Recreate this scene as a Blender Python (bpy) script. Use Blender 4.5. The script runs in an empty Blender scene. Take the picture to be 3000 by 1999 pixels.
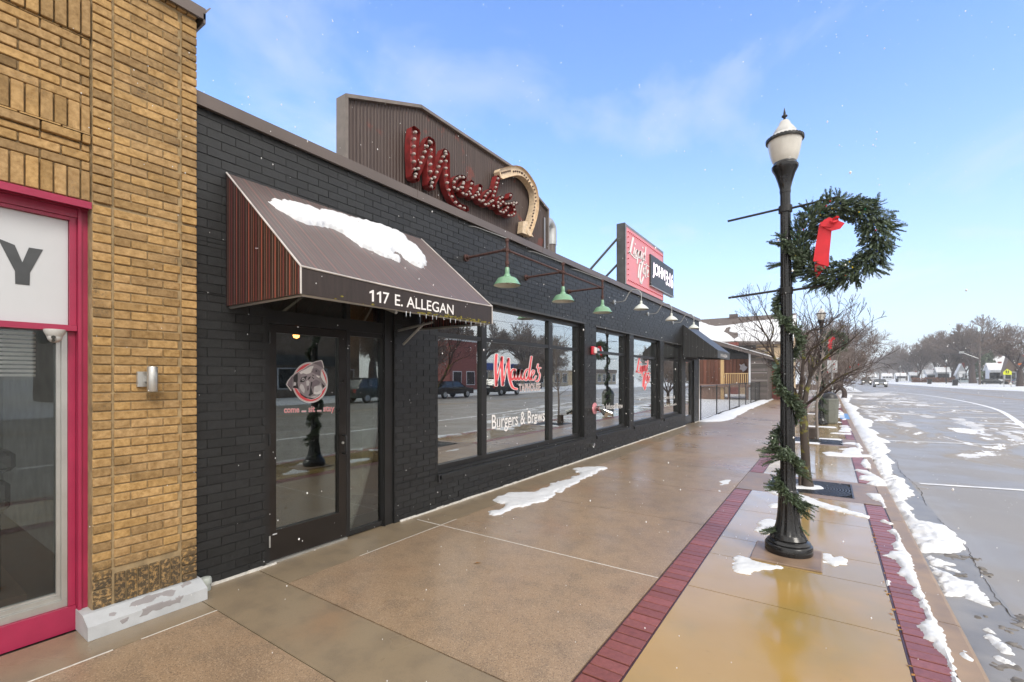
import bpy, math, random
import numpy as np
from mathutils import Vector, Matrix
R = math.radians
random.seed(7)
SC = bpy.context.scene
COL = SC.collection
# ------------------------------------------------------------------ camera
YAW = math.atan(928/1360.0)
cd = bpy.data.cameras.new('camera'); cam = bpy.data.objects.new('camera', cd); COL.objects.link(cam)
cam.location = (0, 0, 1.65); cam.rotation_euler = (R(90), 0, YAW)
cd.sensor_width = 36; cd.lens = 36*1360/3000.0; cd.shift_y = 106.5/3000; cd.clip_start = .05; cd.clip_end = 4000
SC.camera = cam
# ------------------------------------------------------------------ world
SUN_EL, SUN_AZ = 42, 118          # azimuth clockwise from +y
w = bpy.data.worlds.new('World'); SC.world = w; w.use_nodes = True
nt = w.node_tree; nt.nodes.clear()
def wn(t, **k):
    n = nt.nodes.new(t)
    for a, b in k.items(): setattr(n, a, b)
    return n
out = wn('ShaderNodeOutputWorld'); bg = wn('ShaderNodeBackground'); bg.inputs[1].default_value = .115
sky = wn('ShaderNodeTexSky'); sky.sky_type = 'NISHITA'; sky.sun_disc = False
sky.sun_elevation = R(SUN_EL); sky.sun_rotation = R(SUN_AZ); sky.air_density = 1.0; sky.dust_density = .6; sky.ozone_density = 1.0
tc = wn('ShaderNodeTexCoord'); sep = wn('ShaderNodeSeparateXYZ'); nt.links.new(tc.outputs['Generated'], sep.inputs[0])
def wm(op, a, b=None, c=None):
    n = wn('ShaderNodeMath', operation=op)
    for i, v in enumerate((a, b, c)):
        if v is None: continue
        if isinstance(v, (int, float)): n.inputs[i].default_value = v
        else: nt.links.new(v, n.inputs[i])
    return n.outputs[0]
# project the direction on a flat cloud layer so wisps stretch towards the horizon
zc = wm('MAXIMUM', sep.outputs[2], .04)
zc2 = wm('ADD', zc, .12)
cx_ = wm('DIVIDE', sep.outputs[0], zc2); cy_ = wm('DIVIDE', sep.outputs[1], zc2)
comb = wn('ShaderNodeCombineXYZ'); nt.links.new(cx_, comb.inputs[0]); nt.links.new(cy_, comb.inputs[1])
mp = wn('ShaderNodeMapping'); nt.links.new(comb.outputs[0], mp.inputs[0]); mp.inputs['Rotation'].default_value = (0, 0, R(-8)); mp.inputs['Scale'].default_value = (1.1, .8, 1); mp.inputs['Location'].default_value = (2.9, 7.1, 0)
n1 = wn('ShaderNodeTexNoise'); n1.inputs['Scale'].default_value = 1.1; n1.inputs['Detail'].default_value = 9; n1.inputs['Roughness'].default_value = .58; n1.inputs['Distortion'].default_value = .5
nt.links.new(mp.outputs[0], n1.inputs[0])
wisp = wm('MULTIPLY', wm('SMOOTH_MIN', wm('MAXIMUM', wm('SUBTRACT', n1.outputs[0], .515), 0), .4, .1), 2.8)
hz = wm('POWER', wm('SUBTRACT', 1.0, wm('MAXIMUM', sep.outputs[2], 0)), 4.4)          # thicker, paler air towards the horizon
hz = wm('MULTIPLY', hz, .9)
# unseen overcast added behind and above the camera to whiten the skylight
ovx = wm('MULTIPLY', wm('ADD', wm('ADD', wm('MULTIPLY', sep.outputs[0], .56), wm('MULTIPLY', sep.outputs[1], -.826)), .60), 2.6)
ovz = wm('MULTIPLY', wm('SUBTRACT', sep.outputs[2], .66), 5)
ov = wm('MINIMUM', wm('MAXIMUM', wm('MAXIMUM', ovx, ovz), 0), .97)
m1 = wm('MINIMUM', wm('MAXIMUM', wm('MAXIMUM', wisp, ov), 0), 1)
mixA = wn('ShaderNodeMix', data_type='RGBA'); nt.links.new(hz, mixA.inputs[0]); 
gain = wn('ShaderNodeMix', data_type='RGBA', blend_type='MULTIPLY'); gain.inputs[0].default_value = 1; nt.links.new(sky.outputs[0], gain.inputs[6]); gain.inputs[7].default_value = (1.15, 1.45, 1.95, 1)
nt.links.new(gain.outputs[2], mixA.inputs[6]); mixA.inputs[7].default_value = (4.5, 4.8, 5.15, 1)
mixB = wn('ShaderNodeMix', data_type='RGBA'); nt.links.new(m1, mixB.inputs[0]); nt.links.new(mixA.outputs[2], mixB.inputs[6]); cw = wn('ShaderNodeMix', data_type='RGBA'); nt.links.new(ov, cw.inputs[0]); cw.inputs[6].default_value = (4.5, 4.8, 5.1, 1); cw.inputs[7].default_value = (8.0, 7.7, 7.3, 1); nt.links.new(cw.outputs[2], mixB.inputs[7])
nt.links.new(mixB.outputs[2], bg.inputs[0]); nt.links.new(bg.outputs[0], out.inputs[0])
# ------------------------------------------------------------------ sun
sd = bpy.data.lights.new('sun', 'SUN'); sd.energy = 1.3; sd.angle = R(22); sd.color = (1, .94, .85)
so = bpy.data.objects.new('sun', sd); COL.objects.link(so); so.location = (10, -10, 30)
az = R(SUN_AZ); el = R(SUN_EL)
so.rotation_euler = Vector((math.sin(az)*math.cos(el), math.cos(az)*math.cos(el), math.sin(el))).to_track_quat('Z', 'Y').to_euler()
SC.view_settings.view_transform = 'Standard'; SC.view_settings.look = 'None'; SC.view_settings.gamma = 1; SC.view_settings.use_curve_mapping = False
SC.view_settings.exposure = 0.82
SC.cycles.max_bounces = 8; SC.cycles.transparent_max_bounces = 16; SC.cycles.caustics_reflective = False; SC.cycles.caustics_refractive = False
# ------------------------------------------------------------------ where a seen point stands on a real plane (3000 px photo)
S_, C_ = math.sin(YAW), math.cos(YAW)
def ray(u, v):
    a = (u-1500)/1360; b = -(v-1106)/1360
    return Vector((-S_+a*C_, C_+a*S_, b))
EYE = Vector((0, 0, 1.65))
def G(u, v, z=0.0):
    r = ray(u, v); return EYE+r*((z-1.65)/r.z)
def FX(u, v, X):
    r = ray(u, v); return EYE+r*(X/r.x)
def FY(u, v, Y):
    r = ray(u, v); return EYE+r*(Y/r.y)
def PLANE(u, v, p0, n):
    r = ray(u, v); return EYE+r*((Vector(p0)-EYE).dot(n)/r.dot(n))
def crop(x0, y0, s): return lambda x, y: (x0+x/s, y0+y/s)
# ------------------------------------------------------------------ object helpers
def thing(name, label, cat, loc=(0, 0, 0), group=None, rz=0):
    o = bpy.data.objects.new(name, None); COL.objects.link(o); o.location = loc; o.rotation_euler = (0, 0, rz); o.empty_display_size = .2
    o['label'] = label; o['category'] = cat
    if group: o['group'] = group
    return o
def tag(o, label, cat, group=None):
    o['label'] = label; o['category'] = cat
    if group: o['group'] = group
    return o
def kind(o, k): o['kind'] = k; return o
def dup(root, loc, rz=0, label=None, group=None, scale=None):
    r = root.copy(); COL.objects.link(r); r.location = loc; r.rotation_euler = (0, 0, rz)
    if scale: r.scale = scale
    if label: r['label'] = label
    if group: r['group'] = group
    for ch in list(root.children):
        c = ch.copy(); COL.objects.link(c); c.parent = r
        for g in ch.children:
            d = g.copy(); COL.objects.link(d); d.parent = c
    return r
def rootloc(p):
    v = Vector((0, 0, 0))
    while p is not None: v = v+Vector(p.location); p = p.parent
    return v
class MB:
    def __init__(s): s.v = []; s.f = []; s.c = {}; s.col = None
    def face(s, pts):
        i = len(s.v); s.v += [tuple(p) for p in pts]; s.f.append(tuple(range(i, i+len(pts))))
        if s.col is not None: s.c[len(s.f)-1] = s.col
    def box(s, x0, x1, y0, y1, z0, z1, skip=''):
        i = len(s.v)
        s.v += [(x0, y0, z0), (x1, y0, z0), (x1, y1, z0), (x0, y1, z0), (x0, y0, z1), (x1, y0, z1), (x1, y1, z1), (x0, y1, z1)]
        for k, q in (('b', (0, 3, 2, 1)), ('t', (4, 5, 6, 7)), ('f', (0, 1, 5, 4)), ('r', (1, 2, 6, 5)), ('k', (2, 3, 7, 6)), ('l', (3, 0, 4, 7))):
            if k in skip: continue
            s.f.append(tuple(i+a for a in q))
            if s.col is not None: s.c[len(s.f)-1] = s.col
        return s
    def bevbox(s, x0, x1, y0, y1, z0, z1, b):
        # box with bevelled edges: convex set of 24 verts
        i = len(s.v); X = (x0, x1); Y = (y0, y1); Z = (z0, z1); idx = {}
        for a in (0, 1):
            for c in (0, 1):
                for d in (0, 1):
                    for ax in range(3):
                        p = [X[a], Y[c], Z[d]]
                        for k, t in enumerate((a, c, d)):
                            if k != ax: p[k] += b*(1 if t == 0 else -1)
                        idx[(a, c, d, ax)] = len(s.v); s.v.append(tuple(p))
        def q(l, flip): s.f.append(tuple(l[::-1] if flip else l)); s.c.update({len(s.f)-1: s.col} if s.col is not None else {})
        for a in (0, 1):
            q([idx[(a, 0, 0, 0)], idx[(a, 1, 0, 0)], idx[(a, 1, 1, 0)], idx[(a, 0, 1, 0)]], a == 0)
            q([idx[(0, a, 0, 1)], idx[(1, a, 0, 1)], idx[(1, a, 1, 1)], idx[(0, a, 1, 1)]], a == 1)
            q([idx[(0, 0, a, 2)], idx[(1, 0, a, 2)], idx[(1, 1, a, 2)], idx[(0, 1, a, 2)]], a == 0)
        for a in (0, 1):
            for c in (0, 1):
                q([idx[(a, c, 0, 0)], idx[(a, c, 1, 0)], idx[(a, c, 1, 1)], idx[(a, c, 0, 1)]], a != c)
                q([idx[(a, 0, c, 0)], idx[(a, 1, c, 0)], idx[(a, 1, c, 2)], idx[(a, 0, c, 2)]], a == c)
                q([idx[(0, a, c, 1)], idx[(1, a, c, 1)], idx[(1, a, c, 2)], idx[(0, a, c, 2)]], a != c)
                for d in (0, 1):
                    q([idx[(a, c, d, 0)], idx[(a, c, d, 1)], idx[(a, c, d, 2)]], (a+c+d) % 2 == 1)
        return s
    def obox(s, c, dx, dy, dz):        # oriented box: centre and three half vectors
        c, dx, dy, dz = map(Vector, (c, dx, dy, dz)); i = len(s.v)
        for a, b, e in ((-1, -1, -1), (1, -1, -1), (1, 1, -1), (-1, 1, -1), (-1, -1, 1), (1, -1, 1), (1, 1, 1), (-1, 1, 1)): s.v.append(tuple(c+dx*a+dy*b+dz*e))
        for q in ((0, 3, 2, 1), (4, 5, 6, 7), (0, 1, 5, 4), (1, 2, 6, 5), (2, 3, 7, 6), (3, 0, 4, 7)):
            s.f.append(tuple(i+a for a in q))
            if s.col is not None: s.c[len(s.f)-1] = s.col
        return s
    def beam(s, a, b, w, h=None, up=(0, 0, 1)):
        a, b = Vector(a), Vector(b); d = b-a; h = h or w; up = Vector(up)
        if abs(d.normalized().dot(up)) > .99: up = Vector((1, 0, 0))
        x = d.cross(up).normalized(); y = x.cross(d).normalized()
        return s.obox((a+b)/2, d/2, x*w/2, y*h/2)
    def prism(s, pts, vec):            # polygon (3D points) swept along vec
        vec = Vector(vec); n = len(pts); i = len(s.v); P = [Vector(p) for p in pts]
        s.v += [tuple(p) for p in P]+[tuple(p+vec) for p in P]
        s.f.append(tuple(range(i+n-1, i-1, -1))); s.f.append(tuple(range(i+n, i+2*n)))
        for k in range(n): j = (k+1) % n; s.f.append((i+k, i+j, i+n+j, i+n+k))
        return s
    def tube(s, path, rad, n=8, cap=True):
        P = [Vector(p) for p in path]; m = len(P)
        if isinstance(rad, (int, float)): rad = [rad]*m
        i = len(s.v); prev = None
        for k in range(m):
            t = (P[min(k+1, m-1)]-P[max(k-1, 0)])
            t = t.normalized() if t.length > 1e-9 else Vector((0, 0, 1))
            if prev is None:
                a = Vector((0, 0, 1)) if abs(t.z) < .9 else Vector((1, 0, 0)); u = t.cross(a).normalized()
            else:
                u = prev-t*prev.dot(t); u = u.normalized() if u.length > 1e-6 else t.orthogonal().normalized()
            prev = u; v = t.cross(u)
            for q in range(n):
                an = 2*math.pi*q/n; s.v.append(tuple(P[k]+(u*math.cos(an)+v*math.sin(an))*rad[k]))
        for k in range(m-1):
            for q in range(n):
                q2 = (q+1) % n; s.f.append((i+k*n+q, i+k*n+q2, i+(k+1)*n+q2, i+(k+1)*n+q))
        if cap: s.f.append(tuple(i+q for q in range(n-1, -1, -1))); s.f.append(tuple(i+(m-1)*n+q for q in range(n)))
        return s
    def lathe(s, prof, c=(0, 0, 0), n=24, flute=None, axis='z', cap=True):
        i = len(s.v); m = len(prof)
        for k, (r, z) in enumerate(prof):
            for q in range(n):
                an = 2*math.pi*q/n; rr = r
                if flute and flute[0] <= z <= flute[1]: rr = r*(1-flute[3]*(.5-.5*math.cos(an*flute[2])))
                if axis == 'z': p = (rr*math.cos(an), rr*math.sin(an), z)
                elif axis == 'x': p = (z, rr*math.cos(an), rr*math.sin(an))
                else: p = (rr*math.cos(an), z, -rr*math.sin(an))
                s.v.append((p[0]+c[0], p[1]+c[1], p[2]+c[2]))
        for k in range(m-1):
            for q in range(n):
                q2 = (q+1) % n; s.f.append((i+k*n+q, i+k*n+q2, i+(k+1)*n+q2, i+(k+1)*n+q))
        if cap:
            s.f.append(tuple(i+q for q in range(n-1, -1, -1))); s.f.append(tuple(i+(m-1)*n+q for q in range(n)))
        return s
    def build(s, name, m, parent=None, smooth=False, mats=None):
        off = rootloc(parent)
        me = bpy.data.meshes.new(name); me.from_pydata([(x-off.x, y-off.y, z-off.z) for x, y, z in s.v] if parent else s.v, [], s.f)
        if m: me.materials.append(m)
        if s.c or (m and m.get('tone')):
            at = me.attributes.new('tone', 'FLOAT_COLOR', 'FACE'); arr = np.ones((len(s.f), 4), dtype=np.float32)
            for k, c in s.c.items(): arr[k, :3] = c
            at.data.foreach_set('color', arr.ravel())
        if smooth:
            me.polygons.foreach_set('use_smooth', [True]*len(me.polygons))
            me.set_sharp_from_angle(angle=R(38))
        me.update()
        o = bpy.data.objects.new(name, me); COL.objects.link(o)
        if parent: o.parent = parent
        return o
# ------------------------------------------------------------------ materials
class NT:
    def __init__(s, name):
        s.m = bpy.data.materials.new(name); s.m.use_nodes = True; s.t = s.m.node_tree; s.b = s.t.nodes['Principled BSDF']; s.o = s.t.nodes['Material Output']; s._c = None
    def n(s, t, **k):
        n = s.t.nodes.new(t)
        for a, b in k.items(): setattr(n, a, b)
        return n
    def l(s, a, b): s.t.links.new(a, b)
    def math(s, op, a, b=None, c=None, clamp=False):
        n = s.n('ShaderNodeMath', operation=op); n.use_clamp = clamp
        for i, v in enumerate((a, b, c)):
            if v is None: continue
            if isinstance(v, (int, float)): n.inputs[i].default_value = v
            else: s.l(v, n.inputs[i])
        return n.outputs[0]
    @property
    def co(s):
        if s._c is None: s._c = s.n('ShaderNodeTexCoord').outputs['Object']
        return s._c
    def xyz(s):
        n = s.n('ShaderNodeSeparateXYZ'); s.l(s.co, n.inputs[0]); return n.outputs
    def noise(s, scale, detail=4, rough=.55, stretch=None, loc=None, dist=0):
        n = s.n('ShaderNodeTexNoise'); n.inputs['Scale'].default_value = scale; n.inputs['Detail'].default_value = detail; n.inputs['Roughness'].default_value = rough; n.inputs['Distortion'].default_value = dist
        v = s.co
        if stretch or loc:
            mp = s.n('ShaderNodeMapping'); s.l(v, mp.inputs[0])
            if stretch: mp.inputs['Scale'].default_value = stretch
            if loc: mp.inputs['Location'].default_value = loc
            v = mp.outputs[0]
        s.l(v, n.inputs['Vector']); return n.outputs[0]
    def ramp(s, fac, stops, const=False):
        n = s.n('ShaderNodeValToRGB'); s.l(fac, n.inputs[0]); e = n.color_ramp.elements
        while len(e) < len(stops): e.new(.5)
        for k, (p, c) in enumerate(stops):
            e[k].position = p; e[k].color = (c, c, c, 1) if isinstance(c, (int, float)) else (*c, 1)
        if const: n.color_ramp.interpolation = 'CONSTANT'
        return n.outputs[0]
    def step(s, fac, a, b):
        n = s.n('ShaderNodeMapRange'); n.interpolation_type = 'SMOOTHSTEP'; s.l(fac, n.inputs[0]); n.inputs[1].default_value = a; n.inputs[2].default_value = b; return n.outputs[0]
    def mix(s, f, a, b, mode='MIX'):
        n = s.n('ShaderNodeMix', data_type='RGBA', blend_type=mode)
        for i, v in ((0, f), (6, a), (7, b)):
            if isinstance(v, (int, float)): n.inputs[i].default_value = v if i == 0 else (v, v, v, 1)
            elif isinstance(v, tuple): n.inputs[i].default_value = (*v, 1)
            else: s.l(v, n.inputs[i])
        return n.outputs[2]
    def set(s, base=None, rough=None, bump=None, bstr=.3, bdist=.01, metal=0, spec=.5, emit=None, estr=1, normal=None):
        def put(k, v):
            if v is None: return
            if isinstance(v, (int, float)): s.b.inputs[k].default_value = v
            elif isinstance(v, tuple): s.b.inputs[k].default_value = (*v, 1)
            else: s.l(v, s.b.inputs[k])
        put('Base Color', base); put('Roughness', rough); s.b.inputs['Metallic'].default_value = metal; put('Specular IOR Level', spec)
        if emit: s.b.inputs['Emission Color'].default_value = (*emit, 1); s.b.inputs['Emission Strength'].default_value = estr
        if bump is not None:
            bn = s.n('ShaderNodeBump'); bn.inputs['Strength'].default_value = bstr; bn.inputs['Distance'].default_value = bdist
            s.l(bump, bn.inputs['Height']); s.l(bn.outputs[0], s.b.inputs['Normal'])
        return s.m
def tone_in(k):
    k.m['tone'] = 1
    a = k.n('ShaderNodeAttribute'); a.attribute_name = 'tone'; return a.outputs['Color']
def simple(name, base, rough=.6, metal=0, var=.25, vs=6, bump=.15, bs=60, bd=.003, spec=.5, emit=None, estr=1, rvar=.12, streak=None):
    k = NT(name); nz = k.noise(vs, 5, stretch=streak); nb = k.noise(bs, 4)
    d = tuple(c*(1-var) for c in base); u = tuple(min(1, c*(1+var)) for c in base)
    c = k.mix(k.ramp(nz, [(.3, 0), (.7, 1)]), d, u)
    r = k.math('MULTIPLY_ADD', nz, rvar*2, rough-rvar)
    return k.set(c, r, nb if bump else None, bump, bd, metal, spec, emit, estr)
# ---- materials of the place
def mk_aggregate(smooth=False):
    k = NT('smooth_concrete' if smooth else 'aggregate_concrete')
    big = k.noise(.9, 4); mid = k.noise(5, 5); 
    rust = k.step(k.noise(.55, 3, loc=(3.1, .7, 0)), .5, .72)
    base = k.mix(big, (.215, .163, .103) if smooth else (.26, .175, .108), (.29, .226, .15) if smooth else (.35, .25, .16))
    base = k.mix(k.math('MULTIPLY', rust, .5), base, (.30, .15, .07))
    base = k.mix(k.math('MULTIPLY', k.step(mid, .42, .68), .35), base, (.13, .105, .08), 'MIX')
    vor = k.n('ShaderNodeTexVoronoi'); vor.inputs['Scale'].default_value = 300 if smooth else 190; k.l(k.co, vor.inputs['Vector'])
    sp = k.n('ShaderNodeSeparateColor'); k.l(vor.outputs['Color'], sp.inputs[0])
    if not smooth:
        base = k.mix(k.math('MULTIPLY', k.step(sp.outputs[0], .79, .87), .5), base, (.52, .40, .28))
        base = k.mix(k.math('MULTIPLY', k.step(sp.outputs[1], .84, .91), .6), base, (.085, .055, .038))
    else:
        base = k.mix(k.math('MULTIPLY', k.step(sp.outputs[1], .9, .95), .3), base, (.09, .065, .045))
    wet = k.step(k.noise(.6, 4, .55, loc=(.4, 2, 0)), .2, .75)
    rough = k.math('MULTIPLY_ADD', wet, -.26, .5)
    k.l(k.math('MULTIPLY', wet, .4), k.b.inputs['Coat Weight']); k.b.inputs['Coat Roughness'].default_value = .24; k.b.inputs['Coat IOR'].default_value = 1.4
    h = k.math('ADD', vor.outputs['Distance'], k.math('MULTIPLY', k.noise(25, 3), .8))
    return k.set(base, rough, h, .12 if not smooth else .1, .004, 0, .5)
def mk_amber():
    k = NT('amber_stained_concrete')
    y = k.xyz()[1]; fade = k.step(y, 3.2, 11)
    base = k.mix(k.noise(2.2, 5), (.34, .205, .045), (.43, .28, .09))
    base = k.mix(k.math('MULTIPLY', k.step(k.noise(1.1, 4, loc=(5, 2, 1)), .45, .62), .6), base, (.29, .215, .08))
    base = k.mix(k.math('MULTIPLY', fade, .55), base, (.36, .28, .19))     # sky reflection painted into the colour, paler further along
    base = k.mix(k.math('MULTIPLY', k.step(k.noise(14, 5, .7), .6, .75), .35), base, (.2, .12, .03))
    wet = k.step(k.noise(1.7, 5, .6, loc=(.4, 2, 0)), .35, .6)
    rough = k.math('MULTIPLY_ADD', wet, -.16, .26)
    k.b.inputs['Coat Weight'].default_value = .5; k.b.inputs['Coat Roughness'].default_value = .08; k.b.inputs['Coat IOR'].default_value = 1.4
    return k.set(base, rough, k.noise(30, 4), .03, .003, 0, .5)
def mk_road():
    k = NT('wet_asphalt'); X, Y, Z = k.xyz()
    fine = k.noise(160, 3, .7); big = k.noise(.35, 5); 
    base = k.mix(big, (.21, .19, .168), (.295, .27, .24))
    base = k.mix(k.math('MULTIPLY', k.step(fine, .5, .75), .35), base, (.34, .34, .34))
    # slush churned up between the kerb and the lane
    sl = k.noise(.42, 7, .62, stretch=(1, .55, 1), dist=1.6)
    zone = k.math('MULTIPLY', k.math('MULTIPLY', k.step(Y, 11, 17), k.math('SUBTRACT', 1, k.step(Y, 58, 80))), k.math('MULTIPLY', k.step(X, 1.0, 1.8), k.math('SUBTRACT', 1, k.step(X, 5.4, 8.5))))
    zone2 = k.math('MULTIPLY', k.math('SUBTRACT', 1, k.step(X, .9, 1.5)), k.math('SUBTRACT', 1, k.step(Y, 60, 80)))
    zall = k.math('ADD', k.math('MULTIPLY', zone, .14), k.math('MULTIPLY', zone2, .10))
    mask = k.step(k.math('ADD', sl, zall), .60, .66)
    snow = k.step(k.math('ADD', k.noise(.42, 7, .66, stretch=(1, .55, 1), dist=1.6), zall), .69, .72)
    base = k.mix(k.math('MULTIPLY', mask, .75), base, (.27, .235, .195))
    base = k.mix(k.math('MULTIPLY', snow, k.math('MINIMUM', k.math('MULTIPLY', zall, 9), 1)), base, (.72, .73, .75))
    streak = k.noise(.5, 4, .6, stretch=(2.6, .06, 1))
    base = k.mix(k.math('MULTIPLY', k.step(streak, .5, .7), .25), base, (.36, .36, .37))
    rough = k.math('MULTIPLY_ADD', k.step(k.noise(.8, 5, .6), .4, .6), -.14, .5)
    rough = k.math('ADD', rough, k.math('MULTIPLY', mask, .2))
    return k.set(base, rough, k.math('ADD', fine, k.math('MULTIPLY', mask, 4)), .12, .003, 0, .5)
def mk_brick(name, a, b, rough, bump, mold=False, attr=True, pit=0, spec=.5):
    k = NT(name)
    base = k.mix(k.ramp(k.noise(30, 6, .75), [(.32, 0), (.68, 1)]), a, b)
    if attr: base = k.mix(1.0, base, tone_in(k), 'MULTIPLY')
    if pit: base = k.mix(k.math('MULTIPLY', k.step(k.noise(120, 4, .7), .56, .7), pit), base, tuple(c*.28 for c in a))
    if mold:
        Z = k.xyz()[2]
        low = k.math('MULTIPLY', k.math('SUBTRACT', 1, k.step(Z, .3, .48)), 1)
        m = k.math('MULTIPLY', low, k.step(k.noise(40, 6, .75), .42, .52))
        pat = k.math('MULTIPLY', k.step(k.noise(2.3, 5, .6), .52, .68), k.step(k.noise(60, 5, .8), .44, .6))
        base = k.mix(k.math('MULTIPLY', k.math('MAXIMUM', m, k.math('MULTIPLY', pat, .8)), .88), base, (.035, .028, .018))
    return k.set(base, rough, k.math('ADD', k.noise(90, 5, .7), k.noise(18, 3)), bump, .004, 0, spec)
def mk_fabric(dark=False):
    k = NT('dark_striped_canvas' if dark else 'brown_striped_canvas')
    X, Y, Z = k.xyz(); geo = k.n('ShaderNodeNewGeometry'); sp = k.n('ShaderNodeSeparateXYZ'); k.l(geo.outputs['Normal'], sp.inputs[0])
    side = k.math('GREATER_THAN', k.math('ABSOLUTE', sp.outputs[1]), .7)
    t = k.math('ADD', k.math('MULTIPLY', X, side), k.math('MULTIPLY', Y, k.math('SUBTRACT', 1, side)))
    def lines(freq, width, off):
        f = k.math('FRACT', k.math('MULTIPLY_ADD', t, freq, off)); return k.math('LESS_THAN', f, width)
    if dark:
        base = k.mix(lines(9, .1, .2), (.035, .036, .038), (.075, .076, .08)); base = k.mix(lines(9, .05, .6), base, (.06, .06, .06))
        return k.set(base, .5, k.noise(200, 2), .08, .002)
    base = k.mix(k.noise(3, 3), (.024, .009, .009), (.036, .014, .013))
    base = k.mix(lines(5.3, .085, .13), base, (.30, .085, .06)); base = k.mix(lines(5.3, .07, .55), base, (.17, .04, .04))
    base = k.mix(lines(5.3, .025, .3), base, (.33, .24, .2)); base = k.mix(lines(9.1, .04, .4), base, (.12, .035, .035))
    base = k.mix(lines(5.3, .03, .72), base, (.36, .12, .08)); base = k.mix(lines(5.3, .02, .86), base, (.3, .22, .18))
    base = k.mix(k.math('MULTIPLY', k.math('SUBTRACT', 1, side), .6), base, (.10, .078, .07))      # sky sheen on the slope painted in as grey
    rough = k.math('MULTIPLY_ADD', k.noise(4, 4), .25, .28)
    k.l(k.math('MULTIPLY', k.math('SUBTRACT', 1, side), .3), k.b.inputs['Sheen Weight']); k.b.inputs['Sheen Roughness'].default_value = .4
    return k.set(base, rough, k.math('ADD', k.noise(260, 2), k.math('MULTIPLY', k.noise(3, 3), 6)), .08, .002, 0, .6)
def mk_glass(name, refl=.22, tint=(.62, .68, .66), fm=1.6):
    k = NT(name); k.t.nodes.remove(k.b)
    tr = k.n('ShaderNodeBsdfTransparent'); tr.inputs[0].default_value = (*tint, 1)
    gl = k.n('ShaderNodeBsdfGlossy'); gl.inputs['Roughness'].default_value = 0.0; gl.inputs[0].default_value = (.93, .97, .97, 1)
    fr = k.n('ShaderNodeFresnel'); fr.inputs[0].default_value = 1.55
    bn = k.n('ShaderNodeBump'); bn.inputs['Strength'].default_value = .02; bn.inputs['Distance'].default_value = .01; k.l(k.noise(1.6, 2), bn.inputs['Height']); k.l(bn.outputs[0], gl.inputs['Normal'])
    f = k.math('MINIMUM', k.math('MULTIPLY_ADD', fr.outputs[0], fm, refl), 1)
    mx = k.n('ShaderNodeMixShader'); k.l(f, mx.inputs[0]); k.l(tr.outputs[0], mx.inputs[1]); k.l(gl.outputs[0], mx.inputs[2]); k.l(mx.outputs[0], k.o.inputs[0]); return k.m
def mk_snow():
    k = NT('snow'); k.b.inputs['Subsurface Weight'].default_value = 0
    base = k.mix(k.noise(3, 5), (.57, .59, .625), (.72, .735, .755)); base = k.mix(k.math('MULTIPLY', k.step(k.noise(9, 5, .7), .62, .75), .3), base, (.6, .59, .57))
    return k.set(base, .6, k.math('ADD', k.noise(45, 5, .7), k.math('MULTIPLY', k.noise(7, 3), 3)), .35, .012)
def mk_rustpanel():
    k = NT('rusty_corrugated_metal'); X, Y, Z = k.xyz()
    st = k.noise(1, 6, .7, stretch=(1, 26, 1.1)); st2 = k.noise(1, 4, .6, stretch=(1, 60, .8))
    base = k.mix(st, (.032, .019, .016), (.085, .057, .049)); base = k.mix(k.math('MULTIPLY', k.step(st2, .55, .7), .35), base, (.19, .15, .135))
    base = k.mix(k.math('MULTIPLY', k.step(k.noise(2.2, 6, .7, loc=(0, 4, 2)), .58, .66), .7), base, (.17, .038, .025))
    return k.set(base, .55, k.noise(80, 4), .2, .003, .15)
def mk_wood(name, a, b, axis='z', freq=6.5, rough=.7):
    k = NT(name); o = k.xyz(); st = (26, 26, 1.2) if axis == 'z' else (1.2, 1.2, 26)
    base = k.mix(k.noise(1, 5, .6, stretch=st), a, b)
    base = k.mix(k.math('MULTIPLY', k.noise(1.2, 3), .5), base, tuple(c*.5 for c in a))
    base = k.mix(1.0, base, tone_in(k), 'MULTIPLY')
    return k.set(base, rough, k.noise(1, 4, .6, stretch=st), .3, .003)
def mk_bark(name, a, b, lichen=0):
    k = NT(name); base = k.mix(k.noise(12, 5, stretch=(1, 1, .25)), a, b)
    if lichen: base = k.mix(k.math('MULTIPLY', k.step(k.noise(7, 5, .6, loc=(1, 4, 3)), .52, .6), lichen), base, (.17, .16, .03))
    return k.set(base, .8, k.noise(50, 4, stretch=(1, 1, .3)), .5, .006)
def mk_roofsnow(name, under, lo, hi, amt=.5):
    # shingles showing where the snow has slid off: near the ridge and in patches
    k = NT(name); X, Y, Z = k.xyz()
    f = k.math('ADD', k.noise(.9, 4), k.math('MULTIPLY', k.noise(.35, 2, loc=(2, 7, 1)), 1)); 
    m = k.math('MAXIMUM', k.step(k.math('ADD', Z, k.math('MULTIPLY', k.noise(3, 3), .3)), lo, hi), k.step(f, amt+.75, amt+.79))
    base = k.mix(m, (.84, .86, .89), under)
    return k.set(base, .75, k.noise(20, 4), .2, .01)
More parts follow.
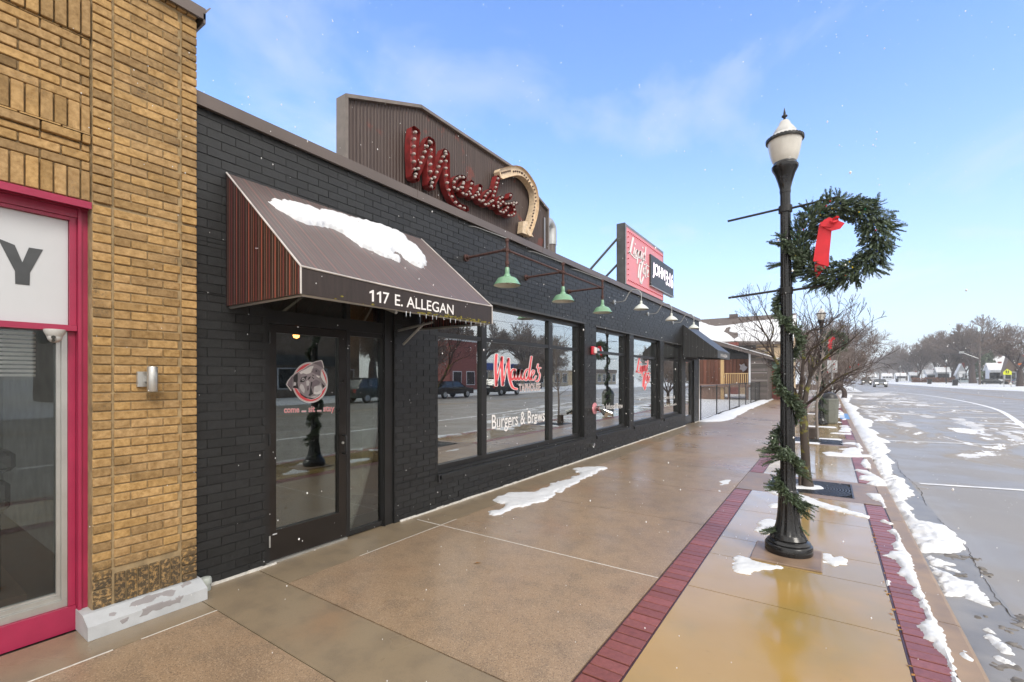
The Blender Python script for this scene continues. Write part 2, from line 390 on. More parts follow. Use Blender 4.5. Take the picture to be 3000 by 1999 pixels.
MT = dict(
 agg=mk_aggregate(), smooth=mk_aggregate(True), amber=mk_amber(), road=mk_road(), snow=mk_snow(),
 paver=mk_brick('red_paver', (.17, .05, .042), (.27, .088, .075), .34, .25),
 yellow=mk_brick('buff_brick', (.24, .135, .042), (.52, .335, .145), .78, .6, mold=True, pit=.55),
 black=mk_brick('black_painted_brick', (.0075, .008, .0083), (.018, .019, .0198), .45, .6, spec=.5),
 mortar=simple('buff_mortar', (.30, .22, .12), .9, var=.3, vs=14), bmortar=simple('black_painted_mortar', (.008, .0082, .0086), .6),
 fabric=mk_fabric(), dfabric=mk_fabric(True), glass=mk_glass('window_glass', .40), dglass=mk_glass('door_glass', .07, (.7, .75, .73)), sglass=mk_glass('shop_glass', .0, (.85, .87, .86), 1.1),
 rustpanel=mk_rustpanel(), coping=simple('brown_metal_coping', (.13, .105, .095), .42, var=.12, vs=2, metal=.2),
 blackmetal=simple('black_frame_metal', (.012, .012, .0125), .38, var=.2), darkbrown=simple('dark_bronze_frame', (.012, .009, .0075), .32, var=.2),
 iron=simple('black_cast_iron', (.012, .0125, .014), .22, var=.3, vs=20, bump=.25, bs=40, rvar=.1),
 rust=simple('rusty_pipe', (.075, .035, .03), .75, var=.5, vs=30, bump=.5, bs=80), green=simple('green_enamel', (.19, .36, .23), .25, var=.15, vs=8),
 white=simple('white_enamel', (.62, .66, .62), .35, var=.08), cream=simple('cream_enamel_rusted', (.66, .52, .36), .5, var=.2, vs=20),
 pink=simple('magenta_paint', (.34, .022, .07), .42, var=.12, vs=5, bump=.2, bs=30), panelwhite=simple('white_panel', (.53, .55, .575), .35, var=.02),
 alu=simple('brushed_aluminium', (.52, .52, .5), .35, metal=.75, var=.08), chrome=simple('chrome', (.6, .6, .58), .15, metal=1, var=.1),
 lettergrey=simple('dark_grey_letter', (.055, .06, .065), .5), redcan=simple('red_channel_letter', (.22, .022, .022), .45, var=.35, vs=12, bump=.3, bs=40),
 bulb=simple('clear_bulb', (.45, .39, .36), .08, var=.25, vs=30), socket=simple('dark_socket', (.06, .03, .025), .6),
 dred=simple('red_decal', (.80, .10, .12), .5, var=.04), dwhite=simple('white_decal', (.82, .80, .79), .5, var=.02),
 salmon=simple('salmon_sign_face', (.72, .25, .27), .4, var=.05, vs=2), stone=simple('painted_stone', (.3, .31, .33), .6, var=.12, vs=9),
 stonebare=simple('bare_stone', (.27, .255, .26), .7, var=.1), tan=simple('tan_concrete_pad', (.24, .165, .115), .4, var=.25, vs=5, bump=.3, bs=90),
 kerb=simple('tan_kerb_concrete', (.27, .185, .115), .42, var=.22, vs=4, bump=.3, bs=120), joint=simple('dark_joint', (.035, .027, .02), .8), caulk=simple('white_sealant', (.62, .6, .56), .6, var=.2, vs=30),
 paint=simple('white_road_paint', (.72, .72, .72), .5, var=.2, vs=6), ypaint=simple('yellow_road_paint', (.42, .28, .12), .6, var=.3), bluep=simple('blue_pavement_paint', (.12, .26, .5), .5, var=.2),
 globe=simple('frosted_globe', (.62, .6, .55), .25, var=.15, vs=5), domew=simple('white_dome', (.5, .5, .49), .3, var=.05),
 ribbon=simple('red_velvet_ribbon', (.68, .015, .03), .5, var=.15, vs=8), inside=simple('interior_wall', (.17, .19, .175), .7), insidefloor=simple('interior_floor', (.10, .09, .08), .4),
 insidegrey=simple('interior_grey_green', (.5, .56, .5), .7), dark=simple('black_plastic', (.02, .02, .022), .4), galv=simple('galvanised_steel', (.42, .43, .43), .4, metal=.6, var=.15),
 bark=mk_bark('bark_lichen', (.035, .027, .023), (.095, .075, .062), .9), bark2=mk_bark('dark_bark', (.035, .023, .022), (.085, .062, .056)), bark3=mk_bark('pale_bark', (.2, .17, .15), (.3, .26, .24)),
 twig=simple('far_twigs', (.17, .135, .12), .9, var=.3, bump=0), needle=simple('fir_needles', (.07, .105, .055), .6, var=.5, vs=9, bump=0), needle2=simple('frosty_fir_needles', (.16, .21, .15), .6, var=.3, vs=9, bump=0),
 plank=mk_wood('red_cedar_boards', (.19, .075, .045), (.30, .13, .08)), pine=mk_wood('yellow_pine', (.5, .33, .15), (.62, .42, .2)), grey=mk_wood('weathered_grey_boards', (.09, .075, .068), (.17, .145, .13), 'x'),
 wood=mk_wood('brown_deck_wood', (.2, .12, .09), (.28, .17, .13)),
 shingle=simple('brown_shingles', (.105, .085, .078), .8, var=.25, vs=9), hroof=mk_roofsnow('brown_roof_with_snow', (.11, .09, .08), 6.85, 7.05, .62), roofsnow=mk_roofsnow('snowy_roof', (.12, .1, .09), 50, 51, .55),
 creamwall=simple('cream_siding', (.55, .42, .27), .7, var=.08), whitewall=simple('white_siding', (.55, .57, .6), .7, var=.06), greywall=simple('grey_siding', (.26, .27, .28), .7), redbrick=simple('red_brick_wall', (.2, .055, .045), .8, var=.25, vs=9),
 tudor=simple('brown_shingle_wall', (.15, .11, .085), .8), darkroof=simple('dark_roof', (.035, .03, .03), .8), blueaw=simple('blue_fascia', (.03, .06, .24), .5), beige=simple('beige_wall', (.4, .34, .25), .8),
 pole=simple('weathered_pole', (.12, .1, .09), .9, var=.3), concretebin=simple('pebbled_bin', (.17, .18, .16), .7, var=.2, vs=40),
 schoolyellow=simple('fluorescent_yellow', (.72, .78, .03), .5, var=.02), orange=simple('orange_plate', (.85, .2, .03), .5, var=.02), carpaint=simple('dark_car_paint', (.02, .022, .025), .2), silver=simple('silver_car_paint', (.25, .26, .27), .25, metal=.4),
 tyre=simple('tyre_rubber', (.012, .012, .012), .8), carglass=simple('car_glass', (.02, .025, .03), .06, spec=.8), hlamp=simple('lit_headlight', (.9, .9, .85), .2, emit=(1, .97, .9), estr=2.5), tlamp=simple('tail_light', (.35, .01, .01), .3),
 filament=simple('lit_amber_bulb', (1, .5, .2), .3, emit=(1, .33, .08), estr=9, bump=0), led=simple('led_pixels', (1, .9, 1), .4, emit=(1, .84, .96), estr=.95, bump=0),
 dogdark=simple('decal_black', (.03, .025, .03), .5), doggrey=simple('decal_grey', (.33, .29, .31), .5), doglight=simple('decal_light', (.62, .6, .61), .5), dogmauve=simple('decal_mauve', (.2, .165, .19), .5),
 moss=simple('moss', (.2, .17, .03), .9, var=.4, vs=30), brownvinyl=simple('brown_valance', (.032, .022, .019), .42, var=.25, vs=5, streak=(1, 8, 1)), piping=simple('pale_piping', (.5, .47, .45), .5), ice=simple('ice', (.7, .75, .8), .1),
 slushsnow=simple('grey_packed_snow', (.5, .49, .48), .55, var=.25, vs=3, bump=.3, bs=30), debris=simple('dirty_slush', (.15, .135, .12), .7, var=.5, vs=20, bump=.5, bs=40), leaf=simple('dead_leaf', (.35, .16, .03), .7))
def paint_tone(v=.12, hue=.04):
    b = 1+random.uniform(-v, v); return (b*(1+random.uniform(-hue, hue)), b, b*(1+random.uniform(-hue, hue)))
# ------------------------------------------------------------------ snow that lies on a plane
def vnoise(x, y, seed=0):
    xi = np.floor(x).astype(np.int64); yi = np.floor(y).astype(np.int64); fx = x-xi; fy = y-yi
    fx = fx*fx*(3-2*fx); fy = fy*fy*(3-2*fy)
    def h(a, b):
        n = (a*374761393+b*668265263+seed*1442695041) & 0xffffffff; n = ((n ^ (n >> 13))*1274126177) & 0xffffffff
        return ((n ^ (n >> 16)) & 0xffff)/65535.0
    return (h(xi, yi)*(1-fx)+h(xi+1, yi)*fx)*(1-fy)+(h(xi, yi+1)*(1-fx)+h(xi+1, yi+1)*fx)*fy
def fbm(x, y, s=0, o=4):
    a = 0; amp = .5; 
    for k in range(o): a = a+amp*(vnoise(x*2**k, y*2**k, s+k)-.5)*2; amp *= .5
    return a
def poly_sd(px, py, poly):
    P = np.array(poly, float); Q = np.roll(P, -1, 0); ins = np.zeros(px.shape, bool); dm = np.full(px.shape, 1e9)
    for (ax, ay), (bx, by) in zip(P, Q):
        c = ((ay > py) != (by > py)); 
        with np.errstate(divide='ignore', invalid='ignore'): xx = (bx-ax)*(py-ay)/(by-ay if by != ay else 1e-12)+ax
        ins ^= c & (px < xx)
        dx, dy = bx-ax, by-ay; L = dx*dx+dy*dy+1e-12; t = np.clip(((px-ax)*dx+(py-ay)*dy)/L, 0, 1)
        dm = np.minimum(dm, np.hypot(px-ax-t*dx, py-ay-t*dy))
    return np.where(ins, dm, -dm)
def snow_mesh(mb, polys, frame=None, cell=.02, thick=.02, rag=.03, rs=14, soft=.03, seed=1, bumpy=.25, cy=None):
    O, e1, e2, nn = frame or (Vector((0, 0, 0)), Vector((1, 0, 0)), Vector((0, 1, 0)), Vector((0, 0, 1)))
    for pi, poly in enumerate(polys):
        xs = [p[0] for p in poly]; ys = [p[1] for p in poly]; m = rag*1.6+cell*2; c2 = cy or cell
        X, Y = np.meshgrid(np.arange(min(xs)-m, max(xs)+m, cell), np.arange(min(ys)-m, max(ys)+m, c2), indexing='ij')
        d = poly_sd(X, Y, poly)+rag*fbm(X*rs, Y*rs*(cell/c2)**.5, seed+pi*7, 4)
        h = np.where(d > 0, thick*(1-np.exp(-d/soft))*(1+bumpy*fbm(X*rs*.7, Y*rs*.7, seed+50, 4)), np.maximum(d*.6, -.03))
        keep = d > -cell*1.6; idx = -np.ones(X.shape, int); i0 = len(mb.v)
        cellk = (d[:-1, :-1] > 0) | (d[1:, :-1] > 0) | (d[:-1, 1:] > 0) | (d[1:, 1:] > 0)
        need = np.zeros(X.shape, bool); need[:-1, :-1] |= cellk; need[1:, :-1] |= cellk; need[:-1, 1:] |= cellk; need[1:, 1:] |= cellk
        ii = np.argwhere(need)
        for n_, (a, b) in enumerate(ii): idx[a, b] = i0+n_
        for a, b in ii:
            p = O+e1*float(X[a, b])+e2*float(Y[a, b])+nn*float(h[a, b]); mb.v.append((p.x, p.y, p.z))
        for a, b in np.argwhere(cellk): mb.f.append((int(idx[a, b]), int(idx[a+1, b]), int(idx[a+1, b+1]), int(idx[a, b+1])))
    return mb
# ------------------------------------------------------------------ lettering
def text_mesh(txt, bold=0, width=1.0):
    c = bpy.data.curves.new('lettering', 'FONT'); c.body = txt; c.size = 1; c.offset = bold; c.resolution_u = 4
    o = bpy.data.objects.new('lettering', c); COL.objects.link(o)
    dg = bpy.context.evaluated_depsgraph_get(); me = bpy.data.meshes.new_from_object(o.evaluated_get(dg))
    v = [(p.co.x, p.co.y) for p in me.vertices]; f = [tuple(p.vertices) for p in me.polygons]
    bpy.data.objects.remove(o); bpy.data.curves.remove(c); bpy.data.meshes.remove(me)
    x0 = min(p[0] for p in v); x1 = max(p[0] for p in v); y0 = min(p[1] for p in v); y1 = max(p[1] for p in v)
    return v, f, (x0, x1, y0, y1)
def put_text(mb, txt, x0, x1, y0, y1, fn, bold=0, base=None):
    """lettering stretched into the box, fn maps (x, y) to a world point; base=(cap bottom, cap top) fits by H height"""
    v, f, bb = text_mesh(txt, bold)
    if base: 
        _, _, hb = text_mesh('H', bold); b0, b1 = hb[2], hb[3]
    else: b0, b1 = bb[2], bb[3]
    i = len(mb.v)
    for x, y in v: mb.v.append(tuple(fn(x0+(x-bb[0])/(bb[1]-bb[0])*(x1-x0), y0+(y-b0)/(b1-b0)*(y1-y0))))
    for q in f: mb.f.append(tuple(i+a for a in q))
def put_words(name, m_, parent, txt, x0, x1, y0, y1, fn, bold=0):
    _, _, bf = text_mesh(txt, bold); W_ = bf[1]-bf[0]; pos = 0; out_ = []
    for wd in txt.split(' '):
        end = pos+len(wd); _, _, bp = text_mesh(txt[:end], bold); _, _, bw = text_mesh(wd, bold); r = (bp[1]-bf[0])/W_; l = r-(bw[1]-bw[0])/W_
        mb = MB(); put_text(mb, wd, x0+l*(x1-x0), x0+r*(x1-x0), y0, y1, fn, bold, base=True); out_.append((wd, mb, x0+l*(x1-x0), x0+r*(x1-x0))); pos = end+1
        if m_: mb.build(name, m_, parent)
    return out_
def smoothline(pts, n=5):
    P = [Vector(p) for p in pts]; out_ = []
    for k in range(len(P)-1):
        p0, p1, p2, p3 = P[max(k-1, 0)], P[k], P[k+1], P[min(k+2, len(P)-1)]
        for j in range(n):
            t = j/n; out_.append(.5*((2*p1)+(p2-p0)*t+(2*p0-5*p1+4*p2-p3)*t*t+(3*p1-p0-3*p2+p3)*t**3))
    out_.append(P[-1]); return out_
def ribbon2(mb, pts, wd, fn, depth=None, fn2=None, taper=0, ax=1.0):
    """flat brush stroke in (x, y); fn maps to the world; with fn2 the stroke gets side walls down to fn2"""
    if ax != 1.0:
        if fn: f0 = fn; fn = lambda a, b: f0(a/ax, b)
        if fn2: g0, g1 = fn2; fn2 = (lambda a, b: g0(a/ax, b), lambda a, b: g1(a/ax, b))
        pts = [(p[0]*ax, p[1]) for p in pts]
    L = smoothline([(p[0], p[1], 0) for p in pts]); n = len(L); l = []; r = []
    for k in range(n):
        t = (L[min(k+1, n-1)]-L[max(k-1, 0)]).normalized(); q = Vector((-t.y, t.x, 0)); w_ = wd/2*(1-taper*abs(2*k/(n-1)-1)**3)
        l.append(L[k]+q*w_); r.append(L[k]-q*w_)
    t0 = (L[0]-L[1]).normalized()*wd*.35; t1 = (L[-1]-L[-2]).normalized()*wd*.35
    outl = l+[L[-1]+t1+(l[-1]-L[-1])*.6, L[-1]+t1+(r[-1]-L[-1])*.6]+r[::-1]+[L[0]+t0+(r[0]-L[0])*.6, L[0]+t0+(l[0]-L[0])*.6]
    i = len(mb.v)
    if fn:
        for a in l: mb.v.append(tuple(fn(a.x, a.y)))
        for a in r: mb.v.append(tuple(fn(a.x, a.y)))
        for k in range(n-1): mb.f.append((i+k, i+n+k, i+n+k+1, i+k+1))
        m = len(outl); j = len(mb.v)
        for a in outl[n-1:n+3]: mb.v.append(tuple(fn(a.x, a.y)))
        mb.f.append((j, j+3, j+2, j+1)); j = len(mb.v)
        for a in (outl[-3], outl[-2], outl[-1], outl[0]): mb.v.append(tuple(fn(a.x, a.y)))
        mb.f.append((j, j+3, j+2, j+1))
    if fn2:
        a0, a1 = fn2
        j = len(mb.v); m = len(outl)
        for a in outl: mb.v.append(tuple(a0(a.x, a.y)))
        for a in outl: mb.v.append(tuple(a1(a.x, a.y)))
        for k in range(m): q = (k+1) % m; mb.f.append((j+k, j+q, j+m+q, j+m+k))
    return [Vector((p.x/ax, p.y, 0)) for p in L]
# ================================================================== SETTING
RZ = -.12
XF = -4.05
def slabs(name, mat_, xs, ys, z1=0.0, gap=.004, z0=-.1):
    m = MB()
    for i in range(len(xs)-1):
        for j in range(len(ys)-1): m.box(xs[i]+gap, xs[i+1]-gap, ys[j]+gap, ys[j+1]-gap, z0, z1, 'b')
    return kind(m.build(name, MT[mat_]), 'structure')
m = MB(); m.box(-480, 480, -110, 690, -.9, -.30); kind(m.build('ground', MT['snow']), 'structure')
m = MB(); m.box(-4.4, .70, -6, 56, -.22, -.012); kind(m.build('sidewalk_joint', MT['joint']), 'structure')
far = [9.03]
while far[-1] < 54: far.append(far[-1]+1.71)
far[-1] = 55.9
slabs('sidewalk', 'agg', [-3.58, -1.155], [-4, -1.2, 1.54], 0)
slabs('sidewalk', 'agg', [-3.58, -1.155], [2.06, 3.835, 5.5, 7.2, 9.03]+far[1:], 0)
slabs('sidewalk_border', 'smooth', [-4.05, -3.58], [-4, -1, 1.54], -.001)
slabs('sidewalk_border', 'smooth', [-4.05, -1.155], [1.54, 2.06], -.002)
slabs('sidewalk_border', 'smooth', [-4.3, -3.58], [2.06, 3.835, 5.7, 7.6, 9.5, 11.4, 13.3, 15.2, 17.1, 18.6], -.001)
slabs('sidewalk_border', 'smooth', [-4.05, -3.58], [18.6]+[20.3+1.71*k for k in range(20)]+[55.9], -.001)
slabs('furnishing_strip', 'amber', [-.93, .38], [-3, .4, 2.1, 3.835, 4.66, 5.21, 6.4, 7.6], 0)
slabs('furnishing_strip', 'amber', [-.93, .38], [9.03, 10.5, 12.2, 13.6], 0)
slabs('furnishing_strip', 'amber', [-.93, .38], [15.2, 17, 18.7, 20.4, 22.1, 23.8, 25.4], 0)
slabs('furnishing_strip', 'amber', [-.93, .38], [27+1.7*k for k in range(18)], 0)
for a, b in ((7.6, 9.03), (13.6, 15.2), (25.4, 27)):
    gx0, gx1, gy0, gy1 = -.77, .29, a+.22, b-.2
    m = MB(); m.box(-1.15, .58, a+.004, gy0, -.1, .001); m.box(-1.15, .58, gy1, b-.004, -.1, .001); m.box(-1.15, gx0, gy0, gy1, -.1, .001); m.box(gx1, .58, gy0, gy1, -.1, .001)
    kind(m.build('tree_pit_surround', MT['tan']), 'structure')
def pavers(x0, x1, y0, y1, skips):
    m = MB(); L = .102; y = y0
    m.col = (.25, .25, .25); m.box(x0, x1, y0, y1, -.1, -.007, 'b')
    while y < y1-.02:
        if not any(a-.02 < y < b for a, b in skips):
            m.col = paint_tone(.16, .03); z = random.uniform(-.0018, .0018)
            if y < 16: m.bevbox(x0+.012, x1-.012, y+.005, min(y+L-.005, y1), -.03, z, .003)
            else: m.box(x0+.012, x1-.012, y+.004, y+L-.004, -.03, z, 'b')
        y += L
    m.col = None
    kind(m.build('brick_band', MT['paver']), 'structure')
sk = [(7.58, 9.03), (13.58, 15.2), (25.38, 27)]
pavers(-1.155, -.93, -1.0, 46, sk); pavers(.38, .585, -1.0, 46, sk)
# kerb, in lengths with joints
m = MB(); ys = [-4, 1.4, 3.02+1.2, 6.9, 9.9, 12.9]
y = 12.9
while y < 54: y += 3; ys.append(min(y, 55.9))
for a, b in zip(ys, ys[1:]):
    p = [(.588, a+.004, -.3), (.735, a+.004, -.3), (.735, a+.004, -.03), (.725, a+.004, -.009), (.705, a+.004, -.001), (.588, a+.004, .0)]
    m.prism(p, (0, b-a-.008, 0))
kind(m.build('kerb', MT['kerb']), 'structure')
# road, with the side street that crosses beyond the sidewalk
m = MB(); rd = [(.70, -60), (20.2, -60), (20.2, 86), (17.6, 97), (16, 118), (14.4, 155), (13.4, 240), (13.0, 900), (3.4, 900), (3.4, 70), (-90, 70), (-90, 56), (.70, 56)]
m.face([(x, y, RZ) for x, y in rd]); m.face([(x, y, RZ-.3) for x, y in rd[::-1]])
kind(m.build('road', MT['road']), 'structure')
# gutter of paler concrete along the kerb
k_ = simple('gutter_concrete', (.21, .2, .19), .4, var=.25, vs=3, bump=.3, bs=90)
m = MB(); m.box(.736, 1.14, -10, 56, -.2, RZ+.004); kind(m.build('gutter', k_), 'structure')
m = MB(); rc_ = random.Random(9); p0 = (1.145, .5)
while p0[1] < 26:
    p1 = (1.145+.035*math.sin(p0[1]*2.1)+rc_.uniform(-.012, .012), p0[1]+.07); wd0 = .0022 if rc_.random() < .8 else .0045
    if math.sin(p0[1]*3.7)+math.sin(p0[1]*1.3) > -1.1: m.face([(p0[0]-wd0, p0[1], RZ+.0085), (p0[0]+wd0, p0[1], RZ+.0085), (p1[0]+wd0, p1[1], RZ+.0085), (p1[0]-wd0, p1[1], RZ+.0085)])
    p0 = p1
kind(m.build('gutter_crack', MT['joint']), 'structure')
# white and yellow paint
def line(m, pts, wd, z=RZ+.004):
    for a, b in zip(pts, pts[1:]):
        a, b = Vector((*a, 0)), Vector((*b, 0)); d = (b-a).normalized(); q = Vector((-d.y, d.x, 0))*wd/2
        m.face([(p.x, p.y, z) for p in (a+q, a-q, b-q, b+q)])
m = MB()
curve = [(4.6, 2), (4.75, 14), (5.15, 19), (5.83, 24.3), (6.75, 29.9), (7.5, 35), (7.95, 40), (8.23, 46), (8.25, 54), (7.9, 61), (7.2, 67.5), (6.2, 74), (5.0, 80)]
cv = [(p.x, p.y) for p in smoothline([(x, y, 0) for x, y in curve], 5)]
line(m, cv, .2, RZ+.004)
def cx_at(y):
    for a, b in zip(cv, cv[1:]):
        if a[1] <= y <= b[1]: return a[0]+(b[0]-a[0])*(y-a[1])/(b[1]-a[1])
    return 5
yy = 21.7; 
while yy < 74:
    line(m, [(4.75 if yy < 60 else 3.6, yy-.1), (cx_at(yy)-.18, yy+.35)], .2, RZ+.006); yy += 3.3
for y0 in (3.55, 10.2, 16.6): line(m, [(1.25, y0), (3.75, y0+.62)], .11, RZ+.006)
for k in range(9): line(m, [(8.9, 84+k*12), (8.9, 87+k*12)], .12, RZ+.006)
kind(m.build('lane_marking', MT['paint']), 'structure')
m = MB(); line(m, [(12.3, -20), (12.3, 50), (11.9, 80), (10.2, 120), (9.2, 200)], .12, RZ+.006); line(m, [(12.6, -20), (12.6, 50), (12.2, 80), (10.5, 120), (9.5, 200)], .12, RZ+.006)
kind(m.build('centre_line', MT['ypaint']), 'structure')
m = MB(); m.box(.39, .7, 22.6, 26, -.01, .0045); kind(m.build('blue_kerb_paint', MT['bluep']), 'structure')
# snow-covered lots: left of the sidewalk, beyond the side street, across the road
def terrain(name, x0, x1, y0, y1, nx, ny, hf):
    m = MB(); xs = np.linspace(x0, x1, nx); ys = np.linspace(y0, y1, ny); 
    for x in xs:
        for y in ys: m.v.append((float(x), float(y), float(hf(x, y))))
    for i in range(nx-1):
        for j in range(ny-1): a = i*ny+j; m.f.append((a, a+ny, a+ny+1, a+1))
    return kind(m.build(name, MT['snow'], smooth=True), 'structure')
def nz(x, y, s, sc): return float(fbm(np.array(x*sc+100.), np.array(y*sc+100.), s, 4))
terrain('snowy_lot', -90, -4.12, 18.75, 56, 60, 60, lambda x, y: .03+.05*nz(x, y, 3, .5))
terrain('snowy_verge', -120, 3.4, 70, 420, 60, 90, lambda x, y: (.12+.16*nz(x, y, 5, .25))*min(1, max(0, (3.4-x)/.8))*min(1, max(0, (y-70)/1.5))-.1+.0*x)
def redge(y):
    e = [(20.2, -60), (20.2, 86), (17.6, 97), (16, 118), (14.4, 155), (13.4, 240), (13.0, 900)]
    for a, b in zip(e, e[1:]):
        if a[1] <= y <= b[1]: return a[0]+(b[0]-a[0])*(y-a[1])/(b[1]-a[1])
    return 13
m = MB(); us = [0, .25, .6, 1, 1.6, 2.4, 3.5, 5, 7, 10, 14, 20, 30, 45, 70, 110, 180, 300]; vs = [-60+5*k for k in range(60)]+[240+20*k for k in range(32)]
for u_ in us:
    for y in vs:
        h = (.22*min(1, u_/.6)*(1+.9*nz(u_, y, 8, .45)) if u_ < 6 else .2+.3*nz(u_, y, 9, .05))+.02*u_**.8*0
        m.v.append((redge(y)+u_, y, RZ-.02+h))
for i in range(len(us)-1):
    for j in range(len(vs)-1): a = i*len(vs)+j; m.f.append((a, a+len(vs), a+len(vs)+1, a+1))
kind(m.build('snowy_verge', MT['snow'], smooth=True), 'structure')
# --------------------------------------------------------------- snow and slush on the near ground
K = crop(2400, 1300, 2.243); Mc = crop(1700, 1300, 1.81); Nc = crop(2000, 850, 2.353); Zc = crop(2400, 900, 3.92); Cc = crop(750, 850, 1.96)
def gp(f, pts, z=0.0): return [tuple(G(*f(*p), z))[:2] for p in pts]
def patch(name, polys, label, cat='snow patch', z=0.0, group=None, **k):
    m = MB(); snow_mesh(m, polys, (Vector((0, 0, z)), Vector((1, 0, 0)), Vector((0, 1, 0)), Vector((0, 0, 1))), **k)
    c = Vector((sum(v[0] for v in m.v)/len(m.v), sum(v[1] for v in m.v)/len(m.v), z)); m.v = [(a-c.x, b-c.y, e-c.z) for a, b, e in m.v]
    o = m.build(name, MT['snow'], smooth=True); o.location = c; return tag(o, label, cat, group)
patch('snow_patch', [[(-3.4, 4.46), (-3.3, 4.42), (-3.25, 4.5), (-3.24, 4.63), (-3.26, 4.78), (-3.21, 5.07), (-3.11, 5.34), (-3.17, 5.58), (-3.2, 5.9), (-3.22, 6.14), (-3.28, 6.66), (-3.3, 7.2), (-3.33, 7.55), (-3.31, 7.95), (-3.45, 7.97), (-3.53, 7.97), (-3.78, 7.69), (-3.8, 7.5), (-3.58, 7.3), (-3.5, 7.13), (-3.48, 6.76), (-3.53, 6.32), (-3.46, 5.73), (-3.68, 5.52), (-3.8, 5.42), (-3.75, 5.11), (-3.66, 4.97), (-3.5, 4.95), (-3.36, 4.74), (-3.42, 4.6)]],
      'long ragged patch of snow on the brown pavement below the black wall', cell=.013, thick=.022, rag=.075, rs=11, soft=.02, seed=3, bumpy=.5)
patch('snow_patch', [gp(Mc, [(803, 658), (818, 640), (812, 605), (845, 593), (905, 610), (935, 630), (985, 640), (1068, 655), (1065, 662), (1000, 668), (935, 675), (895, 692), (850, 690), (815, 678)])], 'fan-shaped snow patch in front of the lamp post base', cell=.008, thick=.016, rag=.03, rs=24, soft=.015, bumpy=.5, seed=5)
patch('snow_patch', [gp(Mc, [(1285, 582), (1330, 592), (1345, 605), (1390, 600), (1422, 620), (1400, 640), (1350, 650), (1292, 632)])], 'small broken snow patch on the kerb side of the lamp post base', cell=.008, thick=.012, rag=.05, rs=24, soft=.012, seed=6)
patch('snow_patch', [gp(Mc, [(915, 456), (955, 445), (942, 425), (965, 405), (1010, 402), (1050, 415), (1085, 440), (1060, 475), (1000, 478), (950, 470)])], 'lumpy snow patch behind the base of the lamp post', cell=.009, thick=.018, rag=.035, rs=20, soft=.015, seed=8)
patch('snow_patch', [gp(Mc, [(965, 235), (1010, 240), (1060, 250), (1120, 262), (1180, 275), (1300, 318), (1400, 345), (1530, 388), (1520, 395), (1400, 368), (1300, 345), (1200, 318), (1150, 300), (1080, 285), (1000, 255)])], 'narrow strip of snow running across the furnishing strip in front of the tree grate', cell=.01, thick=.018, rag=.04, rs=18, soft=.015, seed=9)
patch('snow_patch', [gp(Mc, [(995, 327), (1020, 318), (1060, 320), (1062, 340), (1010, 341)])], 'small round snow patch just behind the lamp post', cell=.012, thick=.02, rag=.01, seed=10)
patch('snow_patch', [gp(Mc, [(1130, 225), (1150, 213), (1220, 222), (1280, 230), (1292, 240), (1250, 245), (1160, 240), (1125, 240)])], 'thin ring of snow around the foot of the lichen-covered tree', cell=.016, thick=.025, rag=.02, seed=11, z=.004)
patch('snow_patch', [gp(K, [(22, 60), (60, 54), (180, 68), (340, 76), (345, 88), (230, 90), (130, 84), (50, 78)])], 'long white snow streak crossing the strip beyond the near tree', cell=.022, thick=.02, rag=.03, seed=12, rs=8)
patch('snow_patch', [gp(K, [(125, 36), (200, 32), (280, 32), (292, 50), (240, 56), (200, 44)])], 'thin snow streak just beyond the longest streak past the near tree', cell=.025, thick=.02, rag=.03, seed=13, rs=8)
# snow caught on the outer brick band
m = MB()
snow_mesh(m, [gp(K, [(447, 572), (500, 566), (525, 600), (545, 660), (570, 700), (610, 760), (612, 800), (640, 870), (662, 920), (668, 960), (700, 1030), (730, 1090), (770, 1170), (805, 1230), (830, 1310), (860, 1390), (892, 1490), (870, 1490), (835, 1440), (835, 1400), (790, 1350), (750, 1320), (745, 1305), (710, 1290), (675, 1230), (650, 1195), (700, 1165), (690, 1090), (660, 1060), (668, 1030), (600, 970), (640, 945), (590, 915), (560, 880), (510, 850), (545, 830), (500, 765), (425, 738), (470, 715), (520, 712), (545, 705), (490, 695), (482, 660), (510, 645), (500, 600)]),
    gp(K, [(868, 1505), (890, 1500), (925, 1570), (900, 1600), (880, 1570)]), gp(K, [(405, 508), (430, 510), (480, 528), (470, 533), (420, 518)]), gp(K, [(307, 330), (400, 335), (420, 370), (438, 420), (425, 420), (405, 385), (345, 365)]),
    gp(K, [(230, 172), (320, 182), (360, 205), (410, 230), (425, 245), (440, 278), (380, 280), (310, 265), (345, 250), (262, 235), (265, 215), (330, 212), (250, 182)]), gp(K, [(285, 110), (310, 105), (335, 135), (338, 165), (300, 160), (275, 132)]),
    gp(K, [(235, 0), (262, 0), (285, 28), (255, 28)]), gp(K, [(930, 1378), (950, 1380), (1010, 1425), (1000, 1432), (945, 1400)]), gp(K, [(950, 1360), (975, 1370), (985, 1382), (965, 1375)]), gp(K, [(438, 900), (462, 905), (460, 930), (442, 925)])],
    (Vector((0, 0, .002)), Vector((1, 0, 0)), Vector((0, 1, 0)), Vector((0, 0, 1))), cell=.012, thick=.022, rag=.022, rs=22, soft=.015, seed=20, bumpy=.5)
fr = [(.40, 12.4)]; L_ = []; R__ = []
y = 12.4
while y < 54:
    if random.random() < .8:
        l = random.uniform(.3, 1.1); x0 = random.uniform(.2, .5); snow_mesh(m, [[(x0, y), (.56, y-.1), (.57, y+l), (x0+random.uniform(0, .1), y+l*.8)]], cell=.05, cy=.08, thick=.02, rag=.06, rs=5, seed=int(y*10))
    y += random.uniform(.7, 1.5)
o = kind(m.build('snow_on_brick_band', MT['snow'], smooth=True), 'stuff'); o['label'] = 'ragged snow lying along the outer red brick band beside the kerb'; o['category'] = 'snow'
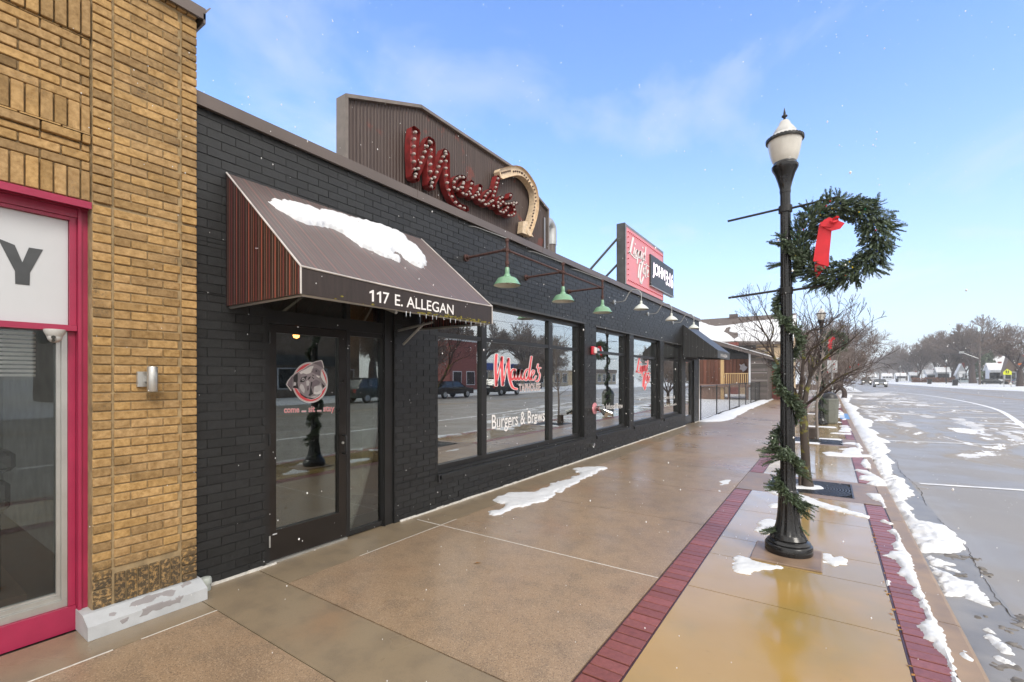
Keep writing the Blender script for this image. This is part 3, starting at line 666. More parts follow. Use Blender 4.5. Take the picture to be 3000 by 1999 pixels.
# ploughed bank in the gutter
ge = [(974, 700), (1010, 0)]
edge = [(K(*p)) for p in [(690, 722), (760, 722), (830, 733), (900, 720), (974, 700), (935, 640), (890, 590), (840, 560), (790, 545), (690, 530), (650, 515), (625, 480), (600, 440), (640, 440), (590, 400), (570, 375), (600, 350), (625, 335), (600, 300), (570, 262), (560, 240), (490, 228), (470, 205), (480, 180), (470, 140), (495, 130), (455, 95), (430, 75), (470, 50), (440, 25), (430, 5)]]
poly = [tuple(G(u, v, RZ))[:2] for u, v in edge]
last = poly[-1]; far_e = []
y = last[1]
while y < 55: y += .5; far_e.append((1.25+.35*nz(0, y, 31, .8)+(.5 if y > 44 else 0)*min(1, (y-44)/8), y))
poly = [(.72, 6.3), (.742, 6.2)]+poly+far_e+[(.72, 55.5)]
m = MB()
near = [p for p in poly if p[1] <= 16]; near.append((.72, 16)); 
snow_mesh(m, [near], (Vector((0, 0, RZ)), Vector((1, 0, 0)), Vector((0, 1, 0)), Vector((0, 0, 1))), cell=.016, cy=.022, thick=.085, rag=.05, rs=14, soft=.08, seed=30, bumpy=.6)
farp = [(.72, 15.8)]+[p for p in poly if p[1] > 15.8 and p[0] > .8]+[(.72, 55.5)]
snow_mesh(m, [farp], (Vector((0, 0, RZ)), Vector((1, 0, 0)), Vector((0, 1, 0)), Vector((0, 0, 1))), cell=.05, cy=.12, thick=.12, rag=.09, rs=3, soft=.12, seed=33, bumpy=.5)
snow_mesh(m, [[tuple(G(*K(*p), RZ))[:2] for p in pl] for pl in (
    [(705, 750), (730, 740), (770, 765), (870, 790), (880, 805), (820, 805), (900, 835), (905, 845), (840, 832), (760, 808), (730, 790)],
    [(735, 812), (800, 840), (880, 875), (930, 905), (990, 895), (1020, 925), (1050, 960), (1080, 1000), (1110, 1040), (1140, 1085), (1080, 1070), (1010, 1040), (950, 1015), (880, 1005), (830, 1000), (800, 940), (770, 870)],
    [(1085, 1275), (1120, 1300), (1160, 1340), (1215, 1385), (1270, 1395), (1240, 1350), (1205, 1300), (1170, 1285), (1130, 1262), (1100, 1240), (1070, 1225), (1110, 1222), (1150, 1245)],
    [(1135, 1405), (1190, 1405), (1235, 1430), (1275, 1465), (1215, 1455), (1170, 1430)], [(1100, 1525), (1150, 1550), (1200, 1580), (1140, 1580)])],
    (Vector((0, 0, RZ+.003)), Vector((1, 0, 0)), Vector((0, 1, 0)), Vector((0, 0, 1))), cell=.010, thick=.03, rag=.05, rs=20, soft=.03, seed=40, bumpy=.8)
o = kind(m.build('snow_bank', MT['snow'], smooth=True), 'stuff'); o['label'] = 'bank of ploughed snow lying in the gutter against the kerb'; o['category'] = 'snow'
# dirty lumps of slush around the gutter
m = MB(); rs_ = random.Random(5)
for u, v, su, sv in [(720, 706, 40, 10), (860, 742, 60, 12), (955, 752, 60, 12), (1050, 830, 50, 14), (1110, 862, 40, 8), (950, 868, 60, 14), (1240, 1235, 60, 16), (1335, 1180, 30, 40), (1255, 1320, 34, 12), (1235, 1472, 60, 12), (480, 205, 25, 8), (1290, 1560, 60, 14), (1080, 1145, 60, 8), (1160, 1050, 60, 12)]:
    pl = [tuple(G(*K(u+su*math.cos(a_)*rs_.uniform(.7, 1.2), v+sv*math.sin(a_)*rs_.uniform(.7, 1.2)), RZ))[:2] for a_ in [k*math.pi/5 for k in range(10)]]
    if min(p[0] for p in pl) > .76: snow_mesh(m, [pl], (Vector((0, 0, RZ+.004)), Vector((1, 0, 0)), Vector((0, 1, 0)), Vector((0, 0, 1))), cell=.009, thick=.007, rag=.09, rs=22, soft=.015, seed=u, bumpy=1.0)
o = kind(m.build('slush', MT['debris'], smooth=True), 'stuff'); o['label'] = 'grey lumps of dirty slush scattered along the gutter'; o['category'] = 'slush'
# wind-blown snow streaks on the road
m = MB()
Fz = (Vector((0, 0, RZ)), Vector((1, 0, 0)), Vector((0, 1, 0)), Vector((0, 0, 1)))
snow_mesh(m, [[tuple(G(*Zc(*p), RZ))[:2] for p in pl] for pl in (
    [(480, 1165), (560, 1190), (640, 1240), (720, 1290), (725, 1310), (660, 1300), (590, 1240), (500, 1190)], [(925, 1330), (1000, 1322), (1160, 1360), (1100, 1375), (960, 1395), (925, 1370)],
    [(1540, 1280), (1640, 1280), (1760, 1320), (1880, 1370), (1850, 1415), (1740, 1400), (1640, 1360), (1560, 1310)], [(1960, 1390), (2060, 1400), (2160, 1450), (2352, 1520), (2352, 1550), (2180, 1500), (2060, 1450)],
    [(1130, 1250), (1230, 1240), (1340, 1262), (1240, 1272)], [(1010, 1190), (1060, 1190), (1080, 1212), (1040, 1215)], [(710, 1245), (790, 1250), (770, 1275), (720, 1270)])], Fz, cell=.05, cy=.13, thick=.022, rag=.33, rs=3.2, soft=.1, seed=60)
snow_mesh(m, [[tuple(G(*Zc(*p), RZ))[:2] for p in pl] for pl in (
    [(210, 1000), (300, 990), (500, 1000), (640, 985), (830, 985), (780, 1010), (660, 1035), (560, 1020), (350, 1010)], [(560, 1045), (640, 1040), (700, 1055), (600, 1070)], [(700, 1060), (790, 1042), (870, 1050), (760, 1075)], [(830, 1095), (900, 1060), (950, 1060), (900, 1100)], [(960, 1115), (1030, 1112), (1010, 1130)], [(1000, 1065), (1060, 1062), (1090, 1078)])], Fz, cell=.15, cy=.4, thick=.035, rag=.7, rs=1.4, soft=.2, seed=70)
o = kind(m.build('road_snow', MT['slushsnow'], smooth=True), 'stuff'); o['label'] = 'streaks of packed snow left on the wet road'; o['category'] = 'snow'
# bank against the fence
m = MB(); pl = [(-4.1, 18.3), (-3.8, 18.25), (-3.3, 18.7), (-3.15, 19.5), (-3.2, 21.7), (-3.35, 26), (-3.34, 32), (-3.4, 41), (-3.4, 55), (-4.15, 55)]
snow_mesh(m, [pl], cell=.06, cy=.15, thick=.10, rag=.12, rs=2.5, soft=.25, seed=80)
o = kind(m.build('snow_bank', MT['snow'], smooth=True), 'stuff'); o['label'] = 'bank of shovelled snow along the foot of the chain-link fence'; o['category'] = 'snow'
# thin streaks between slabs further along and a few dead leaves
m = MB()
for y, x0, x1 in ((13.75, -.9, -.2), (14.9, -.5, .3), (16.6, .0, .38), (18.5, -.85, .2), (20.7, -.3, .38), (23.3, -.4, .4), (24.8, -.9, .1), (28, -.2, .5), (31, -.8, .5), (34, -.6, .6), (38, -.9, .6), (42, -.9, .6), (46, -.9, .6), (50, -3, .6), (53, -3.5, .6)):
    snow_mesh(m, [[(x0, y), (x1, y-.05), (x1, y+.22+y*.006), (x0+.1, y+.2)]], cell=.05, thick=.018, rag=.06, rs=5, seed=int(y*7))
for u, v, r in ((770, 205, 30), (740, 250, 14)): snow_mesh(m, [gp(Mc, [(u-r, v-r*.3), (u+r, v-r*.5), (u+r*.6, v+r*.4), (u-r, v+r*.5)])], cell=.02, thick=.002, rag=.05, rs=9, seed=u)
o = kind(m.build('snow_streaks', MT['snow'], smooth=True), 'stuff'); o['label'] = 'thin streaks of snow between the slabs of the furnishing strip'; o['category'] = 'snow'
# sealant lines
m = MB(); m.box(-3.586, -3.574, .35, .96, -.02, .0015); m.box(-3.584, -3.577, 1.1, 1.54, -.02, .0015); m.box(-3.95, -1.16, 3.829, 3.839, -.02, .001); m.box(-3.583, -3.578, 2.75, 4.1, -.02, .001)
y = 1.62
while y < 18.4:
    if not (2.12 < y < 3.55 or 16.45 < y < 17.75):
        m.box(-4.05, -4.033+random.uniform(-.004, .004), y, y+.12, -.01, .012+random.uniform(0, .01))
    y += .12
kind(m.build('joint_sealant', MT['caulk']), 'structure')
m = MB()
for k in range(26):
    y = random.uniform(3, 6.5); a = random.uniform(0, 6); x = .375+random.uniform(-.02, .02); s = random.uniform(.005, .012)
    m.face([(x+s*2*math.cos(a), y+s*2*math.sin(a), .004), (x-s*math.sin(a), y+s*math.cos(a), .007), (x-s*2*math.cos(a), y-s*2*math.sin(a), .004), (x+s*math.sin(a), y-s*math.cos(a), .003)])
for x, y in ((-3.55, 5.95), (-2.6, 3.2), (-3.0, .72)):
    m.face([(x, y, .003), (x+.03, y+.02, .008), (x+.045, y+.06, .004), (x+.01, y+.04, .003)])
o = kind(m.build('dead_leaves', MT['leaf']), 'stuff'); o['label'] = 'scraps of dead leaf in the pavement joints'; o['category'] = 'leaves'
# tree grates
def grate(x0, x1, y0, y1, label):
    t = thing('tree_grate', label, 'tree grate', ((x0+x1)/2, (y0+y1)/2, 0), 'iron tree grates set in the furnishing strip')
    m = MB(); cx, cy = (x0+x1)/2-.0, (y0+y1)/2; W_ = (x1-x0)/2; H_ = (y1-y0)/2; z0, z1 = -.02, .004
    m.box(x0, x1, y0, y0+.02, z0, z1); m.box(x0, x1, y1-.02, y1, z0, z1); m.box(x0, x0+.02, y0+.02, y1-.02, z0, z1); m.box(x1-.02, x1, y0+.02, y1-.02, z0, z1)
    m.box(x0, x1, y0, y1, -.05, -.015); r = .12
    while r < W_*1.35:
        n = 40
        for k in range(n):
            a0, a1 = 2*math.pi*k/n, 2*math.pi*(k+1)/n; q = []
            for a, rr in ((a0, r), (a1, r), (a1, r+.02), (a0, r+.02)): q.append((cx+rr*math.cos(a), cy+rr*math.sin(a)*H_/W_))
            if all(abs(p[0]-cx) < W_-.01 and abs(p[1]-cy) < H_-.01 for p in q): m.face([(p[0], p[1], .0035) for p in q]); m.face([(q[0][0], q[0][1], .0035), (q[1][0], q[1][1], .0035), (q[1][0], q[1][1], -.015), (q[0][0], q[0][1], -.015)][::-1])
        r += .036
    for k in range(48):
        a = 2*math.pi*k/48; c, s = math.cos(a), math.sin(a); r1 = min((W_-.01)/max(abs(c), 1e-6), (H_-.01)/max(abs(s), 1e-6))
        m.beam((cx+.1*c, cy+.1*s, -.005), (cx+r1*c, cy+r1*s, -.005), .008, .012)
    m.build('grille', simple('grate_iron', (.05, .05, .053), .38, metal=.3, var=.3), t)
grate(-.77, .29, 7.82, 8.83, 'square iron tree grate with ring slots at the foot of the near tree')
grate(-.77, .29, 13.82, 15.0, 'iron tree grate under the thin sapling')
# ================================================================== BUILDINGS BESIDE THE PAVEMENT
def brickface(mb, X, y0, y1, z0, z1, rh, bl, holes=(), j=.004, depth=.03, jit=.0015, dx=1, v=.12, hue=.03, bond=.5, bev=0, off=0, tone_fn=None):
    """running-bond bricks on the plane x=X facing +x, cut round the holes (y0, y1, z0, z1)"""
    r = 0; z = z0
    while z < z1-1e-4:
        zt = min(z+rh, z1); cuts = [z, zt]
        for h in holes:
            for q in (h[2], h[3]):
                if z+.012 < q < zt-.012: cuts.append(q)
        cuts.sort()
        for za, zb in zip(cuts, cuts[1:]):
            if zb-za < .015 and zb != zt: continue
            hs = sorted((h[0], h[1]) for h in holes if h[2] < (za+zb)/2 < h[3])
            y = y0-((r % 2)*bond*bl+off) % bl; 
            while y < y1:
                segs = [(max(y, y0), min(y+bl, y1))]
                for a, b in hs:
                    ns = []
                    for s, e in segs:
                        if b <= s or a >= e: ns.append((s, e))
                        else:
                            if s < a: ns.append((s, a))
                            if e > b: ns.append((b, e))
                    segs = ns
                for s, e in segs:
                    if e-s > .02:
                        mb.col = tone_fn(s, za) if tone_fn else paint_tone(v, hue)
                        xx = X+random.uniform(-jit, jit)
                        if bev: mb.bevbox(X-depth, xx, s+j, e-j, za+j, zb-j, bev)
                        else: mb.box(X-depth, xx, s+j, e-j, za+j, zb-j, 'l')
                y += bl
        z = zt; r += 1
    mb.col = None
def shell(mb, x0, x1, y0, y1, z0, z1, holes):
    ys = sorted({y0, y1, *[h[0] for h in holes], *[h[1] for h in holes]}); zs = sorted({z0, z1, *[h[2] for h in holes], *[h[3] for h in holes]})
    inside = lambda a, b: any(h[0] <= a <= h[1] and h[2] <= b <= h[3] for h in holes)
    for a, b in zip(ys, ys[1:]):
        run = None
        for c, d in zip(zs, zs[1:]):
            if inside((a+b)/2, (c+d)/2):
                if run: mb.box(x0, x1, a, b, *run); run = None
            else: run = (run[0], d) if run else (c, d)
        if run: mb.box(x0, x1, a, b, *run)
# ------------------------------------------------------------------ buff brick shop at the left
T1 = thing('brick_building', 'buff brick shop building with magenta shopfront at the left edge', 'building', (-4.0, 1.2, 0))
m = MB(); shell(m, -4.3, -3.985, -2.6, .93, 2.79, 5.6, []); m.box(-4.3, -3.962, .955, 1.552, .1, 4.40); m.box(-4.3, -3.985, .93, .955, 2.79, 4.4)
m.box(-11, -4.3, -2.6, 1.55, 3.9, 4.2); m.box(-11, -4.3, 1.25, 1.55, 0, 3.9); m.box(-11, -4.3, 1.45, 1.551, 4.2, 4.40); m.box(-4.3, -3.985, -3.4, -2.6, 0, 5.6)
wall1 = m.build('wall', MT['mortar'], T1)
m = MB(); rh = .0617
def ytone(y, z):
    b = random.choice((1, 1, 1.06, .93, .82, .72, 1.1))*random.uniform(.95, 1.05)*(random.choice((1, .9, .55, 1)) if y < .95 and 3.2 < z < 3.5 else 1); h = random.uniform(-.04, .05); return (b*(1+h*.4), b, b*(1-h*2))
z = .128; r = 0
# pilaster: header columns left and right, stretchers between, lower part reaches .128..2.78, upper 2.79..4.4
def pilaster(z0, z1, soldiers):
    z = z0; r = 0
    while z < z1-.03:
        zt = z+rh
        for a, b in ((.957, 1.053), (1.461, 1.556)):
            m.col = ytone(a, z); m.bevbox(-4.09, -3.945+random.uniform(-.003, .003)-(.006 if z0 < 1 and a < 1 else 0), a+random.uniform(-.002, .002), b, z+.005, zt-.004, .004)
        if not (soldiers and z < .33):
            L = .187; y = 1.064-(L*.5 if r % 2 else 0)
            while y < 1.45:
                s, e = max(y, 1.064), min(y+L, 1.452)
                if e-s > .03: m.col = ytone(y, z); m.bevbox(-4.02, -3.952+random.uniform(-.003, .003), s+.003, e-.003, z+.0045, zt-.0045, .004)
                y += L
        z = zt; r += 1
pilaster(.128, 2.775, True); pilaster(2.792, 4.35, False)
for k in range(6):
    a = 1.066+k*.0645; m.col = tuple(c*.8 for c in ytone(0, 0)); m.bevbox(-4.02, -3.949, a+.004, a+.060, .135, .335, .004)
# rowlock under the coping, canted a little forward
for k in range(9): a = .957+k*.0665; m.col = ytone(0, 0); m.bevbox(-4.02, -3.936, a+.003, a+.063, 4.352, 4.402, .004)
# wall over the shopfront: soldier courses and bands
def band(z0, z1, X, soldier=False):
    if soldier:
        y = -2.6
        while y < .95: m.col = ytone(y, z0); m.bevbox(X-.06, X+random.uniform(-.003, .003), y+.004, min(y+.0625, .95)-.004, z0+.004, z1-.004, .004); y += .0625
    else: brickface(m, X, -2.6, .95, z0, z1, rh, .187, bev=.004, j=.0045, depth=.04, jit=.003, tone_fn=ytone, off=.05)
band(2.79, 2.985, -3.962, True); band(2.985, 3.155, -3.968); band(3.155, 3.225, -3.95); band(3.225, 3.41, -3.958, True); band(3.41, 3.85, -3.968)
band(3.85, 4.09, -3.952, True); band(4.09, 5.5, -3.966)
m.build('brick_facing', MT['yellow'], wall1)
m = MB(); 
p = [(-4.1, .90, 0), (-3.815, .90, 0), (-3.815, .90, .085), (-3.925, .90, .132), (-4.1, .90, .132)]
m.prism(p, (0, .675, 0)); st = m.build('stone_base', simple('patchy_grey_stone', (.44, .46, .48), .6, var=.1, vs=9, bump=.35, bs=30), T1)
# bare patches where the paint has flaked
m = MB(); f = Vector((.11, 0, -.047)).normalized(); nrm = Vector((.047, 0, .11)).normalized()
snow_mesh(m, [[(.02, 1.15), (.05, 1.12), (.075, 1.22), (.05, 1.3), (.08, 1.36), (.04, 1.42), (.015, 1.35), (.01, 1.25)], [(.0, 1.43), (.04, 1.44), (.03, 1.52), (.0, 1.5)], [(.05, 1.02), (.08, 1.0), (.09, 1.04), (.07, 1.06)]], (Vector((-3.925, 0, .132)), f, Vector((0, 1, 0)), nrm), cell=.006, thick=.0012, rag=.018, rs=25, soft=.001, seed=90)
snow_mesh(m, [[(-.0, 1.18), (.035, 1.17), (.04, 1.4), (.0, 1.42)], [(.02, 1.06), (.05, 1.07), (.04, 1.1), (.02, 1.1)]], (Vector((-3.815, 0, .085)), Vector((0, 0, -1)), Vector((0, 1, 0)), Vector((1, 0, 0))), cell=.006, thick=.0012, rag=.018, rs=25, soft=.001, seed=92)
m.build('bare_patch', MT['stonebare'], st)
m = MB(); m.box(-4.35, -3.905, .9, 1.60, 4.405, 4.445); m.box(-4.35, -3.90, -3.4, .9, 5.5, 5.6); m.box(-3.925, -3.905, .9, 1.60, 4.36, 4.405); m.box(-4.35, -3.905, 1.585, 1.60, 4.33, 4.405)
m.prism([(-3.93, 1.60, 4.44), (-3.905, 1.63, 4.475), (-3.9, 1.635, 4.47), (-3.905, 1.6, 4.41)], (-.05, 0, 0)); m.build('coping', MT['coping'], T1)
# shopfront
sf = MB(); X0 = -4.12
sf.box(X0, -4.055, -2.6, .905, 2.692, 2.745); sf.box(X0, -4.03, -2.6, .962, 2.748, 2.789)         # header and flashing
sf.prism([(-4.0, -2.6, 2.755), (-3.955, -2.6, 2.742), (-3.952, -2.6, 2.785), (-4.02, -2.6, 2.789)], (0, 3.552, 0))
sf.box(X0-.03, -4.052, .919, .957, 0, 2.75); sf.box(X0-.03, -4.035, .905, .921, 0, 2.746)                # post
sf.box(X0, -4.066, .869, .903, 1.99, 2.69); sf.box(X0-.03, -4.055, -2.6, .903, 1.951, 1.988)         # panel edge and rail
sf.box(X0-.03, -4.09, .867, .903, .16, 1.949); sf.box(X0-.03, -4.075, -2.6, .903, 0, .158); sf.box(X0, -4.066, -2.6, .868, 2.67, 2.69)
win = sf.build('shopfront_frame', MT['pink'], T1)
m = MB(); m.box(-4.12, -4.092, -2.6, .867, 1.99, 2.668); pn = m.build('sign_panel', MT['panelwhite'], T1)
m = MB(); E4 = crop(0, 500, 3.137)
ypts = [(-22, 622), (135, 685), (205, 845), (265, 708), (395, 728), (275, 940), (272, 1055), (140, 1042), (137, 925)]
m.prism([FX(*E4(*p), -4.091) for p in ypts][::-1], (.002, 0, 0)); m.build('lettering', MT['lettergrey'], pn)
m = MB(); m.box(-4.14, -4.10, .838, .866, .205, 1.949); m.box(-4.14, -4.10, -2.6, .866, .16, .204); m.box(-4.15, -4.12, .817, .8375, .235, 1.949); m.box(-4.15, -4.12, -2.6, .8375, .205, .234); m.box(-4.16, -4.135, -2.6, .817, .235, .25)
for k in range(7): m.box(-4.121, -4.1195, .826, .83, .4+k*.22, .405+k*.22)
m.build('window_frame', MT['alu'], win)
m = MB(); m.box(-4.158, -4.153, -2.6, .822, .24, 1.95); m.build('window_pane', MT['sglass'], win)
m = MB(); m.box(-8.2, -4.3, -2.6, 1.24, -.05, .02); m.build('floor', simple('shop_floor', (.06, .035, .03), .5), T1)
m = MB(); m.box(-8.3, -8.2, -2.6, 1.24, 0, 3.8); m.box(-8.2, -4.3, 1.16, 1.25, 0, 3.8); m.box(-8.2, -4.3, -2.6, 1.24, 2.7, 2.75); m.build('inner_wall', simple('shop_inner_wall', (.16, .17, .165), .7), T1)
m = MB()
for k in range(11): z = 1.93-k*.027; m.box(-4.30, -4.275, -2.5, .75, z-.004, z+.012)
m.build('window_blind', MT['dwhite'], win)
cab = thing('equipment_cabinet', 'black equipment cabinet standing on a wooden platform behind the shop window', 'cabinet', (-4.75, .2, 0))
m = MB(); m.bevbox(-5.05, -4.42, -.1, .62, .24, .78, .02); m.build('body', MT['dark'], cab)
m = MB(); m.bevbox(-5.1, -4.40, -.2, .66, .78, .98, .03); m.bevbox(-5.15, -4.5, -.2, .7, 1.02, 1.16, .03); m.build('top', simple('black_vinyl', (.015, .015, .018), .25), cab)
m = MB(); m.obox((-4.385, .08, .93), (.004, 0, 0), (0, .05, .03), (0, -.015, .03)); m.box(-4.398, -4.394, .12, .2, .86, .885); m.build('label_sticker', MT['dwhite'], cab)
pl = thing('wooden_platform', 'low brown wooden platform just inside the shop window', 'platform', (-4.75, .2, 0))
m = MB(); m.box(-5.3, -4.34, -.6, .72, .17, .235); m.box(-4.45, -4.36, .55, .68, 0, .17); m.box(-4.45, -4.36, -.4, -.27, 0, .17); m.box(-5.2, -5.1, .55, .68, 0, .17); m.build('deck', MT['wood'], pl)
# camera and wall lamp on the brick building
E5 = crop(0, 950, 1.568)
sc_ = thing('security_camera', 'white dome security camera under the magenta rail', 'security camera', (-4.08, .82, 1.951))
m = MB(); m.lathe([(.052, 1.951), (.052, 1.937), (.042, 1.915), (.036, 1.905)], (-4.02, .79, 0), 20); m.build('mount', MT['domew'], sc_, smooth=True)
m = MB(); m.lathe([(.004, 1.868), (.02, 1.872), (.032, 1.885), (.037, 1.905), (.032, 1.92)], (-4.02, .79, 0), 18); m.build('housing', MT['domew'], sc_, smooth=True)
m = MB(); 
for dz, r in ((.004, .011), (-.016, .009)):
    c = Vector((-4.02+.03, .79-.01, 1.898+dz)); m.tube([c, c+Vector((.012, -.004, -.003))], r, 10)
m.build('lens', MT['carglass'], sc_)
sn = thing('wall_lamp', 'brushed metal half-cylinder wall lamp on the buff brick pilaster', 'lamp', (-3.95, 1.25, 1.64))
m = MB(); m.box(-3.95, -3.925, 1.185, 1.262, 1.585, 1.69); m.box(-3.925, -3.90, 1.225, 1.25, 1.62, 1.655); m.build('mounting_plate', MT['alu'], sn)
m = MB(); m.lathe([(.001, 1.552), (.029, 1.552), (.031, 1.555), (.031, 1.722), (.029, 1.725), (.001, 1.725)], (-3.868, 1.252, 0), 24); m.build('tube', MT['alu'], sn, smooth=True)
# ------------------------------------------------------------------ black taphouse
T2 = thing('taphouse_building', 'long low black-painted brick taphouse with large dark windows', 'building', (-4.1, 10, 0))
H = [(2.13, 3.58, -.1, 2.72), (4.29, 8.52, .45, 2.72), (9.09, 11.06, .44, 2.71), (11.38, 13.6, .44, 2.71), (13.94, 15.97, .44, 2.71), (16.47, 17.72, -.1, 2.27)]
m = MB(); shell(m, -4.28, -4.056, 1.56, 18.5, -.1, 3.76, H)
m.box(-14, -4.28, 18.3, 18.5, -.1, 3.76); m.box(-14, -13.8, 1.56, 18.3, -.1, 3.76); m.box(-14, -4.28, 1.56, 18.3, 3.35, 3.5)
wall2 = m.build('wall', MT['bmortar'], T2)
m = MB(); hh = [(a, b, c, d+.035 if k else d) for k, (a, b, c, d) in enumerate(H)]
hh[2] = (9.09, 11.06, .44, 2.75); 
brickface(m, XF, 1.56, 18.5, .0, 3.755, .0725, .215, hh, j=.0031, depth=.02, jit=.0022, v=.28, hue=.02)
# end wall bricks are hidden; window reveals get bricks by the shell
m.build('brick_facing', MT['black'], wall2)
m = MB(); 
m.box(-4.08, -4.041, 4.25, 8.56, 2.722, 2.754); m.box(-4.08, -4.041, 9.05, 16.0, 2.713, 2.745); m.build('lintel', simple('steel_lintel', (.05, .05, .05), .45), wall2)
m = MB(); m.box(-4.36, -4.012, 1.565, 18.53, 3.765, 3.862); m.box(-4.03, -4.0, 1.565, 18.53, 3.752, 3.766); 
for k in range(6): m.box(-4.37, -4.009, 3.9+k*2.9, 3.906+k*2.9, 3.763, 3.865)
m.build('coping', MT['coping'], T2)
m = MB(); m.box(-14, -4.4, 1.6, 18.45, 3.5, 3.56); m.build('roof', MT['snow'], T2)
m = MB(); m.box(-13.8, -4.29, 1.6, 18.3, -.2, -.01); m.build('floor', MT['insidefloor'], T2)
m = MB(); m.box(-9.1, -9.0, 1.6, 18.3, 0, 3.3); m.box(-13.8, -4.3, 1.62, 1.7, 0, 3.3); m.box(-13.8, -4.3, 8.72, 8.85, 0, 3.3); m.box(-9, -4.3, 16.1, 16.2, 0, 3.3); m.build('inner_wall', MT['inside'], T2)
for b_ in ((-4.75, -4.32, 2.08, 2.12, 0, 2.7), (-6.2, -5.9, 2.35, 2.6, 0, 2.5), (-5.1, -4.5, 3.65, 3.72, 0, 2.9), (-4.8, -4.45, 3.45, 3.64, 0, 1.05), (-6.3, -6.1, 5.5, 6.1, 0, .95)): m = MB(); m.box(*b_); m.build('inner_partition', MT['insidegrey'], T2)
# windows
GX = -4.19
def window(y0, y1, z0, z1, mull, label=None, sill=True):
    f = MB(); a, b = .045, .10
    f.box(GX-.04, GX+.045, y0, y0+a, z0, z1); f.box(GX-.04, GX+.045, y1-b, y1, z0, z1); f.box(GX-.04, GX+.045, y0+a, y1-b, z0, z0+.07); f.box(GX-.04, GX+.045, y0+a, y1-b, z1-.06, z1)
    zs = (2.175, 2.232); ys = [y0+a]+[q for mm in mull for q in mm]+[y1-b]
    for p, q in mull: f.box(GX-.038, GX+.042, p, q, z0+.07, z1-.06)
    for p, q in zip(ys[::2], ys[1::2]): f.box(GX-.036, GX+.036, p, q, *zs)
    f.box(GX+.045, GX+.051, y1-b+.03, y1-b+.04, z0, z1)
    w_ = f.build('window', MT['blackmetal'], T2)
    g = MB(); g.box(GX-.004, GX, y0+a-.01, y1-b+.01, z0+.06, z1-.05); g.build('window_pane', MT['glass'], w_)
    if sill:
        s = MB(); s.prism([(GX+.045, y0+.002, z0+.001), (XF+.03, y0+.002, z0-.03), (XF+.03, y0+.002, z0-.085), (XF-.05, y0+.002, z0-.085), (GX+.045, y0+.002, z0-.03)], (0, y1-y0-.004, 0)); s.build('sill', MT['black'], w_)
    return w_
W1 = window(4.29, 8.52, .45, 2.72, [(5.30, 5.42), (7.25, 7.39)]); W2 = window(9.09, 11.06, .44, 2.71, []); W3 = window(11.38, 13.6, .44, 2.71, []); W4 = window(13.94, 15.97, .44, 2.71, [])
# decals on the outside of the glass
DX = GX+.003
Fc = crop(1300, 900, 3.92)
def dec(f): return lambda pts: [(lambda v: (v.y, v.z))(FX(*f(*p), DX)) for p in pts]
at = lambda off: (lambda y, z: (DX+off, y, z))
tr = dec(Fc)
maude = [([(605, 545), (597, 640), (596, 740), (600, 830), (603, 903)], .066), ([(603, 903), (622, 800), (645, 680), (668, 572)], .028), ([(670, 572), (670, 680), (672, 800), (677, 900)], .066), ([(677, 900), (700, 800), (722, 680), (742, 592)], .028),
 ([(744, 590), (747, 700), (754, 800), (772, 880), (798, 928), (840, 942)], .066), ([(818, 728), (798, 712), (778, 745), (772, 800), (786, 838), (806, 805), (820, 740)], .045), ([(822, 715), (815, 800), (828, 838), (848, 795), (862, 718)], .045), ([(862, 718), (852, 790), (862, 838), (882, 800), (896, 722)], .045), ([(896, 722), (890, 800), (903, 838), (925, 790)], .04),
 ([(968, 712), (945, 728), (928, 775), (932, 828), (950, 840), (968, 800)], .045), ([(1008, 568), (992, 680), (978, 790), (988, 838), (1010, 800)], .055), ([(1008, 790), (1030, 768), (1038, 735), (1022, 728), (1006, 775), (1014, 836), (1040, 830), (1060, 790)], .038), ([(1084, 655), (1072, 700)], .04), ([(1114, 700), (1092, 700), (1088, 740), (1104, 775), (1096, 825), (1078, 856), (1062, 848)], .042)]
mw = MB(); mr = MB()
for pts, wd in maude:
    q = tr(pts); ribbon2(mw, q, wd*.40+.013, at(0), ax=.4); ribbon2(mr, q, wd*.40, at(.0012), ax=.4)
def dwords(name, m_, parent, txt, f, x0, y0, x1, y1, h, off, bold):
    a, b = tr2(f, x0, y0), tr2(f, x1, y1); hh_ = tr2(f, x0, y0-h)[1]-a[1]
    return put_words(name, m_, parent, txt, a[0], b[0], 0, hh_, lambda x, z: (DX+off, x, a[1]+(b[1]-a[1])*(x-a[0])/(b[0]-a[0])+z), bold)
def dtext(mb, txt, f, x0, y0, x1, y1, h, off, bold, below=0):
    """baseline from (x0,y0) to (x1,y1) and cap height h in crop pixels at the left end"""
    a, b = tr2(f, x0, y0), tr2(f, x1, y1); t = tr2(f, x0, y0-h); hh_ = t[1]-a[1]
    put_text(mb, txt, a[0], b[0], 0, hh_, lambda x, z: (DX+off, x, a[1]+(b[1]-a[1])*(x-a[0])/(b[0]-a[0])+z), bold, base=True)
def tr2(f, x, y): v = FX(*f(x, y), DX); return (v.y, v.z)
mtw = MB(); dtext(mtw, 'TAPHOUSE', Fc, 862, 976, 1112, 958, 92, 0, .035); mtw.build('white_lettering', MT['dwhite'], W1)
mt_ = MB(); dtext(mt_, 'TAPHOUSE', Fc, 866, 971, 1108, 953, 82, .0012, -.012)
bw_ = dwords('', None, None, 'Burgers & Brews', Fc, 552, 1400, 1160, 1308, 162, 0, .006)
for a, b in (((612, 1392), (648, 1386)), ((740, 1370), (776, 1364)), ((1037, 1330), (1066, 1326))):
    p, q = tr2(Fc, *a), tr2(Fc, *b); (bw_[0] if a[0] < 900 else bw_[2])[1].face([(DX, p[0], p[1]-.02), (DX, q[0], q[1]-.02), (DX, q[0], q[1]+.015), (DX, p[0], p[1]+.015)])
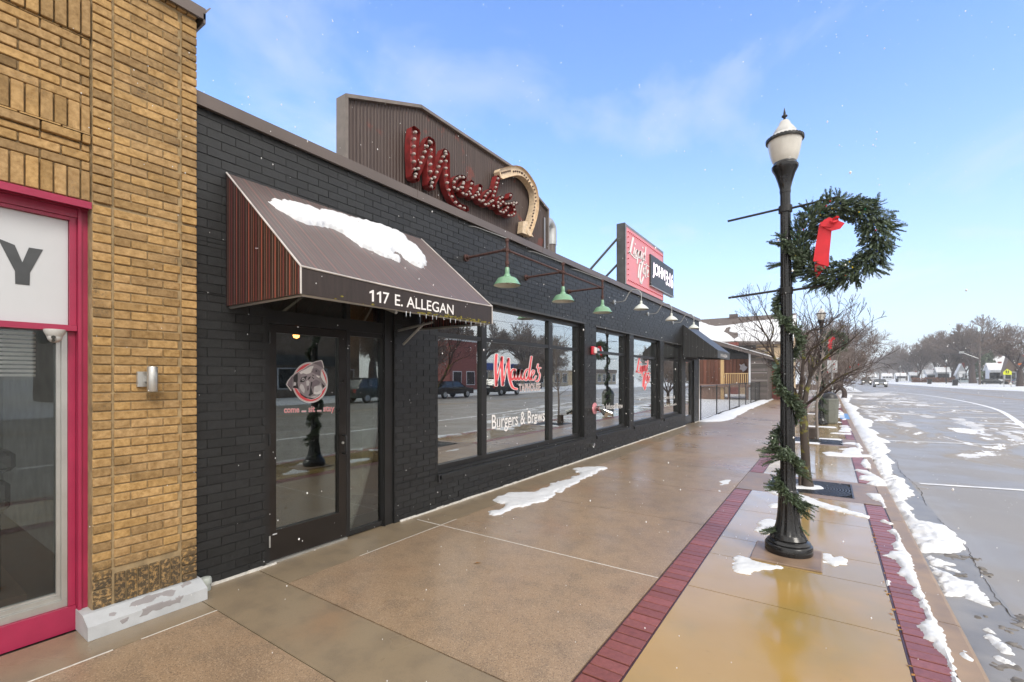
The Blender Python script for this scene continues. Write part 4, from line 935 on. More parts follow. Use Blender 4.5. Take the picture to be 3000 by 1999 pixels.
for b_ in bw_: b_[1].build('white_lettering', MT['dwhite'], W1)
mw.build('white_lettering', MT['dwhite'], W1); mr.build('red_lettering', MT['dred'], W1); mt_.build('inner_lettering', simple('decal_brick_red', (.3, .12, .12), .5), W1)
Ec = crop(1650, 950, 4.48)
m = MB(); tr = dec(Ec); a, b = tr2(Ec, 400, 1120), tr2(Ec, 795, 1098)
dwords('white_lettering', MT['dwhite'], W2, 'Musically Infused Brews', Ec, 385, 1135, 795, 1100, 78, 0, .0)
dwords('white_lettering', MT['dwhite'], W4, 'Craft Beer &', Ec, 1330, 985, 1465, 975, 40, 0, .0); dwords('white_lettering', MT['dwhite'], W4, 'Live Music', Ec, 1330, 1085, 1500, 1060, 34, 0, .0)
LNc = crop(1800, 640, 6.533)
liquid = [([(358, 372), (340, 450), (322, 540), (303, 630), (285, 668)], 1.25), ([(272, 640), (300, 668), (340, 705), (378, 748), (420, 768)], 1.0), ([(396, 482), (394, 500)], .9), ([(386, 560), (372, 640), (372, 700), (388, 690)], .8), ([(434, 600), (415, 608), (400, 655), (396, 712), (412, 735), (428, 690), (440, 612)], .7), ([(440, 605), (441, 700), (438, 790), (432, 862)], .8),
 ([(472, 620), (455, 690), (452, 748), (470, 755), (486, 700), (498, 630)], .7), ([(498, 630), (488, 700), (490, 770), (502, 765)], .8), ([(542, 552), (540, 570)], .9), ([(528, 640), (516, 715), (522, 775), (536, 770)], .8), ([(572, 662), (553, 680), (541, 735), (545, 790), (563, 785), (580, 720)], .7), ([(601, 552), (592, 640), (581, 720), (578, 790), (592, 812)], .8),
 ([(455, 1130), (460, 1040), (470, 950), (488, 858)], 1.1), ([(545, 812), (512, 835), (488, 870)], .8), ([(548, 812), (530, 880), (508, 980), (490, 1090), (492, 1190), (510, 1248), (532, 1185), (552, 1120)], 1.1), ([(578, 938), (556, 960), (545, 1010), (556, 1062), (577, 1040), (586, 980), (576, 938)], .8), ([(612, 868), (600, 960), (588, 1050), (590, 1130), (604, 1122)], .8), ([(562, 880), (605, 890), (662, 925)], .8), ([(626, 1062), (645, 1030), (650, 992), (636, 990), (620, 1050), (626, 1112), (652, 1108)], .7)]
mw = MB(); mr = MB()
def lnmap(p): return (11.93+(p[0]-275)/385*1.15, 2.10-(p[1]-375)/875*.95-(p[0]-275)/385*.16+.42*(p[0]-275)/385)
for pts, wd in liquid:
    q = [lnmap(p) for p in pts]; ribbon2(mw, q, wd*.026+.014, at(0), ax=.3); ribbon2(mr, q, wd*.026, at(.0012), ax=.3)
mw.build('white_lettering', MT['dwhite'], W3); mr.build('red_lettering', MT['dred'], W3)
# entrance door
DGX = -4.115
f = MB(); f.box(-4.17, -4.075, 2.13, 2.178, 0, 2.72); f.box(-4.17, -4.075, 3.44, 3.578, 0, 2.72); f.box(-4.17, -4.08, 2.178, 3.44, 2.13, 2.25); f.box(-4.17, -4.08, 2.178, 3.44, 2.66, 2.72); f.box(-4.165, -4.085, 2.975, 3.02, .02, 2.13); f.box(-4.165, -4.085, 2.975, 3.02, 2.25, 2.66)
f.box(-4.16, -4.09, 3.02, 3.44, .012, .062); f.box(-4.16, -4.09, 3.02, 3.44, 2.08, 2.13); f.box(-4.078, -4.058, 3.45, 3.462, 0, 2.7)
fr_ = f.build('door_frame', MT['blackmetal'], T2)
f = MB(); f.box(-4.15, -4.085, 2.182, 2.242, .02, 2.125); f.box(-4.15, -4.085, 2.888, 2.972, .02, 2.125); f.box(-4.15, -4.085, 2.242, 2.888, .02, .282); f.box(-4.15, -4.085, 2.242, 2.888, 2.05, 2.125)
dr = f.build('door', MT['darkbrown'], T2)
m = MB(); m.box(DGX-.005, DGX, 2.24, 2.89, .28, 2.052); m.build('door_pane', MT['dglass'], dr)
m = MB(); m.box(DGX-.005, DGX, 3.0, 3.45, .06, 2.09); m.box(DGX-.005, DGX, 2.17, 3.45, 2.24, 2.67); m.build('sidelight_pane', MT['dglass'], fr_)
m = MB(); m.box(-4.2, -4.06, 2.14, 2.97, -.005, .018); m.build('threshold', MT['alu'], fr_)
def pull(x, s, yy=2.93):
    m = MB(); m.tube(smoothline([(x, yy, .88), (x+s*.03, yy, .878), (x+s*.055, yy, .892), (x+s*.055, yy, .97), (x+s*.055, yy, 1.045), (x+s*.03, yy, 1.06), (x, yy, 1.058)], 4), .011, 8); return m.build('handle', MT['blackmetal'], dr, smooth=True)
pull(-4.085, 1); pull(-4.15, -1)
m = MB(); m.lathe([(.014, -4.085), (.014, -4.078), (.012, -4.074)], (0, 2.93, .985), 14, axis='x'); m.build('lock', MT['alu'], dr, smooth=True)
for z in (.2, 1.1, 2.0): m = MB(); m.tube([(-4.07, 2.176, z-.05), (-4.07, 2.176, z+.05)], .008, 8); m.build('hinge', MT['alu'] if z < .5 else MT['blackmetal'], dr)
m = MB(); m.box(-4.0849, -4.084, 2.21, 2.25, .245, .256); m.build('maker_plate', MT['panelwhite'], dr)
Dg = crop(800, 1030, 7.84); dgx = DGX
def dpoly(mb, pts, lay): mb.face([FX(*Dg(*p), dgx+.0012+.0009*lay) for p in pts])
def ell(cx, cy, rx, ry, n=40): return [(cx+rx*math.cos(2*math.pi*k/n), cy+ry*math.sin(2*math.pi*k/n)) for k in range(n)]
lay = {}
def L_(mat_, n, *polys): 
    mb = lay.setdefault(mat_, MB())
    for p in polys: dpoly(mb, p, n)
head = [(318, 762), (350, 680), (420, 590), (500, 520), (560, 485), (630, 440), (700, 405), (770, 350), (835, 312), (890, 292), (925, 262), (970, 242), (1095, 215), (1122, 240), (1138, 300), (1158, 372), (1148, 398), (1105, 425), (1125, 490), (1160, 580), (1195, 690), (1215, 790), (1150, 860), (1118, 900), (1098, 970), (1045, 1030), (970, 1072), (870, 1095), (760, 1062), (660, 992), (590, 915), (560, 862), (500, 832), (448, 845), (428, 905), (395, 865), (360, 815)]
hc = (770, 680); big = [(hc[0]+(x-hc[0])*1.04, hc[1]+(y-hc[1])*1.035) for x, y in head]
L_('dwhite', 0, ell(850, 715, 410, 470)); L_('doggrey', 1, ell(850, 715, 396, 455)); L_('dwhite', 2, ell(850, 715, 388, 446)); L_('dred', 3, ell(850, 715, 378, 434)); L_('dwhite', 4, big); L_('doggrey', 5, head)
L_('dwhite', 6, [(1100, 450), (1140, 500), (1180, 620), (1198, 740), (1140, 660), (1095, 580)], [(600, 480), (650, 450), (760, 400), (850, 345), (930, 330), (905, 450), (850, 500), (770, 525), (690, 500), (640, 525)])
L_('dogmauve', 6, [(330, 762), (440, 560), (455, 640), (440, 830), (425, 890), (375, 815)], [(915, 275), (1090, 225), (1135, 300), (1150, 385), (1080, 345), (1000, 300)], [(905, 390), (1000, 385), (1090, 455), (1085, 545), (980, 525), (880, 470)])
L_('doglight', 6, [(640, 740), (690, 770), (735, 880), (715, 960), (650, 905), (605, 820)], [(945, 810), (1090, 770), (1130, 850), (1100, 960), (1000, 1010), (925, 965)], [(760, 690), (800, 660), (840, 700), (820, 780), (770, 790)], [(860, 1045), (960, 1020), (1040, 1010), (960, 1065), (880, 1080)])
L_('dogmauve', 7, [(885, 715), (980, 640), (1060, 680), (1085, 740), (1020, 770), (950, 810), (905, 870), (885, 800)], [(790, 790), (830, 800), (825, 880), (790, 890), (770, 840)])
L_('dogdark', 8, [(462, 600), (500, 545), (565, 500), (568, 650), (560, 720), (590, 860), (540, 850), (450, 835), (475, 790), (470, 700)], [(872, 700), (855, 830), (838, 960), (808, 1010), (850, 1025), (920, 975), (895, 900), (878, 820), (905, 700)], [(795, 660), (815, 600), (868, 568), (850, 620)], [(888, 572), (950, 628), (935, 642), (895, 600)], [(900, 530), (955, 550), (910, 562)],
   [(618, 695), (650, 600), (690, 585), (785, 560), (745, 640), (715, 700), (640, 712)], ell(992, 450, 18, 22, 12), [(600, 925), (700, 1012), (800, 1062), (985, 1070), (880, 1098), (750, 1070), (650, 1005)], [(1108, 715), (1192, 795), (1140, 852), (1130, 770)], [(330, 775), (400, 840), (380, 800)], [(795, 850), (815, 840), (800, 905), (788, 900)])
L_('doglight', 9, ell(690, 640, 34, 38, 14), [(480, 700), (530, 715), (525, 780), (470, 790)]); L_('dogdark', 10, ell(690, 645, 18, 22, 12)); L_('dwhite', 10, [(945, 925), (1000, 940), (1110, 890), (1098, 960), (1040, 985), (940, 975)], [(995, 540), (1075, 580), (1060, 610), (1000, 580)])
dm = MB(); ks = list(lay); mi = []
for q_, k in enumerate(ks): i = len(dm.v); dm.v += lay[k].v; dm.f += [tuple(i+a for a in f) for f in lay[k].f]; mi += [q_]*len(lay[k].f)
do = dm.build('dog_emblem', MT[ks[0]], dr)
for k in ks[1:]: do.data.materials.append(MT[k])
do.data.polygons.foreach_set('material_index', mi)
tr = lambda p: 0
def tr2(f, x, y): v = FX(*f(x, y), DX); return (v.y, v.z)
DXs, DX = DX, DGX+.002
m = MB(); m2 = MB()
for t, a, b in (('come', 250, 605), ('...', 655, 760), ('sit', 812, 965), ('...', 1012, 1112), ('stay', 1155, 1412)):
    yb = lambda x: 1415-(x-250)*.035
    m = MB(); m2 = MB()
    if t == '...':
        for k in range(3): x = a+18+(b-a-36)*k/2; v = FX(*Dg(x, yb(x)-22), DX); m.lathe([(.009, 0), (.009, .0004)], (v.x, v.y, v.z), 10, axis='x'); m2.lathe([(.005, 0.0012), (.005, .0016)], (v.x, v.y, v.z), 10, axis='x')
    else:
        dtext(m, t, Dg, a, yb(a), b, yb(b), 150, 0, .028); dtext(m2, t, Dg, a+5, yb(a)-4, b-5, yb(b)-4, 142, .0012, -.008)
    m.build('white_lettering', MT['dwhite'], dr); m2.build('red_lettering', MT['dred'], dr)
DX = DXs
# far door
f = MB(); f.box(-4.2, -4.1, 16.47, 16.58, 0, 2.27); f.box(-4.2, -4.1, 17.6, 17.72, 0, 2.27); f.box(-4.2, -4.1, 16.58, 17.6, 2.19, 2.27); f.box(-4.19, -4.11, 16.58, 17.6, .02, .3); f.box(-4.19, -4.11, 17.45, 17.6, .3, 2.19); f.box(-4.19, -4.11, 16.58, 16.66, .3, 2.19)
f.tube([(-4.11, 17.2, .95), (-4.05, 17.2, .95), (-4.05, 17.2, 1.2), (-4.11, 17.2, 1.2)], .012, 6)
d2 = f.build('rear_door', MT['blackmetal'], T2)
m = MB(); m.box(-4.155, -4.15, 16.66, 17.45, .3, 2.19); m.build('door_pane', MT['glass'], d2)
m = MB(); m.box(-4.046, -4.028, 18.44, 18.47, 0, 2.34); m.build('corner_strip', MT['dwhite'], T2)
pend = thing('pendant_lamp', 'small glowing amber pendant bulb seen through the top of the entrance door', 'lamp', tuple(FX(868, 977, -5.2)))
c = FX(868, 977, -5.2); m = MB(); m.lathe([(.004, -.06), (.03, -.05), (.04, -.01), (.03, .04), (.012, .06)], c, 12); m.build('bulb', MT['filament'], pend, smooth=True)
m = MB(); m.tube([(c.x, c.y, c.z+.06), (c.x, c.y, 3.3)], .006, 5); m.build('cord', MT['dark'], pend)
# --------------------------------------------------------------- fittings on the black wall
o = thing('downspout_outlet', 'grey plastic drain elbow at the foot of the black wall beside the stone base', 'pipe', (-4.0, 1.63, 0))
m = MB(); m.lathe([(.034, 0), (.034, .05), (.04, .05), (.04, .085), (.034, .098), (.012, .104)], (-3.99, 1.635, 0), 16); m.build('pipe', simple('grey_pvc', (.4, .43, .4), .4), o, smooth=True)
s_ = thing('fire_alarm_strobe', 'red fire alarm horn with clear strobe on the black pier', 'alarm', (XF, 8.88, 2.21))
m = MB(); m.bevbox(XF, XF+.055, 8.80, 8.94, 2.12, 2.29, .012); m.build('housing', simple('red_alarm', (.55, .03, .05), .4), s_)
m = MB(); m.bevbox(XF+.055, XF+.10, 8.82, 8.92, 2.14, 2.27, .015); m.build('strobe_lens', simple('strobe', (.75, .62, .6), .15), s_)
c = Vector((XF, 9.06, .98)); s_ = thing('fire_hose_connection', 'chrome two-outlet hose connection with pink wall plate beside the tall window', 'hose connection', tuple(c))
c = Vector((XF, 9.0, 1.0)); m = MB(); m.lathe([(.12, XF+.0), (.12, XF+.012), (.07, XF+.016)], (0, c.y, c.z), 24, axis='x'); m.build('wall_plate', simple('pink_plate', (.72, .28, .32), .35), s_, smooth=True)
m = MB(); m.lathe([(.06, XF+.03), (.06, XF+.12), (.075, XF+.14), (.07, XF+.2)], (0, c.y, c.z), 18, axis='x')
for dy in (-.07, .07):
    a = Vector((XF+.17, c.y+dy*.6, c.z-.03)); b = a+Vector((.12, dy, -.06)); m.tube([a, b], .045, 14); m.tube([b-(b-a)*.1, b+(b-a)*.28], .056, 14)
m.build('outlet', MT['chrome'], s_, smooth=True)
s_ = thing('wall_spigot', 'small metal spigot low on the black wall under the strobe', 'spigot', (XF, 8.8, .27)); m = MB(); m.tube([(XF, 8.8, .27), (XF+.07, 8.8, .27)], .018, 10); m.lathe([(.035, XF+.07), (.035, XF+.09)], (0, 8.8, .27), 10, axis='x'); m.tube([(XF+.05, 8.8, .27), (XF+.07, 8.8, .21)], .014, 8); m.build('valve', MT['chrome'], s_, smooth=True)
s_ = thing('drain_cap', 'small black box low on the wall below the left end of the big window', 'box', (XF, 4.3, .4)); m = MB(); m.bevbox(XF, XF+.03, 4.28, 4.33, .33, .43, .006); m.build('cover', MT['dark'], s_)
# --------------------------------------------------------------- big awning
AW = thing('awning', 'brown canvas awning with red and tan stripes over the entrance door', 'awning', (-4.04, 2.9, 2.23))
ya, yb, zt, zf, zb, xf = 1.805, 3.985, 3.31, 2.408, 2.222, -2.98
m = MB(); n = 14
for k in range(n):
    y0, y1 = ya+(yb-ya)*k/n, ya+(yb-ya)*(k+1)/n; nv = 6
    for q in range(nv):
        def P(y, t): 
            s = math.sin(math.pi*(y-ya)/(yb-ya)); return (-4.04+(xf+4.04)*t, y, zt+(zf-zt)*t-.016*s*math.sin(math.pi*t)-.014*s*t+.004*math.cos(y*9)*math.sin(math.pi*t))
        m.face([P(y0, q/nv), P(y0, (q+1)/nv), P(y1, (q+1)/nv), P(y1, q/nv)])
for y, s in ((ya, 1), (yb, -1)):
    p = [(-4.04, y, zt), (-4.04, y, zb+.005), (xf, y, zb), (xf, y, zf)]; m.face(p[::s])
top = m.build('canopy', MT['fabric'], AW, smooth=True)
m = MB(); 
for k in range(n):
    y0, y1 = ya+(yb-ya)*k/n, ya+(yb-ya)*(k+1)/n; sg = lambda y: .014*math.sin(math.pi*(y-ya)/(yb-ya))
    m.face([(xf, y0, zb-sg(y0)*.6), (xf, y1, zb-sg(y1)*.6), (xf, y1, zf-sg(y1)), (xf, y0, zf-sg(y0))])
val = m.build('valance', MT['brownvinyl'], AW)
m = MB(); a, b = FX(*crop(600, 450, 2.614)(1258, 1130), xf+.002), FX(*crop(600, 450, 2.614)(1905, 1235), xf+.002)
cap = FX(*crop(600, 450, 2.614)(1258, 1040), xf+.002).z-a.z
vf = lambda x, z: (xf+.002, x, a.z+(b.z-a.z)*(x-a.y)/(b.y-a.y)+z)
wd_ = b.y-a.y
for t0 in (0, .073): m.face([vf(a.y+wd_*(t0+.028), 0), vf(a.y+wd_*(t0+.047), 0), vf(a.y+wd_*(t0+.047), cap), vf(a.y+wd_*(t0+.035), cap), vf(a.y+wd_*(t0+.028), cap*.86)]); m.face([vf(a.y+wd_*(t0+.004), cap*.66), vf(a.y+wd_*(t0+.028), cap*.74), vf(a.y+wd_*(t0+.035), cap), vf(a.y+wd_*(t0+.004), cap*.80)])
put_text(m, '7', a.y+wd_*.14, a.y+wd_*.205, 0, cap, vf, .008, base=True); put_words('lettering', MT['dwhite'], val, 'E. ALLEGAN', a.y+wd_*.265, b.y, 0, cap, vf, .008); m.build('lettering', MT['dwhite'], val)
m = MB()
for p in ([(-4.035, ya, zt), (xf+.003, ya, zf+.003), (xf+.004, ya, zb)], [(-4.035, yb, zt), (xf+.003, yb, zf+.003), (xf+.004, yb, zb)], [(xf+.004, ya+(yb-ya)*k/12, zf+.002-.014*math.sin(math.pi*k/12)) for k in range(13)]): m.tube(p, .007, 6)
m.build('piping', MT['piping'], AW, smooth=True)
m = MB()
for p in ([(-4.03, ya+.03, zb), (xf-.03, ya+.03, zb), (xf-.03, yb-.03, zb), (-4.03, yb-.03, zb)], [(xf-.03, ya+.03, zb), (-4.03, ya+.03, zt-.05)], [(xf-.03, yb-.03, zb), (-4.03, yb-.03, zt-.05)], [(-4.03, 2.7, 2.55), (xf-.05, 2.7, 2.2)], [(-4.03, 3.62, 2.18), (-3.5, 3.62, 2.24)], [(-3.62, 3.62, 2.24), (-3.95, 3.62, 2.02)]): m.tube(p, .014, 6)
m.build('frame', MT['galv'], AW)
m = MB(); ys_ = [random.uniform(2.9, 3.95) for _ in range(90)]+[random.uniform(ya, yb) for _ in range(12)]
for y in ys_:
    z = zb-.008*math.sin(math.pi*(y-ya)/(yb-ya))+abs(random.gauss(0, .012)); r = random.uniform(.006, .02); i = len(m.v)
    m.v += [(xf+.004, y-r, z), (xf+.006, y, z-r*.4), (xf+.004, y+r, z), (xf+.005, y, z+r*.5)]; m.f.append((i, i+1, i+2, i+3))
kind(m.build('moss', MT['moss'], val), 'stuff')
for k in range(15):
    y = 2.75+k*.08+random.uniform(-.02, .02); l = random.uniform(.02, .05); m = MB(); m.tube([(xf-.002, y, zb-.006), (xf-.002, y, zb-.006-l)], [.0035, .001], 5); m.build('icicle', MT['ice'], AW)
Tc = crop(600, 450, 2.614); e1 = Vector((xf+4.04, 0, zf-zt)).normalized(); nn = Vector((zt-zf, 0, xf+4.04)).normalized(); O = Vector((-4.04, 0, zt))
pts = [(485, 358), (520, 352), (575, 366), (600, 360), (640, 360), (720, 380), (780, 400), (850, 430), (900, 428), (1000, 455), (1130, 487), (1240, 515), (1340, 545), (1400, 568), (1450, 585), (1510, 620), (1550, 650), (1560, 675), (1610, 705), (1650, 745), (1695, 800), (1698, 850), (1660, 870), (1620, 850), (1580, 830), (1540, 800), (1500, 760), (1465, 742), (1435, 765), (1500, 790), (1505, 825), (1450, 800), (1400, 785), (1350, 770), (1290, 735), (1210, 705), (1150, 670), (1080, 620), (1020, 580), (965, 563), (880, 550), (780, 535), (700, 510), (640, 478), (580, 440), (530, 410), (495, 380)]
pl_ = []
for p in pts:
    v = PLANE(*Tc(*p), O, nn)-O; pl_.append((v.dot(e1), v.y))
m = MB(); snow_mesh(m, [pl_], (O-nn*.012, e1, Vector((0, 1, 0)), nn), cell=.009, thick=.05, rag=.038, rs=20, soft=.035, seed=120, bumpy=.3)
m.v = [(x+4.04, y-2.9, z-3.0) for x, y, z in m.v]; o = m.build('awning_snow', MT['snow'], smooth=True); o.location = (-4.04, 2.9, 3.0); tag(o, 'thick slab of snow lying on the brown striped awning', 'snow')
# --------------------------------------------------------------- far awning
A2 = thing('awning', 'dark grey canvas awning over the far door at the end of the black wall', 'awning', (-4.04, 17.1, 2.3))
m = MB(); y0, y1, xf2 = 16.1, 18.3, -2.96; z0, z1, z2 = 3.42, 2.53, 2.275
m.face([(-4.04, y0, z0), (xf2, y0, z1), (xf2, y1, z1), (-4.04, y1, z0)]); m.face([(-4.04, y0, z0), (-4.04, y0, 2.34), (xf2, y0, z2), (xf2, y0, z1)]); m.face([(-4.04, y1, z0), (xf2, y1, z1), (xf2, y1, z2), (-4.04, y1, 2.34)])
m.build('canopy', MT['dfabric'], A2)
m = MB(); m.face([(xf2, y0, z2), (xf2, y1, z2), (xf2, y1, z1), (xf2, y0, z1)]); v2 = m.build('valance', simple('charcoal_vinyl', (.05, .052, .054), .5), A2)
put_words('lettering', MT['dwhite'], v2, '119 E. ALLEGAN', y0+.5, y1-.5, 2.34, 2.44, lambda x, z: (xf2+.003, x, z), .01)

bk = thing('bucket', 'white bucket with a yellow cloth standing inside the left pane of the big window', 'bucket', (-4.75, 4.9, .8)); c = FX(*Fc(190, 1300), -4.6)
m = MB(); m.lathe([(.07, 0), (.085, .16), (.09, .165)], c, 14); m.build('body', MT['domew'], bk, smooth=True); m = MB(); m.bevbox(c.x-.02, c.x+.08, c.y-.14, c.y-.09, c.z+.06, c.z+.16, .01); m.build('cloth', simple('yellow_cloth', (.6, .4, .05), .8), bk)
tb = thing('counter_table', 'dark table carrying the white bucket inside the big window', 'table', (c.x, c.y, 0)); m = MB(); m.bevbox(c.x-.4, c.x+.2, c.y-.7, c.y+.5, c.z-.04, c.z-.002, .008); m.build('table_top', MT['wood'], tb)
for dx, dy in ((-.35, -.65), (.15, -.65), (-.35, .45), (.15, .45)): m = MB(); m.box(c.x+dx-.02, c.x+dx+.02, c.y+dy-.02, c.y+dy+.02, 0, c.z-.04); m.build('leg', MT['dark'], tb)
ps = thing('paper_notice', 'white paper notice taped inside the left pane of the big window', 'notice', tuple(FX(*Fc(158, 1170), -4.22))); c2 = FX(*Fc(158, 1200), -4.215); m = MB(); m.box(-4.216, -4.214, c2.y-.13, c2.y+.13, c2.z-.17, c2.z+.17); m.build('sheet', MT['panelwhite'], ps)
# ================================================================== ROOF SIGNS AND WALL LAMPS
R3 = crop(900, 250, 2.4125); Dc = crop(1300, 640, 2.376)
BX = -4.25
SB = thing('roof_sign', 'rusty corrugated rooftop signboard with red bulb script reading Maudes and a cream arrow', 'sign', (BX, 5.3, 3.5))
o_ = [(3.08, 3.5), (3.08, 4.667), (4.19, 5.085), (6.32, 5.09), (7.43, 4.74), (7.43, 3.5)]
m = MB(); m.prism([(BX-.14, y, z) for y, z in o_], (.10, 0, 0)); m.box(BX-.6, BX-.14, 3.2, 3.28, 3.5, 3.6); m.box(BX-.6, BX-.14, 7.2, 7.28, 3.5, 3.6)
ribs = 90
for k in range(ribs):
    y = 3.12+(7.40-3.12)*k/ribs; wv = (7.40-3.12)/ribs
    def zt_(y):
        for (a, b), (c, d) in zip(o_[1:], o_[2:]):
            if a <= y <= c: return b+(d-b)*(y-a)/(c-a)-.035
        return 4.6
    za, zb2 = zt_(y+wv*.3), zt_(y+wv*.7)
    m.prism([(BX-.04, y+wv*.12, 3.5), (BX-.034, y+wv*.3, 3.5), (BX-.034, y+wv*.7, 3.5), (BX-.04, y+wv*.88, 3.5)], (0, 0, min(za, zb2)-3.5))
m.build('panel', MT['rustpanel'], SB)
m = MB(); ring = o_
for (a, b), (c, d) in zip(ring, ring[1:]):
    dv = Vector((0, c-a, d-b)).normalized(); q = Vector((0, dv.z, -dv.y)); A_, B_ = Vector((0, a, b)), Vector((0, c, d))
    m.prism([Vector((BX-.15, 0, 0))+A_-q*.004, Vector((BX-.15, 0, 0))+B_-q*.004, Vector((BX-.15, 0, 0))+B_+q*.034, Vector((BX-.15, 0, 0))+A_+q*.034], (.16 if abs(d-b) < 1 else .158, 0, 0))
m.build('trim', simple('grey_sign_trim', (.17, .145, .13), .5, var=.3, vs=5), SB)
m = MB(); m.box(BX-.02, BX-.005, 7.28, 7.31, 3.6, 4.55); m.build('conduit', MT['galv'], SB)
LX = -4.15
trc = lambda pts: [(lambda v: (v.y, v.z))(FX(*R3(*p), LX)) for p in pts]
sh = lambda x: (lambda y, z: (x, y, z))
letters = {'M': [([(772, 315), (765, 360), (760, 405), (759, 450), (759, 500), (761, 550), (764, 605), (766, 655)], .105), ([(766, 640), (782, 607), (797, 570), (812, 533), (827, 492), (842, 457), (855, 422), (876, 385)], .085), ([(878, 388), (880, 440), (878, 488), (877, 532), (877, 575), (877, 620), (880, 665), (880, 715)], .105), ([(882, 700), (897, 668), (912, 635), (925, 602), (938, 567), (953, 532), (968, 503), (982, 468)], .085), ([(984, 470), (986, 520), (985, 565), (986, 608), (990, 650), (995, 690), (1003, 732), (1020, 772), (1042, 812), (1068, 842), (1097, 862), (1128, 872)], .095)],
 'a': [([(1118, 655), (1086, 648), (1057, 662), (1040, 692), (1043, 725), (1070, 735), (1095, 716), (1112, 685)], .07), ([(1112, 675), (1102, 715), (1104, 765), (1132, 772), (1152, 745)], .07)],
 'u': [([(1168, 682), (1163, 715), (1155, 748), (1160, 788), (1184, 788), (1203, 765), (1218, 740), (1228, 710)], .07), ([(1224, 725), (1214, 795), (1232, 825), (1250, 800)], .07)],
 'd': [([(1302, 745), (1276, 765), (1258, 790), (1250, 825), (1270, 845), (1297, 828), (1315, 805)], .07), ([(1354, 648), (1346, 680), (1338, 712), (1330, 745), (1321, 775), (1315, 812), (1320, 855), (1340, 860)], .07)],
 'e': [([(1345, 858), (1366, 842), (1388, 818), (1380, 792), (1361, 806), (1350, 840), (1358, 880), (1382, 900), (1408, 885), (1425, 855)], .06)],
 'apostrophe': [([(1444, 768), (1432, 800)], .06)],
 's': [([(1398, 838), (1432, 836), (1470, 828), (1486, 832)], .05), ([(1484, 834), (1461, 845), (1464, 870), (1470, 895), (1458, 915), (1430, 922), (1405, 905)], .06)]}
tot = 0
bulbsrc = None
for nm, strokes in letters.items():
    m = MB(); L = [] 
    for pts, wd in strokes:
        q = trc(pts); wd *= (.84 if nm == 'M' else .74); line_ = ribbon2(m, q, wd, sh(LX-.05), ax=.62); ribbon2(m, q, wd, None, None, (sh(LX-.095), sh(LX)), ax=.62)
        s = 0; acc = .03; prev = line_[0]; stp = .092 if nm == 'M' else .08
        for p in line_[1:]:
            d = (p-prev).length; s += d
            while acc <= s and d > 0: t = 1-(s-acc)/d; L.append(prev.lerp(p, t)); acc += stp
            prev = p
    lt = m.build('letter', MT['redcan'], SB)
    for p in L:
        if tot >= 99: break
        tot += 1
        if bulbsrc is None:
            b = MB(); b.lathe([(.001, .062), (.012, .058), (.0185, .045), (.02, .034), (.016, .018), (.011, .0)], (0, 0, 0), 10, axis='x'); bulbsrc = b
        bm = MB(); bm.v = [(x+LX-.05, y+p.x, z+p.y) for x, y, z in bulbsrc.v]; bm.f = bulbsrc.f; bm.build('bulb', MT['bulb'], lt, smooth=True)
arr = trc([(1372, 628), (1400, 618), (1448, 606), (1485, 603), (1518, 613), (1550, 640), (1580, 680), (1605, 725), (1618, 780), (1619, 850), (1610, 905), (1595, 960), (1577, 1010), (1565, 1040)])
m = MB(); L = ribbon2(m, arr, .15, sh(LX-.03), taper=0); ribbon2(m, arr, .15, None, None, (sh(LX-.1), sh(LX+.01)))
head_ = trc([(1528, 960), (1560, 962), (1560, 1002), (1580, 1040), (1600, 1072), (1560, 1058), (1520, 1042)]); m.prism([(LX-.1, y, z) for y, z in head_][::-1], (.1, 0, 0))
ar = m.build('arrow', MT['cream'], SB)
m = MB(); s = 0; acc = .08; prev = L[0]
for p in L[1:]:
    d = (p-prev).length; s += d
    while acc <= s: c = prev.lerp(p, 1-(s-acc)/d); m.lathe([(.001, LX-.01), (.014, LX-.012), (.014, LX-.03)], (0, c.x+(.02 if int(acc*100) % 2 else -.02), c.y), 8, axis='x'); acc += .062
    prev = p
m.build('socket', MT['socket'], ar)
# vent pipe behind the sign
vp = thing('vent_pipe', 'galvanised gooseneck vent pipe on the roof behind the rusty signboard', 'vent', (-4.9, 8.9, 3.5))
c = FX(*R3(1728, 1130), -4.9); hh_ = FX(*R3(1728, 990), -4.9).z
m = MB(); m.tube([(c.x, c.y, 3.5), (c.x, c.y, hh_-.2)], .09, 14); m.build('pipe', MT['coping'], vp)
m = MB(); m.tube(smoothline([(c.x, c.y, c.z), (c.x, c.y, hh_-.12), (c.x, c.y-.04, hh_-.03), (c.x, c.y-.14, hh_+.02), (c.x, c.y-.26, hh_-.02), (c.x, c.y-.3, hh_-.1)], 4), .105, 16); m.build('hood', MT['galv'], vp, smooth=True)
# ------------------------------------------------------------------ pink sign with message board
LS = thing('bar_sign', 'pink rooftop sign with white script and an electronic message board', 'sign', (-4.15, 12.3, 3.7))
m = MB(); m.box(-4.26, -4.06, 10.75, 13.86, 3.6, 5.37); m.box(-4.258, -4.052, 10.76, 10.80, 3.6, 5.38); m.build('cabinet', simple('charcoal_cabinet', (.05, .052, .055), .5), LS)
m = MB(); m.box(-4.06, -4.045, 10.83, 13.83, 3.92, 5.30); fc = m.build('sign_face', MT['salmon'], LS)
m = MB(); m.box(-4.06, -4.04, 10.76, 10.826, 3.9, 5.36); m.box(-4.06, -4.04, 10.826, 13.86, 5.30, 5.36); m.box(-4.06, -4.04, 13.83, 13.86, 3.9, 5.30); m.build('frame', simple('grey_frame', (.2, .2, .2), .4), LS)
m = MB(); DXb = DX
for pts, wd in liquid:
    q = [(lambda v: (v.y, v.z))(FX(*LNc(*p), -4.04)) for p in pts]; ribbon2(m, q, wd*.030, sh(-4.036), ax=.3)
m.build('lettering', MT['dwhite'], fc)
